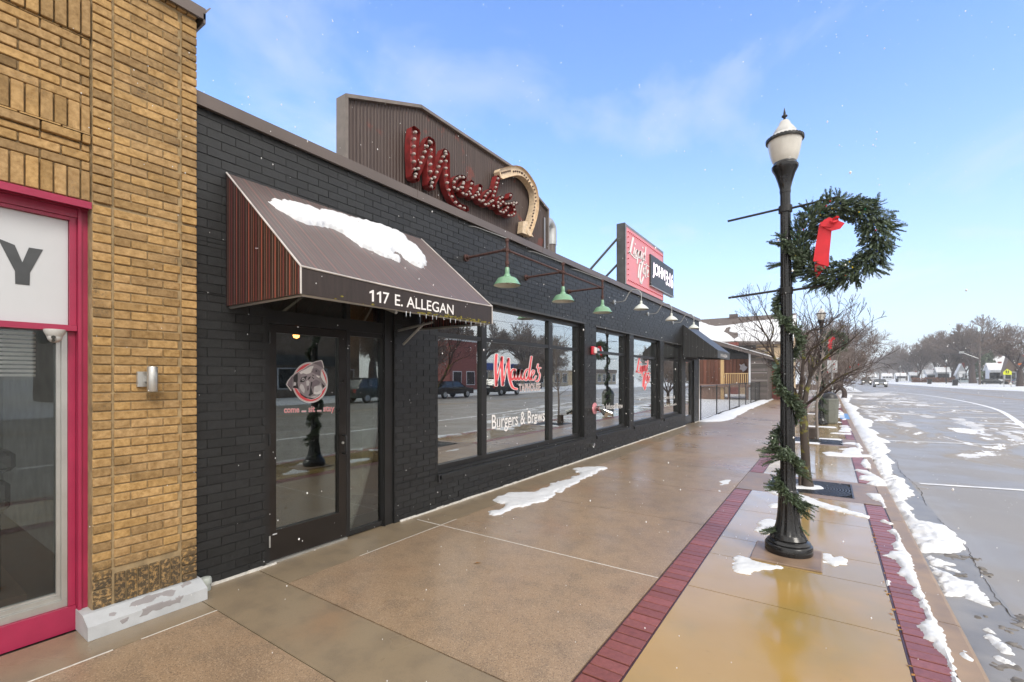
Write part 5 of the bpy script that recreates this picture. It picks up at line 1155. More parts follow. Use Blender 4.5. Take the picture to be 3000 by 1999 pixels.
bt = [(10.93+(13.75-10.93)*k/25, z) for k in range(26) for z in (5.2, 4.02)]+[(10.93, 4.02+(5.2-4.02)*k/9) for k in range(1, 9)]
for y, z in bt: m = MB(); m.lathe([(.001, -4.012), (.012, -4.016), (.014, -4.028), (.01, -4.045)], (0, y, z), 6, axis='x'); m.build('bulb', simple('red_bulb', (.45, .04, .06), .2) if 'rb' not in globals() else rb, fc); rb = bpy.data.materials['red_bulb']
k9 = FX
l0 = FX(*LNc(700, 680), -4.0); l1 = FX(*LNc(1130, 975), -4.0); l2 = FX(*LNc(710, 1290), -4.0); l3 = FX(*LNc(1135, 1500), -4.0)
ly0, ly1 = l0.y, (l1.y+l3.y)/2; lz1, lz0 = (l0.z+l1.z)/2, (l2.z+l3.z)/2
m = MB(); m.bevbox(-4.12, -4.0, ly0, ly1, lz0, lz1, .012); m.box(-4.1, -3.995, ly0, ly1, lz0+.012, lz0+.045); lb = m.build('message_board', simple('board_black', (.03, .03, .032), .45), LS)
m = MB(); m.box(-4.1, -3.985, ly0, ly1+.02, lz0-.02, lz0+.002); m.build('board_tray', MT['galv'], lb)
a, b = FX(*LNc(738, 1135), -3.996), FX(*LNc(1122, 1345), -3.996); tt = FX(*LNc(738, 835), -3.996)
m = MB(); yj = a.y+(b.y-a.y)*.60
zbm = (a.z+b.z)/2; zh = tt.z-a.z
put_text(m, 'JOHN', a.y, yj-.04, zbm, zbm+zh, lambda x, z: (-3.996, x, z), .018); put_text(m, '3:16', yj+.04, b.y, zbm, zbm+zh, lambda x, z: (-3.996, x, z), .018); m.build('lit_lettering', MT['led'], lb)
m = MB(); 
for (p, q) in (((1205, 145), (1030, 345)), ((1205, 325), (1130, 405))):
    P_ = FX(*Dc(*p), -4.28); Q_ = FX(*Dc(*q), -4.4); m.tube([P_+Vector((0, .3, .1)) if 0 else P_, Q_+(Q_-P_)*.25], .028, 8)
m.build('brace', MT['blackmetal'], LS)
# ------------------------------------------------------------------ green lamps on rusty pipes
PXL = -3.37
def green_lamp(y, label, first=False):
    t = thing('wall_lamp', label, 'lamp', (XF, y, 3.27), 'green barn lamps on rusty pipes')
    m = MB(); m.tube([(XF, y, 3.262), (PXL, y, 3.27)], .017, 8); m.tube([(XF, y, 3.262), (XF+.02, y, 3.262)], .05, 12); m.tube([(XF+.02, y, 3.262), (XF+.06, y, 3.263)], .027, 10)
    m.tube([(PXL, y, 3.40), (PXL, y, 3.03)], .018, 8)
    for z in (3.39, 3.27, 3.10): m.tube([(PXL, y, z-.02), (PXL, y, z+.02)], .027, 10)
    m.tube([(PXL-.06, y, 3.27), (PXL+.0, y, 3.27)], .025, 8)
    if first is not None: m.tube([(PXL, y+.0, 3.262), (PXL, y+1.5, 3.262)], .015, 8); m.tube([(PXL, y+.03, 3.262), (PXL, y+.06, 3.262)], .024, 8); m.tube([(PXL, y+1.44, 3.262), (PXL, y+1.47, 3.262)], .024, 8)
    m.build('pipe_arm', MT['rust'], t, smooth=True)
    m = MB(); pr = [(.022, 3.045), (.028, 3.035), (.031, 2.96), (.042, 2.95), (.046, 2.932), (.085, 2.918), (.118, 2.905), (.136, 2.885), (.156, 2.85), (.172, 2.824), (.178, 2.816)]
    m.lathe(pr, (PXL, y, 0), 32, flute=(2.84, 2.93, 12, .03), cap=False); m.build('lamp_shade', MT['green'], t, smooth=True)
    m = MB(); m.lathe([(.17, 2.8165), (.150, 2.838), (.122, 2.862), (.09, 2.88), (.03, 2.9), (.001, 2.905)], (PXL, y, 0), 24, cap=False); m.build('shade_lining', MT['white'], t, smooth=True)
    m = MB(); m.lathe([(.001, 2.84), (.02, 2.845), (.028, 2.87), (.02, 2.9), (.014, 2.93)], (PXL, y, 0), 12); m.build('bulb', MT['bulb'], t, smooth=True)
    m = MB(); pp = [Vector((-4.03, y+.03, 3.695)), Vector((-3.9, y+.02, 3.66)), Vector((-3.6, y+.01, 3.52)), Vector((PXL, y, 3.41))]; m.tube(smoothline(pp, 4), .006, 5); m.build('guy_wire', MT['galv'], t)
green_lamp(4.83, 'green barn lamp nearest the striped awning', 1); green_lamp(6.33, 'middle green barn lamp on the rusty pipe over the big window', 1); green_lamp(7.83, 'farthest green barn lamp, next to the first white gooseneck lamp', None)
def white_lamp(y, label):
    t = thing('wall_lamp', label, 'lamp', (XF, y, 3.365), 'white gooseneck lamps above the tall windows'); X = -3.42
    m = MB(); m.tube([(XF, y, 3.365), (XF+.025, y, 3.365)], .055, 14)
    m.tube(smoothline([(XF+.02, y, 3.365), (XF+.14, y, 3.36), (XF+.25, y, 3.38), (XF+.31, y, 3.47), (XF+.38, y, 3.57), (XF+.48, y, 3.60), (XF+.58, y, 3.57), (X, y, 3.48), (X, y, 3.33)], 5), .0115, 8); m.build('gooseneck', MT['galv'], t, smooth=True)
    m = MB(); m.lathe([(.018, 3.34), (.026, 3.33), (.028, 3.275), (.06, 3.255), (.08, 3.24), (.13, 3.20), (.158, 3.165), (.163, 3.15)], (X, y, 0), 28, cap=False); m.build('lamp_shade', MT['white'], t, smooth=True)
    m = MB(); m.lathe([(.159, 3.152), (.12, 3.19), (.05, 3.235), (.001, 3.24)], (X, y, 0), 20, cap=False); m.build('shade_lining', MT['white'], t, smooth=True)
white_lamp(10.07, 'first white gooseneck lamp, beside the last green lamp'); white_lamp(12.46, 'middle white gooseneck lamp below the pink sign'); white_lamp(14.9, 'last white gooseneck lamp, over the dark grey awning')
# ================================================================== LAMP POSTS, GREENERY, TREES
sprig_rng = random.Random(11)
def sprig(mb, p, d, ln, wd, nr=sprig_rng, frost=None, curl=.3):
    """a fir twig: a stem and flat rows of short needles"""
    p = Vector(p); d = Vector(d).normalized(); side = d.cross(Vector((nr.uniform(-1, 1), nr.uniform(-1, 1), nr.uniform(-1, 1)))).normalized(); n = max(5, int(ln/.0085)); bend = Vector((nr.uniform(-1, 1), nr.uniform(-1, 1), -.6))*curl
    q = p.copy()
    for k in range(n):
        t = k/n; q2 = q+(d+bend*t).normalized()*(ln/n)
        for s in (-1, 1):
            l = wd*(1-.55*t)*nr.uniform(.7, 1.1); nd = (side*s*.85+d*.7+Vector((nr.uniform(-.3, .3), nr.uniform(-.3, .3), nr.uniform(-.3, .3)))).normalized(); w_ = d.cross(nd).normalized()*.0034+d*.0034
            mb_ = mb if (frost is None or nr.random() > .22) else frost
            i = len(mb_.v); a = q+nd*l; mb_.v += [tuple(q-w_), tuple(q+w_), tuple(a+w_*.6), tuple(a-w_*.6)]; mb_.f.append((i, i+1, i+2, i+3))
        q = q2
def lamppost(base, top, label, near=True, grp='tall black lamp posts along the kerb'):
    t = thing('lamp_post', label, 'lamp post', base, grp)
    n = 36 if near else 20; off = Vector(base)
    def lean(m):
        dx, dy = (top[0]-base[0])/4.1, (top[1]-base[1])/4.1
        m.v = [(x+z*dx+off.x, y+z*dy+off.y, z+off.z) for x, y, z in m.v]; return m
    m = MB(); m.lathe([(.192, 0), (.197, .012), (.197, .075), (.19, .085), (.178, .09), (.182, .10), (.172, .112), (.150, .125), (.155, .138), (.145, .155), (.133, .175)], n=40); lean(m).build('base', MT['iron'], t, smooth=True)
    m = MB(); m.lathe([(.133, .175), (.118, .21), (.104, .26), (.094, .32), (.087, .40), (.082, .50), (.080, .535), (.088, .545), (.088, .565), (.078, .572), (.070, .585)], n=96 if near else 24, flute=(.2, .52, 12, .09), cap=False)
    m.lathe([(.070, .585), (.064, .62), (.063, .8), (.052, 2.0), (.046, 2.8), (.043, 3.38)], n=96 if near else 24, flute=(.62, 3.3, 12, .10), cap=False); lean(m).build('shaft', MT['iron'], t, smooth=True)
    m = MB(); m.lathe([(.046, 3.375), (.048, 3.395), (.046, 3.41), (.062, 3.48), (.085, 3.555), (.108, 3.60), (.112, 3.612), (.112, 3.63), (.10, 3.645), (.096, 3.662)], n=n); lean(m).build('capital', MT['iron'], t, smooth=True)
    m = MB(); m.lathe([(.09, 3.655), (.108, 3.69), (.12, 3.73), (.132, 3.79), (.142, 3.85), (.144, 3.87)], n=48, flute=(3.66, 3.88, 24, .02)); lean(m).build('globe', MT['globe'], t, smooth=True)
    m = MB(); m.lathe([(.144, 3.865), (.155, 3.862), (.158, 3.872), (.156, 3.888), (.146, 3.892)], n=40, cap=False)
    for k in range(30): a = 2*math.pi*k/30; m.obox((.157*math.cos(a), .157*math.sin(a), 3.878), (.002*math.cos(a), .002*math.sin(a), 0), (-.010*math.sin(a), .010*math.cos(a), 0), (0, 0, .013))
    lean(m).build('ring', MT['blackmetal'], t, smooth=True)
    m = MB(); m.lathe([(.144, 3.888), (.135, 3.905), (.112, 3.925), (.100, 3.935), (.098, 3.95), (.078, 3.985), (.055, 4.015), (.046, 4.04), (.034, 4.058), (.012, 4.065)], n=n); lean(m).build('dome', MT['domew'], t, smooth=True)
    m = MB(); m.lathe([(.02, 4.06), (.011, 4.075), (.009, 4.085), (.026, 4.10), (.024, 4.108), (.009, 4.116), (.012, 4.125), (.004, 4.17), (.001, 4.185)], n=12); lean(m).build('finial', MT['iron'], t, smooth=True)
    return t
B1 = (-.312, 5.07, .012); L1 = lamppost(B1, (-.345, 5.07), 'near black fluted lamp post with a frosted globe in front of the bare tree')
def armx(z, t, both=True):
    x = B1[0]+(-.033)*z/4.1
    m = MB(); m.tube([(x-.04, 5.07, z+.012), (x-.50, 5.07, z-.018)], .011, 8); m.tube([(x+.03, 5.07, z), (x+.42, 5.07, z+.03)], .011, 8); m.tube([(x, 5.07, z-.03), (x, 5.07, z+.03)], .058, 16); m.build('banner_arm', MT['blackmetal'], t, smooth=True)
armx(3.235, L1); armx(2.465, L1)
m = MB(); m.bevbox(-.595, -.045, 4.70, 5.235, -.05, .016, .008); o = kind(m.build('lamp_post_footing', MT['tan']), 'structure')
# wreath
WC = Vector((.065, 5.10, 2.87)); WR = thing('christmas_wreath', 'big fir wreath with a red ribbon hanging on the near lamp post', 'wreath', tuple(WC))
g = MB(); fz = MB(); rg = random.Random(3)
for k in range(2900):
    a = rg.uniform(0, 2*math.pi); tr_ = rg.uniform(.01, .125)*(.9+.15*math.sin(a*3+1)); b = rg.uniform(0, 2*math.pi)
    rad = Vector((math.cos(a), 0, math.sin(a))); tan = Vector((-math.sin(a), 0, math.cos(a))); yv = Vector((0, 1, 0))
    o_2 = rad*math.cos(b)+yv*math.sin(b); p = WC+Vector((rad.x*.285, 0, rad.z*.30))+o_2*tr_
    d = o_2*rg.uniform(.5, 1.1)+tan*(-1)*rg.uniform(.3, 1.1)+Vector((0, -.2, -.1)); 
    ln = rg.uniform(.04, .07)*(1.35 if rad.dot(o_2) > .3 and rg.random() < .25 else 1)*(.75 if rad.dot(o_2) < -.3 else 1)
    sprig(g, p, d, ln, .024, rg, fz if o_2.z > .1 or o_2.y < -.5 else None)
for a0, ln in ((-.85, .17), (-.65, .15), (1.75, .16), (1.55, .15), (-1.2, .14), (-1.75, .15), (-2.0, .17), (.15, .15), (.8, .13), (2.3, .12), (2.15, .15)):
    rad = Vector((math.cos(a0), 0, math.sin(a0)))
    for q in range(7): sprig(g, WC+rad*.36, rad+Vector((rg.uniform(-.5, .5), rg.uniform(-.4, .3), rg.uniform(-.5, .3))), ln*rg.uniform(.5, 1), .026, rg, fz)
g.build('foliage', MT['needle'], WR); fz.build('frosted_needles', MT['needle2'], WR)
m = MB(); Wl = crop(2100, 300, 2.6133)
rib = lambda pts, y: [FY(*Wl(*p), y) for p in pts]
m.prism(rib([(785, 930), (880, 945), (878, 1000), (868, 1100), (860, 1180), (858, 1255), (790, 1240), (738, 1215), (755, 1100), (772, 1010)], 4.97), (0, .004, 0)); m.prism(rib([(750, 1232), (855, 1255), (800, 1300), (762, 1348), (750, 1300)], 4.985), (0, .004, 0))
m.prism(rib([(860, 880), (905, 895), (980, 925), (945, 968), (880, 985), (800, 950), (815, 905)], 4.955), (0, .006, 0)); m.prism(rib([(790, 920), (850, 900), (900, 900), (880, 955), (800, 950)], 4.945), (0, .006, 0))
for (bx, bz, rr_, a_) in ((2445, 645, .028, .4),):
    c_ = FY(bx, bz, 4.94); m.tube([c_+Vector((math.cos(a_)*rr_*math.cos(t), -.012-.01*math.sin(t*2), math.sin(a_)*rr_*math.cos(t)+rr_*.55*math.sin(t))) for t in [k*math.pi/6 for k in range(12)]], [.011]*12, 4)
m.build('ribbon', MT['ribbon'], WR)
def bulbs(mb, pts, r=.006):
    for p in pts: i = len(mb.v); x, y, z = p; mb.v += [(x+r, y, z), (x-r, y, z), (x, y+r, z), (x, y-r, z), (x, y, z+r*1.5), (x, y, z-r*1.5)]; mb.f += [(i, i+2, i+4), (i+2, i+1, i+4), (i+1, i+3, i+4), (i+3, i, i+4), (i+2, i, i+5), (i+1, i+2, i+5), (i+3, i+1, i+5), (i, i+3, i+5)]
for nm, col in (('yellow', (.8, .6, .05)), ('blue', (.05, .1, .5)), ('red', (.6, .03, .03)), ('green', (.03, .35, .15))):
    m = MB(); P = []
    for k in range(7): a = rg.uniform(0, 6.28); P.append((WC.x+.285*math.cos(a)+rg.uniform(-.06, .06), 5.0+rg.uniform(-.02, .02), WC.z+.30*math.sin(a)+rg.uniform(-.06, .06)))
    bulbs(m, P); kind(m.build('fairy_light', simple(nm+'_light', col, .2), WR), 'stuff')
# garland winding round the post: helix traced from where it crosses the shaft
GA = thing('garland', 'fir garland winding around the near lamp post', 'garland', (B1[0], B1[1], .2))
g = MB(); fz = MB()
hp = [(0.20, 205), (.30, 120), (.44, -25), (.56, -80), (.66, -150), (.74, -210), (.86, -300), (.95, -370), (1.05, -440), (1.22, -370-25), (1.36, -395+0)]
# z, angle(deg): one turn per ~.62 m
HA = [(3.3, -200), (2.9, -100), (2.27, 214), (1.57, 574), (1.0, 934), (.65, 1294), (.3, 1560)]
def hel(z):
    for (z1_, a1_), (z2_, a2_) in zip(HA, HA[1:]):
        if z <= z1_ and z >= z2_: return R(a1_+(a2_-a1_)*(z1_-z)/(z1_-z2_))
    return 0
z = .36
while z < 2.95:
    a = hel(z); r = .075+.02*math.sin(z*7); x = B1[0]-.033*z/4.1+r*math.cos(a); y = B1[1]+r*math.sin(a)
    tan = Vector((math.sin(a), -math.cos(a), .75 if True else 0)).normalized(); outv = Vector((math.cos(a), math.sin(a), 0))
    for q in range(4 if z > 1.7 else 6):
        d = tan*rg.choice((-1, 1, -1))*rg.uniform(.3, 1)+outv*rg.uniform(.1, 1.0)+Vector((rg.uniform(-.3, .3), rg.uniform(-.3, .3), rg.uniform(-.7, .5)))
        sprig(g, (x+rg.uniform(-.01, .01), y+rg.uniform(-.01, .01), z+rg.uniform(-.045, .045)), d, rg.uniform(.05, .10), .024, rg, fz)
    z += .0085
for (z, dx, dy, dz, l) in ((.93, -1, -.25, .05, .24), (.90, -1, -.2, -.1, .22), (.96, -1, .1, .1, .2), (.88, -.9, -.3, -.25, .2), (.62, -1, -.2, .25, .16), (.60, -1, -.3, -.1, .15), (.50, 1, -.5, -.1, .2), (.47, 1, -.4, .2, .18), (.44, .9, -.2, -.5, .2), (.80, 1, -.3, -.1, .17), (.78, 1, -.1, -.4, .16), (.3, .7, -.2, -1, .18), (.22, -1, -.6, -.3, .2), (.24, -1, -.3, -.2, .18), (2.9, -1, -.1, .3, .15), (2.72, -1, -.2, -.1, .14)):
    for q in range(5): sprig(g, (B1[0]+dx*.06, B1[1]+dy*.07, z), Vector((dx, dy, dz))+Vector((rg.uniform(-.3, .3), rg.uniform(-.3, .3), rg.uniform(-.3, .3))), l*rg.uniform(.7, 1), .028, rg, fz if q % 2 else None, .15)
g.build('foliage', MT['needle'], GA); fz.build('frosted_needles', MT['needle2'], GA)
# second lamp post
B2 = (-.22, 19.5, 0); L2 = lamppost(B2, (-.22, 19.5), 'second black lamp post, behind the bare tree and beside the litter bin', False)
m = MB(); m.tube([(-.22-.45, 19.5, 3.23), (-.22+.5, 19.5, 3.23)], .012, 6); m.tube([(-.22-.45, 19.5, 2.46), (-.22+.5, 19.5, 2.46)], .012, 6); m.build('banner_arm', MT['blackmetal'], L2)
W2o = dup(WR, (B2[0]+.37, 19.52, 2.87), label='distant fir wreath with a red ribbon on the second lamp post')
GA2 = dup(GA, (B2[0], 19.5, .2), label='fir garland winding around the second lamp post')
L3 = dup(L2, (-.2, 34.5, 0), label='third black lamp post farther along the kerb behind the litter bin'); W3o = dup(WR, (.17, 34.52, 2.87), label='smallest fir wreath, on the third lamp post'); GA3 = dup(GA, (-.2, 34.5, .2), label='fir garland winding around the third lamp post')
# ------------------------------------------------------------------ bare trees
def grow(mb, p, d, ln, r, depth, rng, spread=.6, up=.12, twig=None, minr=.003, seg=4, nk=(2, 3), wig=.18, buds=None, n0=7):
    p = Vector(p); d = Vector(d).normalized(); path = [p.copy()]; rad = [r]; q = p.copy(); dd = d.copy(); ends = []
    for k in range(seg):
        dd = (dd+Vector((rng.gauss(0, wig), rng.gauss(0, wig), rng.gauss(0, wig)+up*.5))*.5).normalized(); q = q+dd*(ln/seg); path.append(q.copy()); rad.append(max(minr, r*(1-.38*(k+1)/seg))); ends.append((q.copy(), dd.copy(), rad[-1]))
    n = n0 if r > .05 else 5 if r > .02 else 4 if r > .008 else 3
    (twig if (twig is not None and r < .012) else mb).tube(path, rad, n, cap=False)
    if depth <= 0: return
    for i, (e, ed, er) in enumerate(ends[1:]):
        last = i == len(ends)-2
        for _ in range(rng.randint(*nk) if last else (1 if rng.random() < .8 else 2)):
            a = ed.orthogonal().normalized(); a.rotate(Matrix.Rotation(rng.uniform(0, 6.283), 3, ed)); nd = (ed+a*rng.uniform(.5, 1.15)*spread*(1 if last else 1.4)+Vector((0, 0, up))).normalized()
            grow(mb, e, nd, ln*rng.uniform(.58, .82), er*rng.uniform(.52, .78), depth-1, rng, spread, up, twig, minr, seg, nk, wig, buds, n0)
# near tree: main limbs where the photo shows them, branching by the rules above
NT_ = thing('bare_tree', 'small multi-stemmed bare tree with yellow lichen, right behind the near lamp post', 'tree', (-.26, 8.3, 0))
Tq = crop(2200, 900, 3.92); rt = random.Random(21)
def limb(pts, r0, r1, ys): 
    P = [FY(*Tq(*p), 8.3+y) for p, y in zip(pts, ys)]; P = smoothline(P, 3); n = len(P); return P, [r0+(r1-r0)*k/(n-1) for k in range(n)]
tm = MB(); tw = MB()
P = [G(2366, 1426), FY(2362, 1380, 8.28), FY(*Tq(618, 1560), 8.28), FY(*Tq(612, 1420), 8.28), FY(*Tq(600, 1250), 8.3), FY(*Tq(592, 1120), 8.3)]
P[0].y = 8.25; tm.tube(smoothline(P, 4), [.085, .07]+[.062]*18+[.058], 12, cap=False) if 0 else tm.tube(smoothline(P, 4), [.09-.03*min(1, k/4) -.004*k/21 for k in range(21)], 12, cap=True)
limbs = [([(578, 1240), (572, 1120), (540, 1040), (490, 960), (420, 840), (330, 690), (262, 560), (215, 400), (150, 290), (60, 200)], .038, .008, [0, .0, .05, .1, .15, .2, .2, .25, .3, .3]),
 ([(585, 1200), (565, 1100), (572, 960), (585, 800), (600, 620), (612, 420), (590, 350), (530, 250), (500, 170)], .036, .007, [0, 0, -.05, -.1, -.12, -.15, -.2, -.2, -.2]),
 ([(612, 1180), (620, 1080), (640, 960), (668, 860), (690, 770), (790, 650), (880, 560), (1000, 470), (1120, 410), (1230, 305)], .042, .006, [0, 0, .05, .1, .15, .15, .1, 0, -.1, -.1]),
 ([(612, 1160), (650, 1110), (760, 1030), (890, 900), (1050, 790), (1150, 745), (1245, 700)], .026, .006, [0, -.05, -.15, -.3, -.4, -.45, -.5]),
 ([(668, 860), (690, 760), (715, 620), (745, 480), (765, 370), (720, 250), (690, 160)], .026, .006, [.1, .15, .2, .3, .35, .4, .4]),
 ([(612, 420), (650, 310), (700, 265), (800, 250), (900, 190), (960, 130)], .018, .005, [-.15, -.2, -.2, -.25, -.3, -.3]),
 ([(600, 620), (680, 500), (800, 420), (930, 330), (1080, 210)], .016, .005, [-.12, -.2, -.3, -.3, -.35]),
 ([(262, 560), (180, 480), (90, 380), (20, 330)], .016, .005, [.2, .1, 0, 0]), ([(330, 690), (240, 560), (120, 500), (60, 480)], .013, .004, [.2, .3, .35, .4]), ([(215, 400), (260, 250), (200, 120), (150, 30)], .014, .005, [.25, .2, .1, .1]), ([(150, 290), (80, 130), (20, 20)], .012, .004, [.3, .25, .2]),
 ([(590, 1120), (545, 1050), (520, 1000), (495, 940)], .02, .01, [0, -.1, -.2, -.3]), ([(790, 650), (700, 560), (640, 540), (560, 480)], .012, .004, [.15, .3, .4, .5])]
for pts, r0, r1, ys in limbs:
    P, rr = limb(pts, r0, r1, ys); tm.tube(P, rr, 7, cap=False); n = len(P)
    for k in range(n//3, n, 1):
        if rt.random() < .75:
            d = (P[min(k+1, n-1)]-P[k-1]).normalized(); a = d.orthogonal().normalized(); a.rotate(Matrix.Rotation(rt.uniform(0, 6.28), 3, d)); nd = (d+a*rt.uniform(.6, 1.2)+Vector((0, 0, .25))).normalized()
            grow(tm, P[k], nd, rt.uniform(.14, .30), rr[k]*.5, 2 if rt.random() < .6 else 1, rt, .75, .25, tw, .0026, 3, (1, 2), .3)
    grow(tm, P[-1], P[-1]-P[-3], .2, r1*.9, 2, rt, .7, .2, tw, .0028, 3, (2, 2), .25)
tm.build('trunk', MT['bark'], NT_, smooth=True); tw.build('crown', MT['bark2'], NT_, smooth=True)
m = MB()
for k in range(5): p = FY(*Tq(rt.uniform(820, 1250), rt.uniform(650, 760)), 8.0); bulbs(m, [p], .010)
kind(m.build('dried_berry', simple('dried_berry', (.3, .03, .03), .6), NT_), 'stuff')
pm = MB(); pm.obox(FY(*Tq(590-135, 1560+560), 8.2) if 0 else Vector((-.40, 8.14, .30)), (.085, .01, 0), (-.01, .07, 0), (0, 0, .085)); pm.tube([(-.36, 8.2, .0), (-.36, 8.2, .25)], .022, 6)
o = thing('outlet_box', 'brown outlet box on a short post at the foot of the near tree', 'box', (-.38, 8.15, 0)); pm.build('housing', simple('brown_box', (.07, .05, .04), .6), o)
SP = thing('bare_sapling', 'thin pale sapling growing from the second tree grate', 'tree', (-.25, 14.9, 0))
rs2 = random.Random(5); a = MB(); b = MB(); P = [Vector((-.25, 14.9, 0)), Vector((-.27, 14.9, .8)), Vector((-.22, 14.9, 1.5)), Vector((-.16, 14.9, 2.1)), Vector((-.1, 14.9, 2.7))]; P = smoothline(P, 4); a.tube(P, [.038-.026*k/16 for k in range(17)], 8, cap=False)
for k in range(5, 17):
    for _ in range(2): grow(a, P[k], Vector((rs2.uniform(-1, 1), rs2.uniform(-1, 1), .5)), rs2.uniform(.3, .65), .014, 2, rs2, .7, .15, b, .004, 3, (1, 2))
a.build('trunk', MT['bark3'], SP, smooth=True); b.build('crown', MT['bark3'], SP)
m = MB(); m.bevbox(-.47, -.29, 14.75, 14.9, 0, .3, .01); o = thing('outlet_box', 'brown outlet box at the foot of the thin sapling', 'box', (-.38, 14.8, 0)); m.build('housing', bpy.data.materials['brown_box'], o)
# templates of larger trees
def tree(name, label, x, y, h, seed, depth=5, trunk=.3, lean=(0, 0), spread=.62, z=0, fork=.28, mat_='twig', tmat='bark2', group=None, up=.16, minr=.012, first=.42):
    r = random.Random(seed); t = thing(name, label, 'tree', (x, y, z), group); a = MB(); b = MB(); hf = h*fork
    P = smoothline([(x, y, z-.2), (x+lean[0]*.3, y, z+hf*.5), (x+lean[0], y+lean[1], z+hf)], 3); a.tube(P, [trunk*(1.25-.5*k/6) for k in range(7)], 9, cap=False)
    for k in range(3+r.randint(0, 1)):
        an = 6.283*k/3.5+r.uniform(-.4, .4); grow(a, P[-1], Vector((math.cos(an)*.55*spread/.6, math.sin(an)*.55*spread/.6, 1)), h*first*r.uniform(.7, 1), trunk*.55, depth, r, spread, up, b, minr, 4, (2, 3), .16)
    a.build('trunk', MT[tmat], t, smooth=True); b.build('crown', MT[mat_], t); return t
# the builder switches to the crown mesh below .012 m; far trees need a coarser switch
_g = grow
def grow_far(mb, p, d, ln, r, depth, rng, spread, up, twig, minr, seg, nk, wig):
    p = Vector(p); d = Vector(d).normalized(); path = [p.copy()]; rad = [r]; q = p.copy(); dd = d.copy(); ends = []
    for k in range(seg):
        dd = (dd+Vector((rng.gauss(0, wig), rng.gauss(0, wig), rng.gauss(0, wig)+up*.5))*.5).normalized(); q = q+dd*(ln/seg); path.append(q.copy()); rad.append(max(minr, r*(1-.4*(k+1)/seg))); ends.append((q.copy(), dd.copy(), rad[-1]))
    (twig if depth <= 2 else mb).tube(path, rad, 5 if depth > 2 else 3, cap=False)
    if depth <= 0: return
    for i, (e, ed, er) in enumerate(ends):
        last = i == len(ends)-1
        for _ in range(rng.randint(*nk) if last else (1 if rng.random() < .8 else 0)):
            a = ed.orthogonal().normalized(); a.rotate(Matrix.Rotation(rng.uniform(0, 6.283), 3, ed)); nd = (ed+a*rng.uniform(.6, 1.2)*spread*(1 if last else 1.3)+Vector((0, 0, up))).normalized()
            grow_far(mb, e, nd, ln*rng.uniform(.55, .8), er*rng.uniform(.5, .75), depth-1, rng, spread, up, twig, minr, seg, nk, wig)
def bigtree(label, x, y, h, seed, depth=5, trunk=.35, spread=.62, fork=.25, mat_='twig', up=.14, minr=.02, first=.34, name='bare_tree', group='bare trees along the far street', seg=3):
    r = random.Random(seed); t = thing(name, label, 'tree', (x, y, 0), group); a = MB(); b = MB(); hf = h*fork
    P = smoothline([(x, y, -.2), (x+r.uniform(-.3, .3), y, hf*.5), (x+r.uniform(-.6, .6), y, hf)], 3); a.tube(P, [trunk*(1.2-.45*k/6) for k in range(7)], 8, cap=False)
    for k in range(4):
        an = 6.283*k/4+r.uniform(-.5, .5); grow_far(a, P[-1], Vector((math.cos(an)*.6*spread/.6, math.sin(an)*.6*spread/.6, 1)), h*first*r.uniform(.75, 1), trunk*.55, depth, r, spread, up, b, minr, seg, (2, 3), .15)
    zt_ = sorted(v[2] for v in a.v+b.v)[-40]; s_ = h/zt_
    for q_ in (a, b): q_.v = [(x+(p-x)*s_, y+(q-y)*s_, e*s_) for p, q, e in q_.v]
    a.build('trunk', MT['bark2'], t); b.build('crown', MT[mat_], t); return t
# left-hand street trees beyond the side street (they mass together behind the near tree)
A_ = bigtree('spreading bare street tree directly behind the second wreath', 1.0, 46, 5.4, 101, 5, .2, .75, .22, minr=.011, group=None); B_ = bigtree('broad bare tree standing in the snow just past the side street, left of the cars', 1.2, 76, 10.5, 102, 5, .3, .72, .2, minr=.016, group=None)
dup(A_, (.2, 30.5, 0), 1.3, 'bare street tree between the second and third lamp posts', scale=(.62, .62, .62)); dup(A_, (.1, 38, 0), 2.3, 'bare street tree just beyond the third lamp post', scale=(.7, .7, .75))
dup(B_, (-1.5, 88, 0), 2.1, 'bare tree farther back on the left side of the street', scale=(.95, .95, 1.0)); dup(B_, (-4, 105, 0), 4.1, 'tall bare tree behind the left-hand row, partly hidden', scale=(1.1, 1.1, 1.15)); dup(B_, (1.0, 124, 0), .7, 'bare tree at the far end of the left-hand row', scale=(1.0, 1, 1.05)); dup(B_, (-1, 160, 0), 3, 'farthest bare tree on the left of the street', scale=(1.2, 1.2, 1.2))
# right-hand big trees; pixel columns of the photo set their direction, the ground contact their distance
Wc = crop(2650, 980, 6.723)
def col(u, y): r = ray(u, 1106); return r.x/r.y*y
T0 = bigtree('tallest bare tree with a thick trunk, right of the utility pole', col(2851, 176), 176, 18, 201, 5, .8, .6, .3, minr=.05, first=.34)
T5 = bigtree('dense brown-crowned tree left of the tallest tree', col(2790, 205), 205, 16.5, 202, 6, .5, .72, .2, minr=.045, first=.30)
T2_ = bigtree('bare tree with a bent leader beside the bungalow', col(2693, 215), 215, 13.5, 203, 5, .42, .5, .3, minr=.05, first=.32)
dup(T0, (col(2632, 300), 300, 0), 2.2, 'slender bare tree in the gap at the middle of the far row', scale=(.8, .8, 1.05)); dup(T5, (col(2655, 285), 285, 0), 1.2, 'rounded brown tree at the left of the far row', scale=(.95, .95, .8))
dup(T5, (col(2745, 240), 240, 0), .6, 'brown-crowned tree directly behind the white-porched bungalow', scale=(1, 1, 1.05)); dup(T5, (col(2830, 235), 235, 0), 3.4, 'dense brown tree behind the utility pole', scale=(.95, .95, 1.0)); dup(T5, (col(2905, 230), 230, 0), 5.1, 'brown tree above the snowy roofs', scale=(.9, .9, .85))
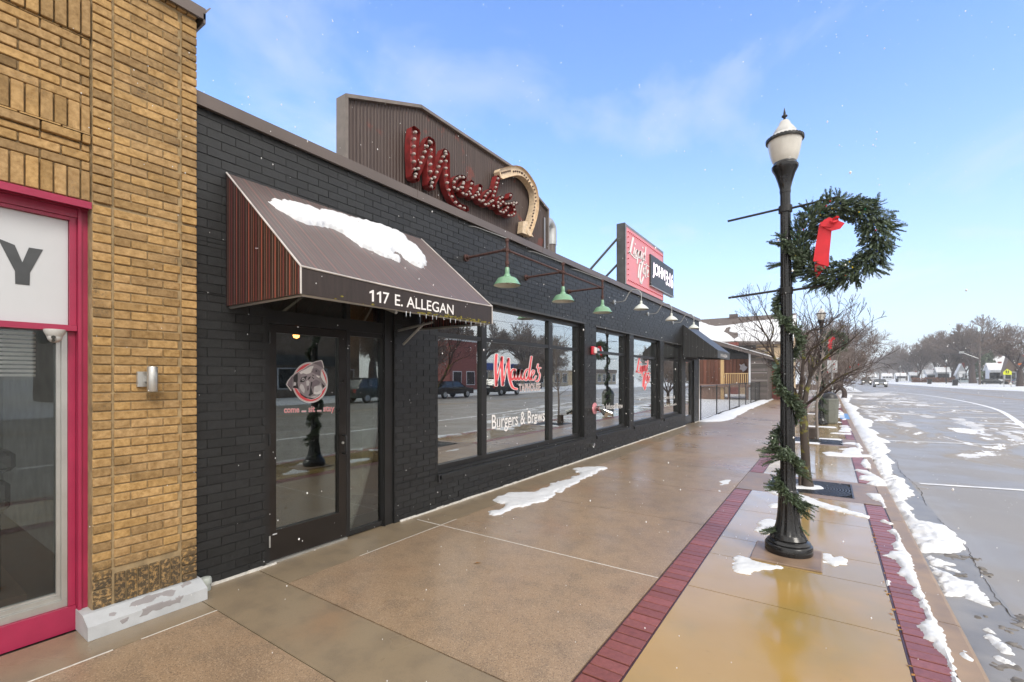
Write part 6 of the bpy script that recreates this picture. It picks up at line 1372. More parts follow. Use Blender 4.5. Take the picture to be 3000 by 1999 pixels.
dup(T2_, (col(2597, 360), 360, 0), .5, 'bare tree second from the left of the far row', scale=(1.2, 1.2, 1.3)); dup(T2_, (col(2576, 420), 420, 0), 1.9, 'leftmost and most distant bare tree of the far row', scale=(1.2, 1.2, 1.3)); dup(T0, (col(3010, 120), 124, 0), 4.4, 'wide bare tree reaching in from the right edge', scale=(.62, .62, .60))
dup(T2_, (col(2870, 196), 196, 0), 4.0, 'bare tree leaning behind the tallest tree', scale=(.9, .9, 1)); dup(T0, (col(2950, 260), 262, 0), 5, 'bare tree behind the brown shingled house', scale=(.8, .8, .7))
# far wood that closes the street
wr = random.Random(77); a = MB()
for k in range(46):
    y = wr.uniform(520, 640); u = wr.uniform(2440, 2780); x = col(u, y); h = wr.uniform(13, 19)
    a.tube([(x, y, 0), (x, y, h*.5)], .35, 4, cap=False)
    for q in range(3): grow_far(a, (x, y, h*.25), Vector((wr.uniform(-.6, .6), wr.uniform(-.6, .6), 1)), h*.33, .22, 3, wr, .8, .1, a, .11, 3, (2, 3), .2)
o = kind(a.build('far_woods', MT['twig']), 'stuff'); o['label'] = 'hazy brown wood closing the far end of the street'; o['category'] = 'woods'
# green fir on the right
FIR = thing('fir_tree', 'dark green fir behind the utility pole on the right', 'tree', (col(2884, 185), 188, 0)); fx = col(2884, 188); a = MB(); f_ = MB(); a.tube([(fx, 188, 0), (fx, 188, 13)], [.35, .05], 6)
fr2 = random.Random(8)
for k in range(900):
    t = fr2.random()**.8; z = 1+12.3*t; r = (1-t)*3.7+.25; an = fr2.uniform(0, 6.283); rr = r*fr2.uniform(.35, 1.05); p = Vector((fx+rr*math.cos(an), 188+rr*math.sin(an), z-rr*.18)); s = fr2.uniform(.35, .7)
    d = Vector((math.cos(an), math.sin(an), -.35)).normalized(); q = Vector((-math.sin(an), math.cos(an), 0)); f_.face([p-d*s+q*s*.4, p+d*s*.9, p-d*s-q*s*.4, p-d*s*1.2]); f_.face([p-d*s, p+d*s*.5+Vector((0, 0, -.3)), p+q*s*.6, p-q*s*.2+Vector((0, 0, .2))])
a.build('trunk', MT['bark2'], FIR); f_.build('crown', MT['needle'], FIR)
# ------------------------------------------------------------------ fence, bin, posts
FE = thing('chain_link_fence', 'black chain-link fence running along the snowy lot from the end of the black building', 'fence', (-4.05, 19, 0))
ys = [18.75, 21.83, 25.0, 27.96, 30.4, 32.6, 34.8, 36.9, 39.25, 41.5, 44, 46.5, 49, 51.5, 54]
for y in ys: m = MB(); m.tube([(-4.05, y, -.05), (-4.05, y, 1.34)], .026, 8); m.build('fence_post', MT['blackmetal'], FE, smooth=True)
m = MB(); m.tube([(-4.05, ys[0], 1.31), (-4.05, ys[-1], 1.31)], .017, 6); m.tube([(-4.05, ys[0], .08), (-4.05, ys[-1], .08)], .004, 4); m.build('top_rail', MT['blackmetal'], FE)
m = MB(); s = .052; L = 1.22; y = ys[0]-L
def tri(a, b, r):
    i = len(m.v); 
    for p in (a, b): m.v += [(p[0]+r, p[1], p[2]), (p[0]-r*.5, p[1], p[2]+r), (p[0]-r*.5, p[1], p[2]-r)]
    m.f += [(i, i+1, i+4, i+3), (i+1, i+2, i+5, i+4), (i+2, i, i+3, i+5)]
while y < ys[-1]:
    for sg in (1, -1):
        a, b = (y, .08), (y+L, 1.30)
        if sg < 0: a, b = (y, 1.30), (y+L, .08)
        if a[0] < ys[0]: t = (ys[0]-a[0])/L; a = (ys[0], a[1]+(b[1]-a[1])*t)
        if b[0] > ys[-1]: t = (ys[-1]-a[0])/(b[0]-a[0]); b = (ys[-1], a[1]+(b[1]-a[1])*t)
        tri((-4.05, *a), (-4.05, *b), .0019)
    y += s*1.45
m.build('wire_mesh', MT['blackmetal'], FE)
BN = thing('litter_bin', 'grey-green round litter bin with a domed black lid by the second lamp post', 'litter bin', (.0, 20.1, 0))
m = MB(); m.lathe([(.24, 0), (.27, .05), (.30, .8), (.31, .86), (.30, .9)], (0.0, 20.1, 0), 8, cap=True); m.build('body', MT['concretebin'], BN)
m = MB(); m.lathe([(.27, .9), (.25, .98), (.2, 1.06), (.12, 1.11), (.01, 1.13)], (0.0, 20.1, 0), 20); m.build('lid', MT['dark'], BN, smooth=True)
SPt = thing('sign_post', 'galvanised signpost showing the blank back of a parking sign', 'sign', (.12, 23.1, 0)); m = MB(); m.tube([(.12, 23.1, 0), (.12, 23.1, 2.2)], .032, 8); m.build('post', MT['galv'], SPt); m = MB(); m.bevbox(-.05, .29, 23.13, 23.136, 1.85, 2.35, .001); m.build('sign_plate', MT['panelwhite'], SPt)
s2 = thing('sign_post', 'thin signpost standing in the snow left of the approaching cars', 'sign', (col(2500, 70)+.3, 72, 0)); xx = col(2500, 72); m = MB(); m.tube([(xx, 72, 0), (xx, 72, 2.3)], .035, 6); m.build('post', MT['galv'], s2); m = MB(); m.box(xx-.2, xx+.2, 72.03, 72.05, 1.8, 2.4); m.build('sign_plate', MT['galv'], s2)
# ------------------------------------------------------------------ wooden deck building and brown-roofed house
Y0 = 37.0; N_ = lambda x, y: FY(*Nc(x, y), Y0)
DB = thing('wooden_pavilion', 'open wooden stage pavilion with red cedar boards and a sloping roof beyond the fence', 'pavilion', (-6.5, Y0, 0))
a, b = N_(122, 650), N_(268, 485)
m = MB(); x = -11.0
while x < N_(455, 0).x-.02:
    x2 = x+.27; m.col = paint_tone(.25, .08); m.box(x+.012, x2-.012, Y0+2.2, Y0+2.25, 1.12, 3.05); m.col = paint_tone(.3, .05); m.box(x2-.035, x2+.035, Y0+2.16, Y0+2.2, 1.12, 3.05); x = x2
m.col = None; m.build('board_wall', MT['plank'], DB)
m = MB(); x1, x2 = N_(262, 0).x, N_(284, 0).x; m.box(x1, x2, Y0-.05, Y0+.1, 0, 3.05); m.build('corner_post', MT['pine'], DB)
m = MB(); m.box(N_(456, 0).x, N_(469, 0).x, Y0-.06, Y0+.08, 0, 3.35); m.build('corner_post', MT['whitewall'], DB)
m = MB(); m.box(-11.4, N_(470, 0).x, Y0-.1, Y0+4, .98, 1.12); x = N_(286, 0).x
m.box(-11.4, N_(470, 0).x, Y0-.2, Y0-.1, .94, 1.14); dk = m.build('deck_floor', MT['wood'], DB)
m = MB(); x = N_(288, 0).x; m.box(x, N_(456, 0).x, Y0-.03, Y0+.03, 1.9, 1.96)
while x < N_(455, 0).x: m.col = paint_tone(.2, .05); m.box(x, x+.045, Y0-.02, Y0+.02, 1.14, 1.9); x += .125
m.build('railing', MT['pine'], DB)
m = MB(); x = -11.4
for x in (-10.2, -8.8, -7.3, -6.1, -4.9): m.box(x, x+.16, Y0-.1, Y0+.06, 0, .96)
m.box(-11.4, N_(290, 0).x, Y0, Y0+.05, 0, .94); m.build('skirt', MT['wood'], DB)
m = MB(); x1, x2 = N_(470, 0).x, N_(586, 0).x; z = 0
while z < 3.6:
    zt = z+.19; m.col = paint_tone(.35, .05); m.box(x1, x2, Y0-.03, Y0+.02, z+.006, zt-.006); z = zt
m.col = (2.6, 2.7, 2.9)
for zz in (1.42, 1.95, 2.62): m.box(x1+.02, x2-.03, Y0-.045, Y0-.03, zz, zz+.05)
m.col = None; m.box(x1, x2, Y0+.02, Y0+4, 0, 3.0); m.build('clad_wall', MT['grey'], DB)
p = [N_(205, 345), N_(632, 468), N_(632, 486), N_(262, 386), N_(205, 372)]
m = MB(); m.prism([Vector((q.x, Y0-.35, q.z)) for q in p], (0, 5, 0)); rf = m.build('roof', MT['shingle'], DB)
m = MB(); q1, q2 = N_(230, 350), N_(630, 466); m.prism([Vector((q.x, Y0-.38, q.z)) for q in (q1, q2, q2+Vector((0, 0, .05)), q1+Vector((0, 0, .05)))], (0, 1.2, 0)); m.build('roof_snow', MT['snow'], rf)
m = MB(); m.box(-11, N_(456, 0).x, Y0+3.9, Y0+3.95, 1.1, 4.2); m.box(-11, N_(455, 0).x, Y0+2.27, Y0+2.3, 3.05, 3.5); m.build('shade_backing', MT['dark'], DB)  # black sheets paint in the shade of the opening under the roof
m = MB(); m.prism([N_(*p)+Vector((0, -.03+2.05, 0)) for p in ((358, 505), (375, 512), (395, 500), (402, 520), (418, 528), (408, 548), (385, 563), (378, 548), (362, 545), (368, 525))], (0, .04, 0)) 
c = N_(386, 530); m.v = [(c.x+(x-c.x), y, z) for x, y, z in m.v]; m.build('wall_emblem', simple('pale_emblem', (.5, .48, .52), .5), DB)
SH = thing('green_fronted_shed', 'small brick shed with a pale green sign band right of the wooden pavilion', 'shed', (-3, 40, 0)); q1, q2 = FY(*Nc(588, 480), 40), FY(*Nc(700, 480), 40)
m = MB(); m.box(q1.x, q2.x, 40, 44, 0, 3.0); m.build('wall', MT['redbrick'], SH); m = MB(); m.box(q1.x, q2.x-.1, 39.93, 39.995, 2.25, 2.85); m.build('sign_band', simple('pale_green', (.2, .34, .28), .6), SH); m = MB(); m.box(q1.x-.1, q2.x+.1, 39.8, 44.2, 3.0, 3.12); m.build('roof', MT['snow'], SH)
YH = 50; HO = thing('cream_house', 'large cream house with a snow-covered brown roof behind the wooden pavilion', 'house', (-7, YH, 0))
e0, e1_ = FY(*Nc(110, 355), YH), FY(*Nc(765, 345), YH); rg0 = 7.55
zr = FY(*Nc(400, 185), YH+5).z; ze = FY(*Nc(640, 358), YH).z; xr = FY(*Nc(772, 300), YH+2).x
m = MB(); m.box(-20, xr-.3, YH+.4, YH+9.5, 0, ze); m.prism([(xr-.3, YH+.4, ze), (xr-.3, YH+5, zr-.15), (xr-.3, YH+9.5, ze)], (-.3, 0, 0)); m.build('wall', MT['creamwall'], HO)
m = MB(); m.prism([(-20, YH, ze), (-20, YH+5, zr), (-20, YH+10, ze), (-20, YH+10, ze-.2), (-20, YH+5, zr-.22), (-20, YH, ze-.2)], (xr+20, 0, 0)); 
hs = NT('roof_shingle_and_snow'); 
rf = m.build('roof', MT['shingle'], HO)
# the snow on the slope is its own sheet: it stops short of the ridge and leaves one bare patch
su = Vector((0, 5, zr-ze)).normalized(); sn_ = Vector((0, -(zr-ze), 5)).normalized(); O = Vector((0, YH, ze)); Ls = (Vector((0, 5, zr-ze))).length
def onroof(x, y): v = PLANE(*Nc(x, y), O, sn_)-O; return (v.x, v.dot(su))
pl1 = [(-20, .02)]+[onroof(x, y) for x, y in ((355, 352), (352, 335), (310, 300), (280, 290), (300, 262), (322, 255), (330, 262), (322, 285), (345, 292), (384, 296), (378, 325), (358, 336), (362, 352))]+[(xr, .02), (xr, Ls*.93)]+[onroof(x, y) for x, y in ((640, 203), (520, 212), (400, 232), (300, 245), (230, 250), (180, 240), (118, 215))]+[(-20, Ls*.9)]
pl1 = [(x, max(.02, min(y, Ls-.02))) for x, y in pl1]
m = MB(); snow_mesh(m, [pl1], (O, Vector((1, 0, 0)), su, sn_), cell=.07, thick=.12, rag=.10, rs=2, soft=.1, seed=140); m.build('roof_snow', MT['snow'], rf, smooth=True)
c = FY(*Nc(350, 180), YH+5); m = MB(); m.box(c.x-.38, c.x+.38, YH+4.7, YH+5.5, zr-.6, FY(*Nc(350, 168), YH+5).z); m.build('chimney', MT['shingle'], rf)
c = FY(*Nc(350, 378), YH-.5); m = MB(); m.box(c.x-.4, c.x+.4, YH-.8, YH+.2, 0, FY(*Nc(350, 362), YH-.5).z); m.build('brick_stack', MT['redbrick'], HO)
m = MB(); m.box(-18, -4, YH+.36, YH+.4, ze-.5, ze-.35); m.build('fascia', MT['tudor'], HO)
# low brick shops left of the street further on
LB = thing('brick_shop', 'low red brick shop with a white sign band, glimpsed behind the near tree', 'building', (-9, 76, 0)); m = MB(); shell(m, -22, -4.6, 76, 76.3, 0, 4.4, []); m.box(-22, -4.6, 76.3, 90, 0, 4.2); m.build('wall', MT['redbrick'], LB); m = MB(); m.box(-22.2, -4.4, 75.8, 90.2, 4.4, 4.6); m.build('roof', MT['snow'], LB); m = MB(); m.box(-20, -6, 75.9, 75.99, 3.0, 3.7); m.build('sign_band', MT['whitewall'], LB)
for k, x in enumerate((-19, -15, -11, -7.5)): m = MB(); m.box(x, x+2.2, 75.93, 75.99, .8, 2.6); m.build('window', MT['carglass'], LB)
m = MB(); m.box(-14, 1.5, 71.2, 71.6, 0, .75); o = m.build('low_wall', simple('brown_planter', (.16, .12, .1), .8)); tag(o, 'low brown wall along the snow beyond the side street', 'wall')
# ------------------------------------------------------------------ houses across the street
def house(label, x0, x1, y, wz, rz, depth=8, wall='whitewall', roof='snow', axis='x', porch=True, win=3, name='house', dormer=False):
    t = thing(name, label, 'house', ((x0+x1)/2, y, 0)); m = MB(); m.box(x0, x1, y, y+depth, 0, wz)
    if axis == 'y': m.prism([(x0, y, wz), (x1, y, wz), ((x0+x1)/2, y, rz-.1)], (0, depth, 0))
    else: m.prism([(x0, y, wz), (x0, y+depth, wz), (x0, y+depth/2, rz-.1)], (x1-x0, 0, 0))
    m.build('wall', MT[wall], t); m = MB(); o = .4
    if axis == 'y':
        c = (x0+x1)/2; s_ = (rz-wz)/(c-x0); m.prism([(x0-o, y-o, wz-o*s_), (c, y-o, rz), (x1+o, y-o, wz-o*s_), (x1+o, y-o, wz-o*s_+.2), (c, y-o, rz+.22), (x0-o, y-o, wz-o*s_+.2)], (0, depth+2*o, 0))
    else:
        c = y+depth/2; s_ = (rz-wz)/(depth/2); m.prism([(x0-o, y-o, wz-o*s_), (x0-o, c, rz), (x0-o, y+depth+o, wz-o*s_), (x0-o, y+depth+o, wz-o*s_+.2), (x0-o, c, rz+.22), (x0-o, y-o, wz-o*s_+.2)], (x1-x0+2*o, 0, 0))
    rr = m.build('roof', MT[roof], t)
    m = MB(); m.box(x0+(x1-x0)*.7, x0+(x1-x0)*.7+.6, y+depth*.45, y+depth*.6, rz-1, rz+.5); m.build('chimney', MT['redbrick'], rr)
    for k in range(win):
        xx = x0+(x1-x0)*(k+.5)/win; m = MB(); m.box(xx-.55, xx+.55, y-.06, y-.005, 1.2, max(2.2, min(2.9, wz-.5))); f = m.build('window', MT['whitewall'] if wall != 'whitewall' else MT['greywall'], t); m = MB(); m.box(xx-.44, xx+.44, y-.075, y-.062, 1.32, max(2.1, min(2.78, wz-.62))); m.build('pane', MT['carglass'], f)
    if porch:
        m = MB(); m.box(x0-.2, x0+(x1-x0)*.6, y-2.2, y-.1, 2.5, 2.65); m.prism([(x0-.3, y-2.4, 2.66), (x0-.3, y-.02, 3.2), (x0-.3, y-.02, 2.66)], ((x1-x0)*.6+.5, 0, 0)); m.build('porch_roof', MT[roof], t)
        for k in range(3): xx = x0+(x1-x0)*.6*k/2; m = MB(); m.box(xx-.1, xx+.1, y-2.15, y-1.95, 0, 2.5); m.build('porch_post', MT['whitewall'], t)
        m = MB(); m.box(x0-.1, x0+(x1-x0)*.6, y-2.1, y-2.0, .3, .9); m.box(x0-.1, x0+(x1-x0)*.6, y-2.2, y, 0, .3); m.build('porch_rail', MT['whitewall'], t)
    if dormer:
        c = (x0+x1)/2; m = MB(); m.box(c-1.3, c+1.3, y+1, y+3.4, wz+.2, wz+2.0); m.build('dormer', MT['whitewall'], t); m = MB(); m.prism([(c-1.6, y+.8, wz+1.9), (c, y+.8, wz+2.8), (c+1.6, y+.8, wz+1.9)], (0, 2.8, 0)); m.build('dormer_roof', MT['snow'], t)
    return t
Hx = lambda px, y: FY(*Wc(px, 900), y).x
Hz = lambda px, wy, y: FY(*Wc(px, wy), y).z
def H2(label, p0, p1, y, eave, ridge, wall, roof='snow', axis='x', porch=False, win=3, depth=4.5, dormer=False):
    return house(label, Hx(p0, y), Hx(p1, y), y, Hz(p0, eave, y), Hz(p0, ridge, y), depth, wall, roof, axis, porch, win, dormer=dormer)
H2('low white bungalow with a snowy roof, directly left of the flat-porched house', 452, 650, 200, 772, 706, 'whitewall')
H2('grey-white house with a snowy flat-fronted roof beside the bungalow', 655, 880, 195, 738, 655, 'greywall')
H2('narrow white gabled house behind the thick tree trunk', 1040, 1190, 190, 740, 590, 'whitewall', 'snow', 'y', False, 1, 2.5)
H2('white house with a snowy roof and dormer left of the school sign', 1690, 1985, 165, 690, 575, 'whitewall', dormer=False, win=4)
H2('large house with a broad snow-covered roof at the back', 1640, 2010, 205, 590, 440, 'greywall')
H2('brown shingled house with a steep gable behind the road signs', 1990, 2180, 150, 645, 320, 'tudor', 'tudor', 'y', False, 2, 2)
H2('dark-roofed wing at the far right edge', 2185, 2480, 153, 640, 440, 'tudor', 'darkroof', win=3)
H2('small grey house among the trees, left of the bungalow', 120, 270, 235, 800, 752, 'greywall')
H2('pale house with a snowy roof, third from the left of the far row', -150, 20, 270, 815, 765, 'whitewall')
H2('white house at the left end of the far row', -430, -250, 320, 822, 775, 'whitewall')
H2('long low cream building at the far end of the street', -1420, -980, 380, 850, 820, 'beige', win=6)
H2('tiny far white house in the middle of the distant row', -700, -560, 380, 835, 795, 'whitewall')
HG = thing('hedge', 'brown winter hedge in front of the bungalow', 'hedge', (Hx(400, 205), 192, 0)); m = MB(); hr = random.Random(4)
for k in range(700): x = hr.uniform(Hx(150, 192), Hx(1000, 192)); y = 192+hr.uniform(-.6, .6); z = hr.uniform(0, 1.5); d = Vector((hr.uniform(-1, 1), hr.uniform(-1, 1), hr.uniform(0, 1)))*.35; q = Vector((.08, 0, .08)); p = Vector((x, y, z)); m.face([p-d-q, p-d+q, p+d+q, p+d-q])
m.build('foliage', simple('brown_hedge', (.16, .075, .045), .9, var=.3), HG)
# ------------------------------------------------------------------ poles, signs, bins across the street
def upole(label, u, y, h, r=.14, arm=False, lamp=False, name='utility_pole', dark=True):
    x = col(u, y); t = thing(name, label, 'pole', (x, y, 0)); m = MB(); m.tube([(x, y, -.3), (x, y, h)], [r, r*.6], 8); m.build('pole', MT['blackmetal' if dark else 'pole'], t)
    if arm: m = MB(); m.tube([(x, y, h*.5), (x-2.6, y, h*.62)], .06, 6); m.build('arm', MT['galv'], t); m = MB(); m.bevbox(x-3.2, x-2.4, y-.15, y+.15, h*.61, h*.65, .03); m.build('lamp_head', MT['galv'], t)
    if lamp: m = MB(); m.lathe([(.12, h), (.22, h+.4), (.1, h+.6), (.02, h+.8)], (x, y, 0), 8); m.build('lamp_head', MT['galv'], t)
    return t
upole('tall weathered utility pole with a street-light arm on the right', 2870, 138, 11.2, .2, True, dark=False); upole('dark lighting pole left of the tipped bin', 2772, 168, 5.6, .13, False, True, 'street_lamp'); upole('thin dark lighting pole near the first bin', 2689, 205, 5.6, .12, False, True, 'street_lamp'); upole('farthest dark lighting pole on the right side', 2637, 265, 6, .12, False, True, 'street_lamp')
upole('dark lighting pole on the left verge behind the near tree', 2462, 90, 4.3, .07, False, True, 'street_lamp')
SS = thing('school_crossing_sign', 'fluorescent yellow pentagon sign with two walking children on twin posts', 'sign', (25.1, 113, 0)); Ys = 113
S_2 = lambda x, y: FY(*Wc(x, y), Ys)
for x in (1960, 2103): p = S_2(x, 1030); m = MB(); m.tube([(p.x, Ys+.05, 0), (p.x, Ys+.05, S_2(x, 760).z)], .05, 6); m.build('post', MT['galv'], SS)
m = MB(); m.prism([S_2(*p) for p in ((1945, 795), (2112, 795), (2112, 735), (2022, 680), (1942, 740))], (0, .04, 0)); sp = m.build('sign_plate', MT['schoolyellow'], SS)
m = MB()
for (cx, s) in ((2005, 1), (2045, -1)):
    P = lambda x, y: S_2(cx+x*s, y)+Vector((0, -.01, 0))
    m.face([P(-5, 705), P(6, 705), P(7, 716), P(-5, 716)]); m.face([P(-10, 720), P(10, 719), P(9, 748), P(-8, 748)]); m.face([P(-8, 748), P(1, 748), P(-10, 776), P(-17, 774)]); m.face([P(1, 748), P(9, 748), P(17, 776), P(9, 777)]); m.face([P(-10, 721), P(-5, 724), P(-15, 742), P(-19, 738)]); m.face([P(8, 721), P(18, 738), P(14, 742), P(5, 728)])
m.build('walking_figures', MT['dark'], sp)
RS = thing('route_sign', 'white route 131 shield under an orange plate with an arrow plate below', 'sign', (29.9, 126, 0)); Yr = 126; R_ = lambda x, y: FY(*Wc(x, y), Yr)
p = R_(2300, 1020); m = MB(); m.tube([(p.x, Yr+.06, 0), (p.x, Yr+.06, R_(2300, 575).z)], .05, 6); m.build('post', MT['galv'], RS)
m = MB(); a, b = R_(2235, 605), R_(2368, 565); m.box(a.x, b.x, Yr, Yr+.03, a.z, b.z); m.build('orange_plate', MT['orange'], RS); m = MB(); a, b = R_(2240, 648), R_(2362, 612); m.box(a.x, b.x, Yr, Yr+.03, a.z, b.z); m.build('direction_plate', MT['panelwhite'], RS)
m = MB(); m.prism([R_(*q) for q in ((2235, 660), (2365, 660), (2372, 690), (2368, 730), (2330, 735), (2300, 745), (2270, 735), (2228, 728), (2226, 690))], (0, .03, 0)); sp = m.build('shield_plate', MT['panelwhite'], RS)
m = MB(); a, b = R_(2245, 716), R_(2352, 672); put_text(m, '131', a.x, b.x, a.z, b.z, lambda x, z: (x, Yr-.01, z), .05); m.build('numerals', MT['dark'], sp)
m = MB(); a, b = R_(2252, 784), R_(2338, 742); m.box(a.x, b.x, Yr, Yr+.03, a.z, b.z); sp = m.build('arrow_plate', MT['panelwhite'], RS); m = MB(); m.prism([R_(*q)+Vector((0, -.01, 0)) for q in ((2295, 750), (2310, 765), (2300, 765), (2300, 778), (2290, 778), (2290, 765), (2280, 765))], (0, .005, 0)); m.build('arrow', MT['dark'], sp)
SB2 = thing('street_sign', 'white square signs on a post beside the dark lighting pole', 'sign', (27.7, 161.7, 0)); yy = 161.7; Q = lambda x, y: FY(*Wc(x, y), yy); p = Q(1108, 970); m = MB(); m.tube([(p.x, yy+.1, 0), (p.x, yy+.1, Q(0, 780).z)], .06, 6); m.build('post', MT['galv'], SB2); m = MB(); a, b = Q(1072, 845), Q(1143, 775); m.box(a.x, b.x, yy, yy+.04, a.z, b.z); a, b = Q(1068, 770), Q(1195, 728); m.box(a.x, b.x, yy, yy+.04, a.z, b.z); m.build('sign_plate', MT['whitewall'], SB2)
def bin_(label, x, y, rz=0, tip=0):
    t = thing('wheelie_bin', label, 'bin', (x, y, .05), 'wheelie bins on the far verge', rz); m = MB(); b0, b1 = .26, .34; v0 = [(-b0, -b0, 0), (b0, -b0, 0), (b0, b0, 0), (-b0, b0, 0)]; v1 = [(-b1, -b1, 1.0), (b1, -b1, 1.0), (b1, b1, 1.0), (-b1, b1, 1.0)]
    i = len(m.v); m.v += [(x+a, y+b, c+.05) for a, b, c in v0+v1]; m.f += [(3, 2, 1, 0), (4, 5, 6, 7), (0, 1, 5, 4), (1, 2, 6, 5), (2, 3, 7, 6), (3, 0, 4, 7)]; m.build('body', MT['dark'], t)
    m = MB(); m.obox((x+tip*.35, y, 1.09+tip*.1), (.38, 0, tip*.12), (0, .38, 0), (0, 0, .03)); m.build('lid', MT['dark'], t); m = MB(); m.tube([(x-.3, y+.3, .15), (x+.3, y+.3, .15)], .12, 10); m.build('wheel', MT['tyre'], t); t.scale = (1.25, 1.25, 1.15); return t
bin_('upright dark wheelie bin, middle of the three', 19.9, 148); bin_('dark wheelie bin with its lid swung open, nearest of the three', 20.6, 125, 0, 1); bin_('most distant dark wheelie bin, left of the thin pole', col(2628, 205), 205)
# ------------------------------------------------------------------ cars
def car(label, x, y, rz, paint, lights=False, suv=True, group=None, back=False):
    t = thing('parked_car' if not lights else 'car', label, 'car', (x, y, RZ), group, rz)
    Lh, Wd = 2.35, .92; H1, H2 = (1.02, 1.72) if suv else (.9, 1.42)
    prof = [(-Lh, .35), (-Lh+.02, .75), (-Lh+.1, H1-.08), (-Lh+.95, H1), (-Lh+1.15, H1+.02), (Lh-.35, H1+.04), (Lh-.06, H1-.05), (Lh, .7), (Lh-.02, .35)]
    def loft(m, secs, close=True):
        n = len(secs[0]); i = len(m.v)
        for s_ in secs: m.v += s_
        for k in range(len(secs)-1):
            for q in range(n-1): m.f.append((i+k*n+q, i+(k+1)*n+q, i+(k+1)*n+q+1, i+k*n+q+1))
        m.f.append(tuple(i+q for q in range(n))); m.f.append(tuple(i+(len(secs)-1)*n+q for q in range(n-1, -1, -1)))
        for k in range(len(secs)-1): m.f.append((i+k*n+n-1, i+(k+1)*n+n-1, i+(k+1)*n, i+k*n))
    W_ = lambda px, py, pz: (px+x, py+y, pz+RZ)
    m = MB(); secs = []
    for s, ins, low in ((-1, .10, .05), (-1, 0, 0), (1, 0, 0), (1, .10, .05)):
        wv = Wd if ins == 0 else Wd
        secs.append([W_(s*(Wd-(.06 if ins and True else 0)+(0 if ins else 0))*(1 if ins else .97), a*(1-ins*.12), b+(low if b < .5 else -low*.6)) for a, b in prof])
    secs = [secs[0], secs[1], secs[2], secs[3]]; secs[0] = [(p[0]-.04, p[1], p[2]) for p in secs[0]]; secs[3] = [(p[0]+.04, p[1], p[2]) for p in secs[3]]
    loft(m, secs); m.build('body', paint, t, smooth=True)
    gp_ = [(-1.25, H1), (-.62, H2-.06), (-.3, H2), (1.2, H2), (1.75 if suv else 1.25, H2-.1), (2.15 if suv else 1.85, H1+.02)]
    m = MB(); secs = [[W_(s*(Wd-.08-(.14 if b > H1+.2 else 0)), a, b-.02) for a, b in gp_] for s in (-1, 1)]; loft(m, secs); m.build('windows', MT['carglass'], t, smooth=True)
    m = MB(); m.bevbox(x-Wd+.24, x+Wd-.24, y-.45, y+1.45, RZ+H2-.03, RZ+H2+.03, .02)
    for s in (-1, 1):
        for a0, a1 in (((-1.27, H1), (-.6, H2-.02)), ((.3, H1), (.3, H2)), ((1.25, H1), (1.2, H2)), ((2.15 if suv else 1.85, H1+.02), (1.7 if suv else 1.2, H2-.06))): m.beam(W_(s*(Wd-.07), a0[0], a0[1]), W_(s*(Wd-.21), a1[0], a1[1]), .05)
    m.build('roof', paint, t)
    for sx in (-1, 1):
        for ay in (-1.45, 1.4):
            m = MB(); m.lathe([(.05, -.11), (.3, -.11), (.34, -.07), (.34, .07), (.3, .11), (.05, .11)], (x+sx*(Wd-.1), y+ay, RZ+.34), 18, axis='x'); wh = m.build('wheel', MT['tyre'], t, smooth=True)
            m = MB(); m.lathe([(.01, -.02), (.2, -.01), (.21, .0), (.2, .012), (.01, .02)], (x+sx*(Wd+.015), y+ay, RZ+.34), 14, axis='x'); m.build('rim', MT['galv'], wh)
        m = MB(); m.bevbox(x+sx*.62-.17, x+sx*.62+.17, y-Lh-.02, y-Lh+.14, RZ+.66, RZ+.84, .03); m.build('headlight', MT['hlamp'] if lights else MT['galv'], t)
        m = MB(); m.bevbox(x+sx*.74-.12, x+sx*.74+.12, y+Lh-.12, y+Lh+.015, RZ+.72, RZ+.95, .02); m.build('tail_light', MT['tlamp'], t)
        m = MB(); m.bevbox(x+sx*(Wd+.1)-.1, x+sx*(Wd+.1)+.1, y-1.0, y-.88, RZ+H1, RZ+H1+.16, .03); m.build('mirror', paint, t)
    m = MB(); m.bevbox(x-.5, x+.5, y-Lh-.03, y-Lh+.05, RZ+.42, RZ+.62, .02); m.build('grille', MT['dark'], t)
    m = MB(); m.box(x-.24, x+.24, y-Lh-.035, y-Lh-.028, RZ+.46, RZ+.56); m.box(x-.24, x+.24, y+Lh+.02, y+Lh+.026, RZ+.75, RZ+.87); m.build('number_plate', MT['whitewall'], t)
    return t
car('silver car with headlights on, nearer of the two approaching cars', 7.75, 108, 0, MT['silver'], True, False); car('dark pickup-style car with headlights on, behind the silver car', 7.2, 136, 0, MT['carpaint'], True, True)
car('far pale car in the left lane beyond the signpost', 5.2, 235, 0, MT['silver'], True, False)
car('dark van parked far down the left side', 4.7, 175, 0, simple('blue_van', (.06, .06, .13), .3), False, True)
car('black car parked on the snow left of the school sign', Hx(1740, 150), 150, R(82), MT['carpaint'], False, False, 'parked cars across the street'); car('pale blue car parked behind the thick tree trunks', Hx(1170, 182), 182, R(90), simple('pale_car', (.3, .36, .4), .3), False, False, 'parked cars across the street'); car('grey car parked at the far right edge', Hx(2400, 146), 146, R(95), MT['silver'], False, True, 'parked cars across the street')
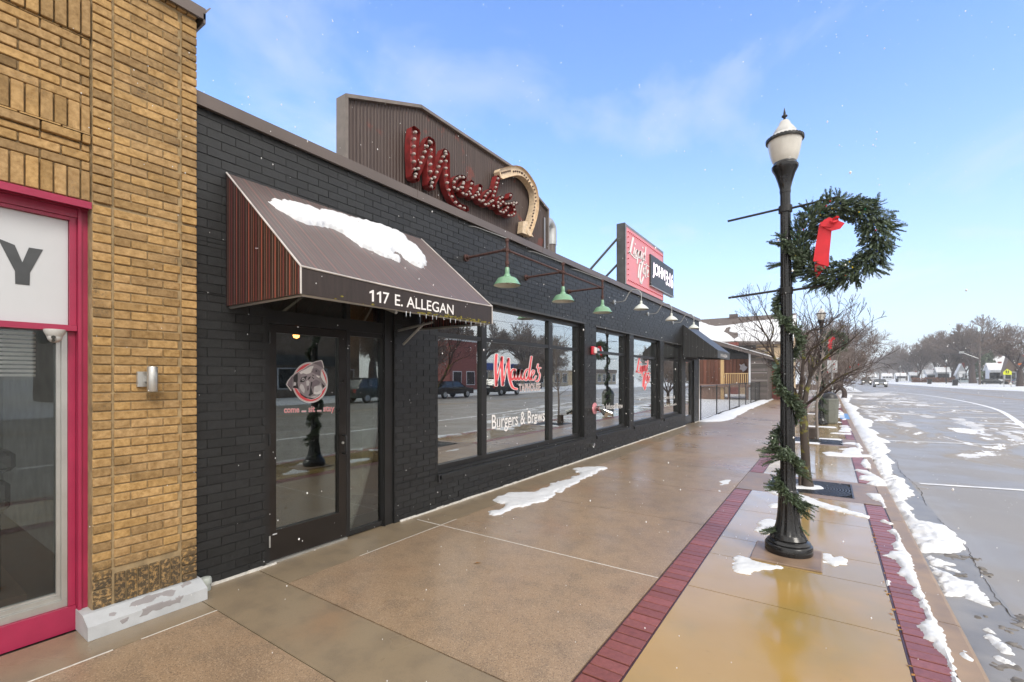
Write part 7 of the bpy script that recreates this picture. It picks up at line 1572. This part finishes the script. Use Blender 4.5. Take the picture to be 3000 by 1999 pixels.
# cars and shops opposite, seen mirrored in the windows
c1 = car('dark estate car parked opposite, mirrored in the middle pane of the big window', 18.9, 38.2, R(180), MT['carpaint'], False, True, 'parked cars across the street'); car('black hatchback parked opposite, mirrored in the left pane of the big window', 18.9, 30.2, R(180), simple('black_hatch', (.012, .012, .014), .2), False, False, 'parked cars across the street'); car('dark four-by-four parked opposite, mirrored beside the entrance door', 18.9, 22.2, R(180), simple('green_black', (.02, .028, .025), .25), False, True, 'parked cars across the street')
def shop(label, x0, x1, y0, y1, h, wall, fascia, roofm='snow', name='shop_building', fz=(2.6, 3.4)):
    t = thing(name, label, 'building', ((x0+x1)/2, (y0+y1)/2, 0)); m = MB(); m.box(x0, x1, y0, y1, 0, h); m.build('wall', MT[wall], t); m = MB(); m.box(x0-.2, x1+.2, y0-.2, y1+.2, h, h+.2); m.build('roof', MT[roofm], t)
    if fascia: m = MB(); m.box(x0-.35, x0-.01, y0+.3, y1-.3, *fz); m.build('fascia', MT[fascia], t)
    n = max(2, int((y1-y0)/2.5)); 
    for k in range(n): yc = y0+(y1-y0)*(k+.5)/n; m = MB(); m.box(x0-.04, x0-.005, yc-.8, yc+.8, .7, 2.4); f = m.build('window', MT['whitewall'], t); m = MB(); m.box(x0-.06, x0-.045, yc-.7, yc+.7, .8, 2.3); m.build('pane', MT['carglass'], f)
    return t
shop('dark brown shop opposite the entrance door', 27, 38, 8, 27, 6.2, 'tudor', 'dark'); shop('tall deep red building opposite, mirrored in the left pane of the big window', 28, 40, 40.5, 45.5, 6.0, 'redbrick', None); shop('beige shop with a blue fascia opposite the middle pane of the big window', 29, 42, 47, 60, 3.4, 'beige', 'blueaw', fz=(2.6, 3.5))
shop('low beige garage opposite, with snow on its roof', 31, 40, 62, 76, 2.9, 'beige', None); shop('low tan motel wing opposite the tall windows', 33, 44, 82, 104, 3.0, 'beige', 'tudor')
for k, (x, y, s_, l) in enumerate(((24, 30, .5, 'spreading bare tree opposite, mirrored in the left pane'), (46, 44, .75, 'large bare tree behind the red building'), (48, 56, .8, 'bare tree behind the shop with the blue fascia'), (44, 66, .62, 'bare tree behind the low beige garage'), (25, 56, .3, 'thin young bare tree on the far verge'), (46, 84, .7, 'bare tree behind the tan motel wing'), (50, 100, .7, 'bare tree opposite the last tall window'), (40, 18, .7, 'bare tree behind the dark brown shop'), (52, 34, .8, 'tall bare tree behind the black hatchback'))): dup(T0 if k % 2 else T5, (x, y, 0), k*1.1, l, scale=(s_*1.15, s_*1.15, s_*1.05))
# overhead wires across the street
for k, (za, lab) in enumerate(((9.0, 'upper overhead wire crossing the sky on the far side of the street'), (7.6, 'lower overhead wire on the far side of the street'))):
    m = MB(); P = []
    for i in range(41): y = -40+200*i/40; tt = (i % 10)/10; P.append((23.5+k*.3, y, za-.9*4*tt*(1-tt)))
    m.tube(P, .018, 4); o = m.build('overhead_wire', MT['dark']); tag(o, lab, 'wire')
# falling snow
m = MB(); fr3 = random.Random(99)
for k in range(3000):
    y = fr3.uniform(.8, 13); x = fr3.uniform(-4.0, 2.5+.1*y); z = fr3.uniform(0.05, 5.0); d = math.sqrt(x*x+y*y+(z-1.65)**2)
    if d < 1.5: continue
    r = fr3.uniform(.0018, .0036)*(1.8 if fr3.random() < .04 else 1); bulbs(m, [(x, y, z)], r)
o = kind(m.build('snowflakes', simple('snowflake', (.85, .87, .9), .8, bump=0)), 'stuff'); o['label'] = 'small snowflakes drifting through the air'; o['category'] = 'snowfall'
# ------------------------------------------------------------------ cold damp air: far things fade
m = MB(); m.box(-500, 500, -120, 700, -1.9, 40); hm = bpy.data.materials.new('haze'); hm.use_nodes = True; t_ = hm.node_tree; t_.nodes.clear()
o1 = t_.nodes.new('ShaderNodeOutputMaterial'); pv = t_.nodes.new('ShaderNodeVolumePrincipled'); pv.inputs['Color'].default_value = (.93, .96, 1, 1); pv.inputs['Density'].default_value = .0009; t_.links.new(pv.outputs[0], o1.inputs['Volume'])
o = kind(m.build('haze', hm), 'stuff'); o['label'] = 'thin wintry haze filling the air over the street'; o['category'] = 'haze'
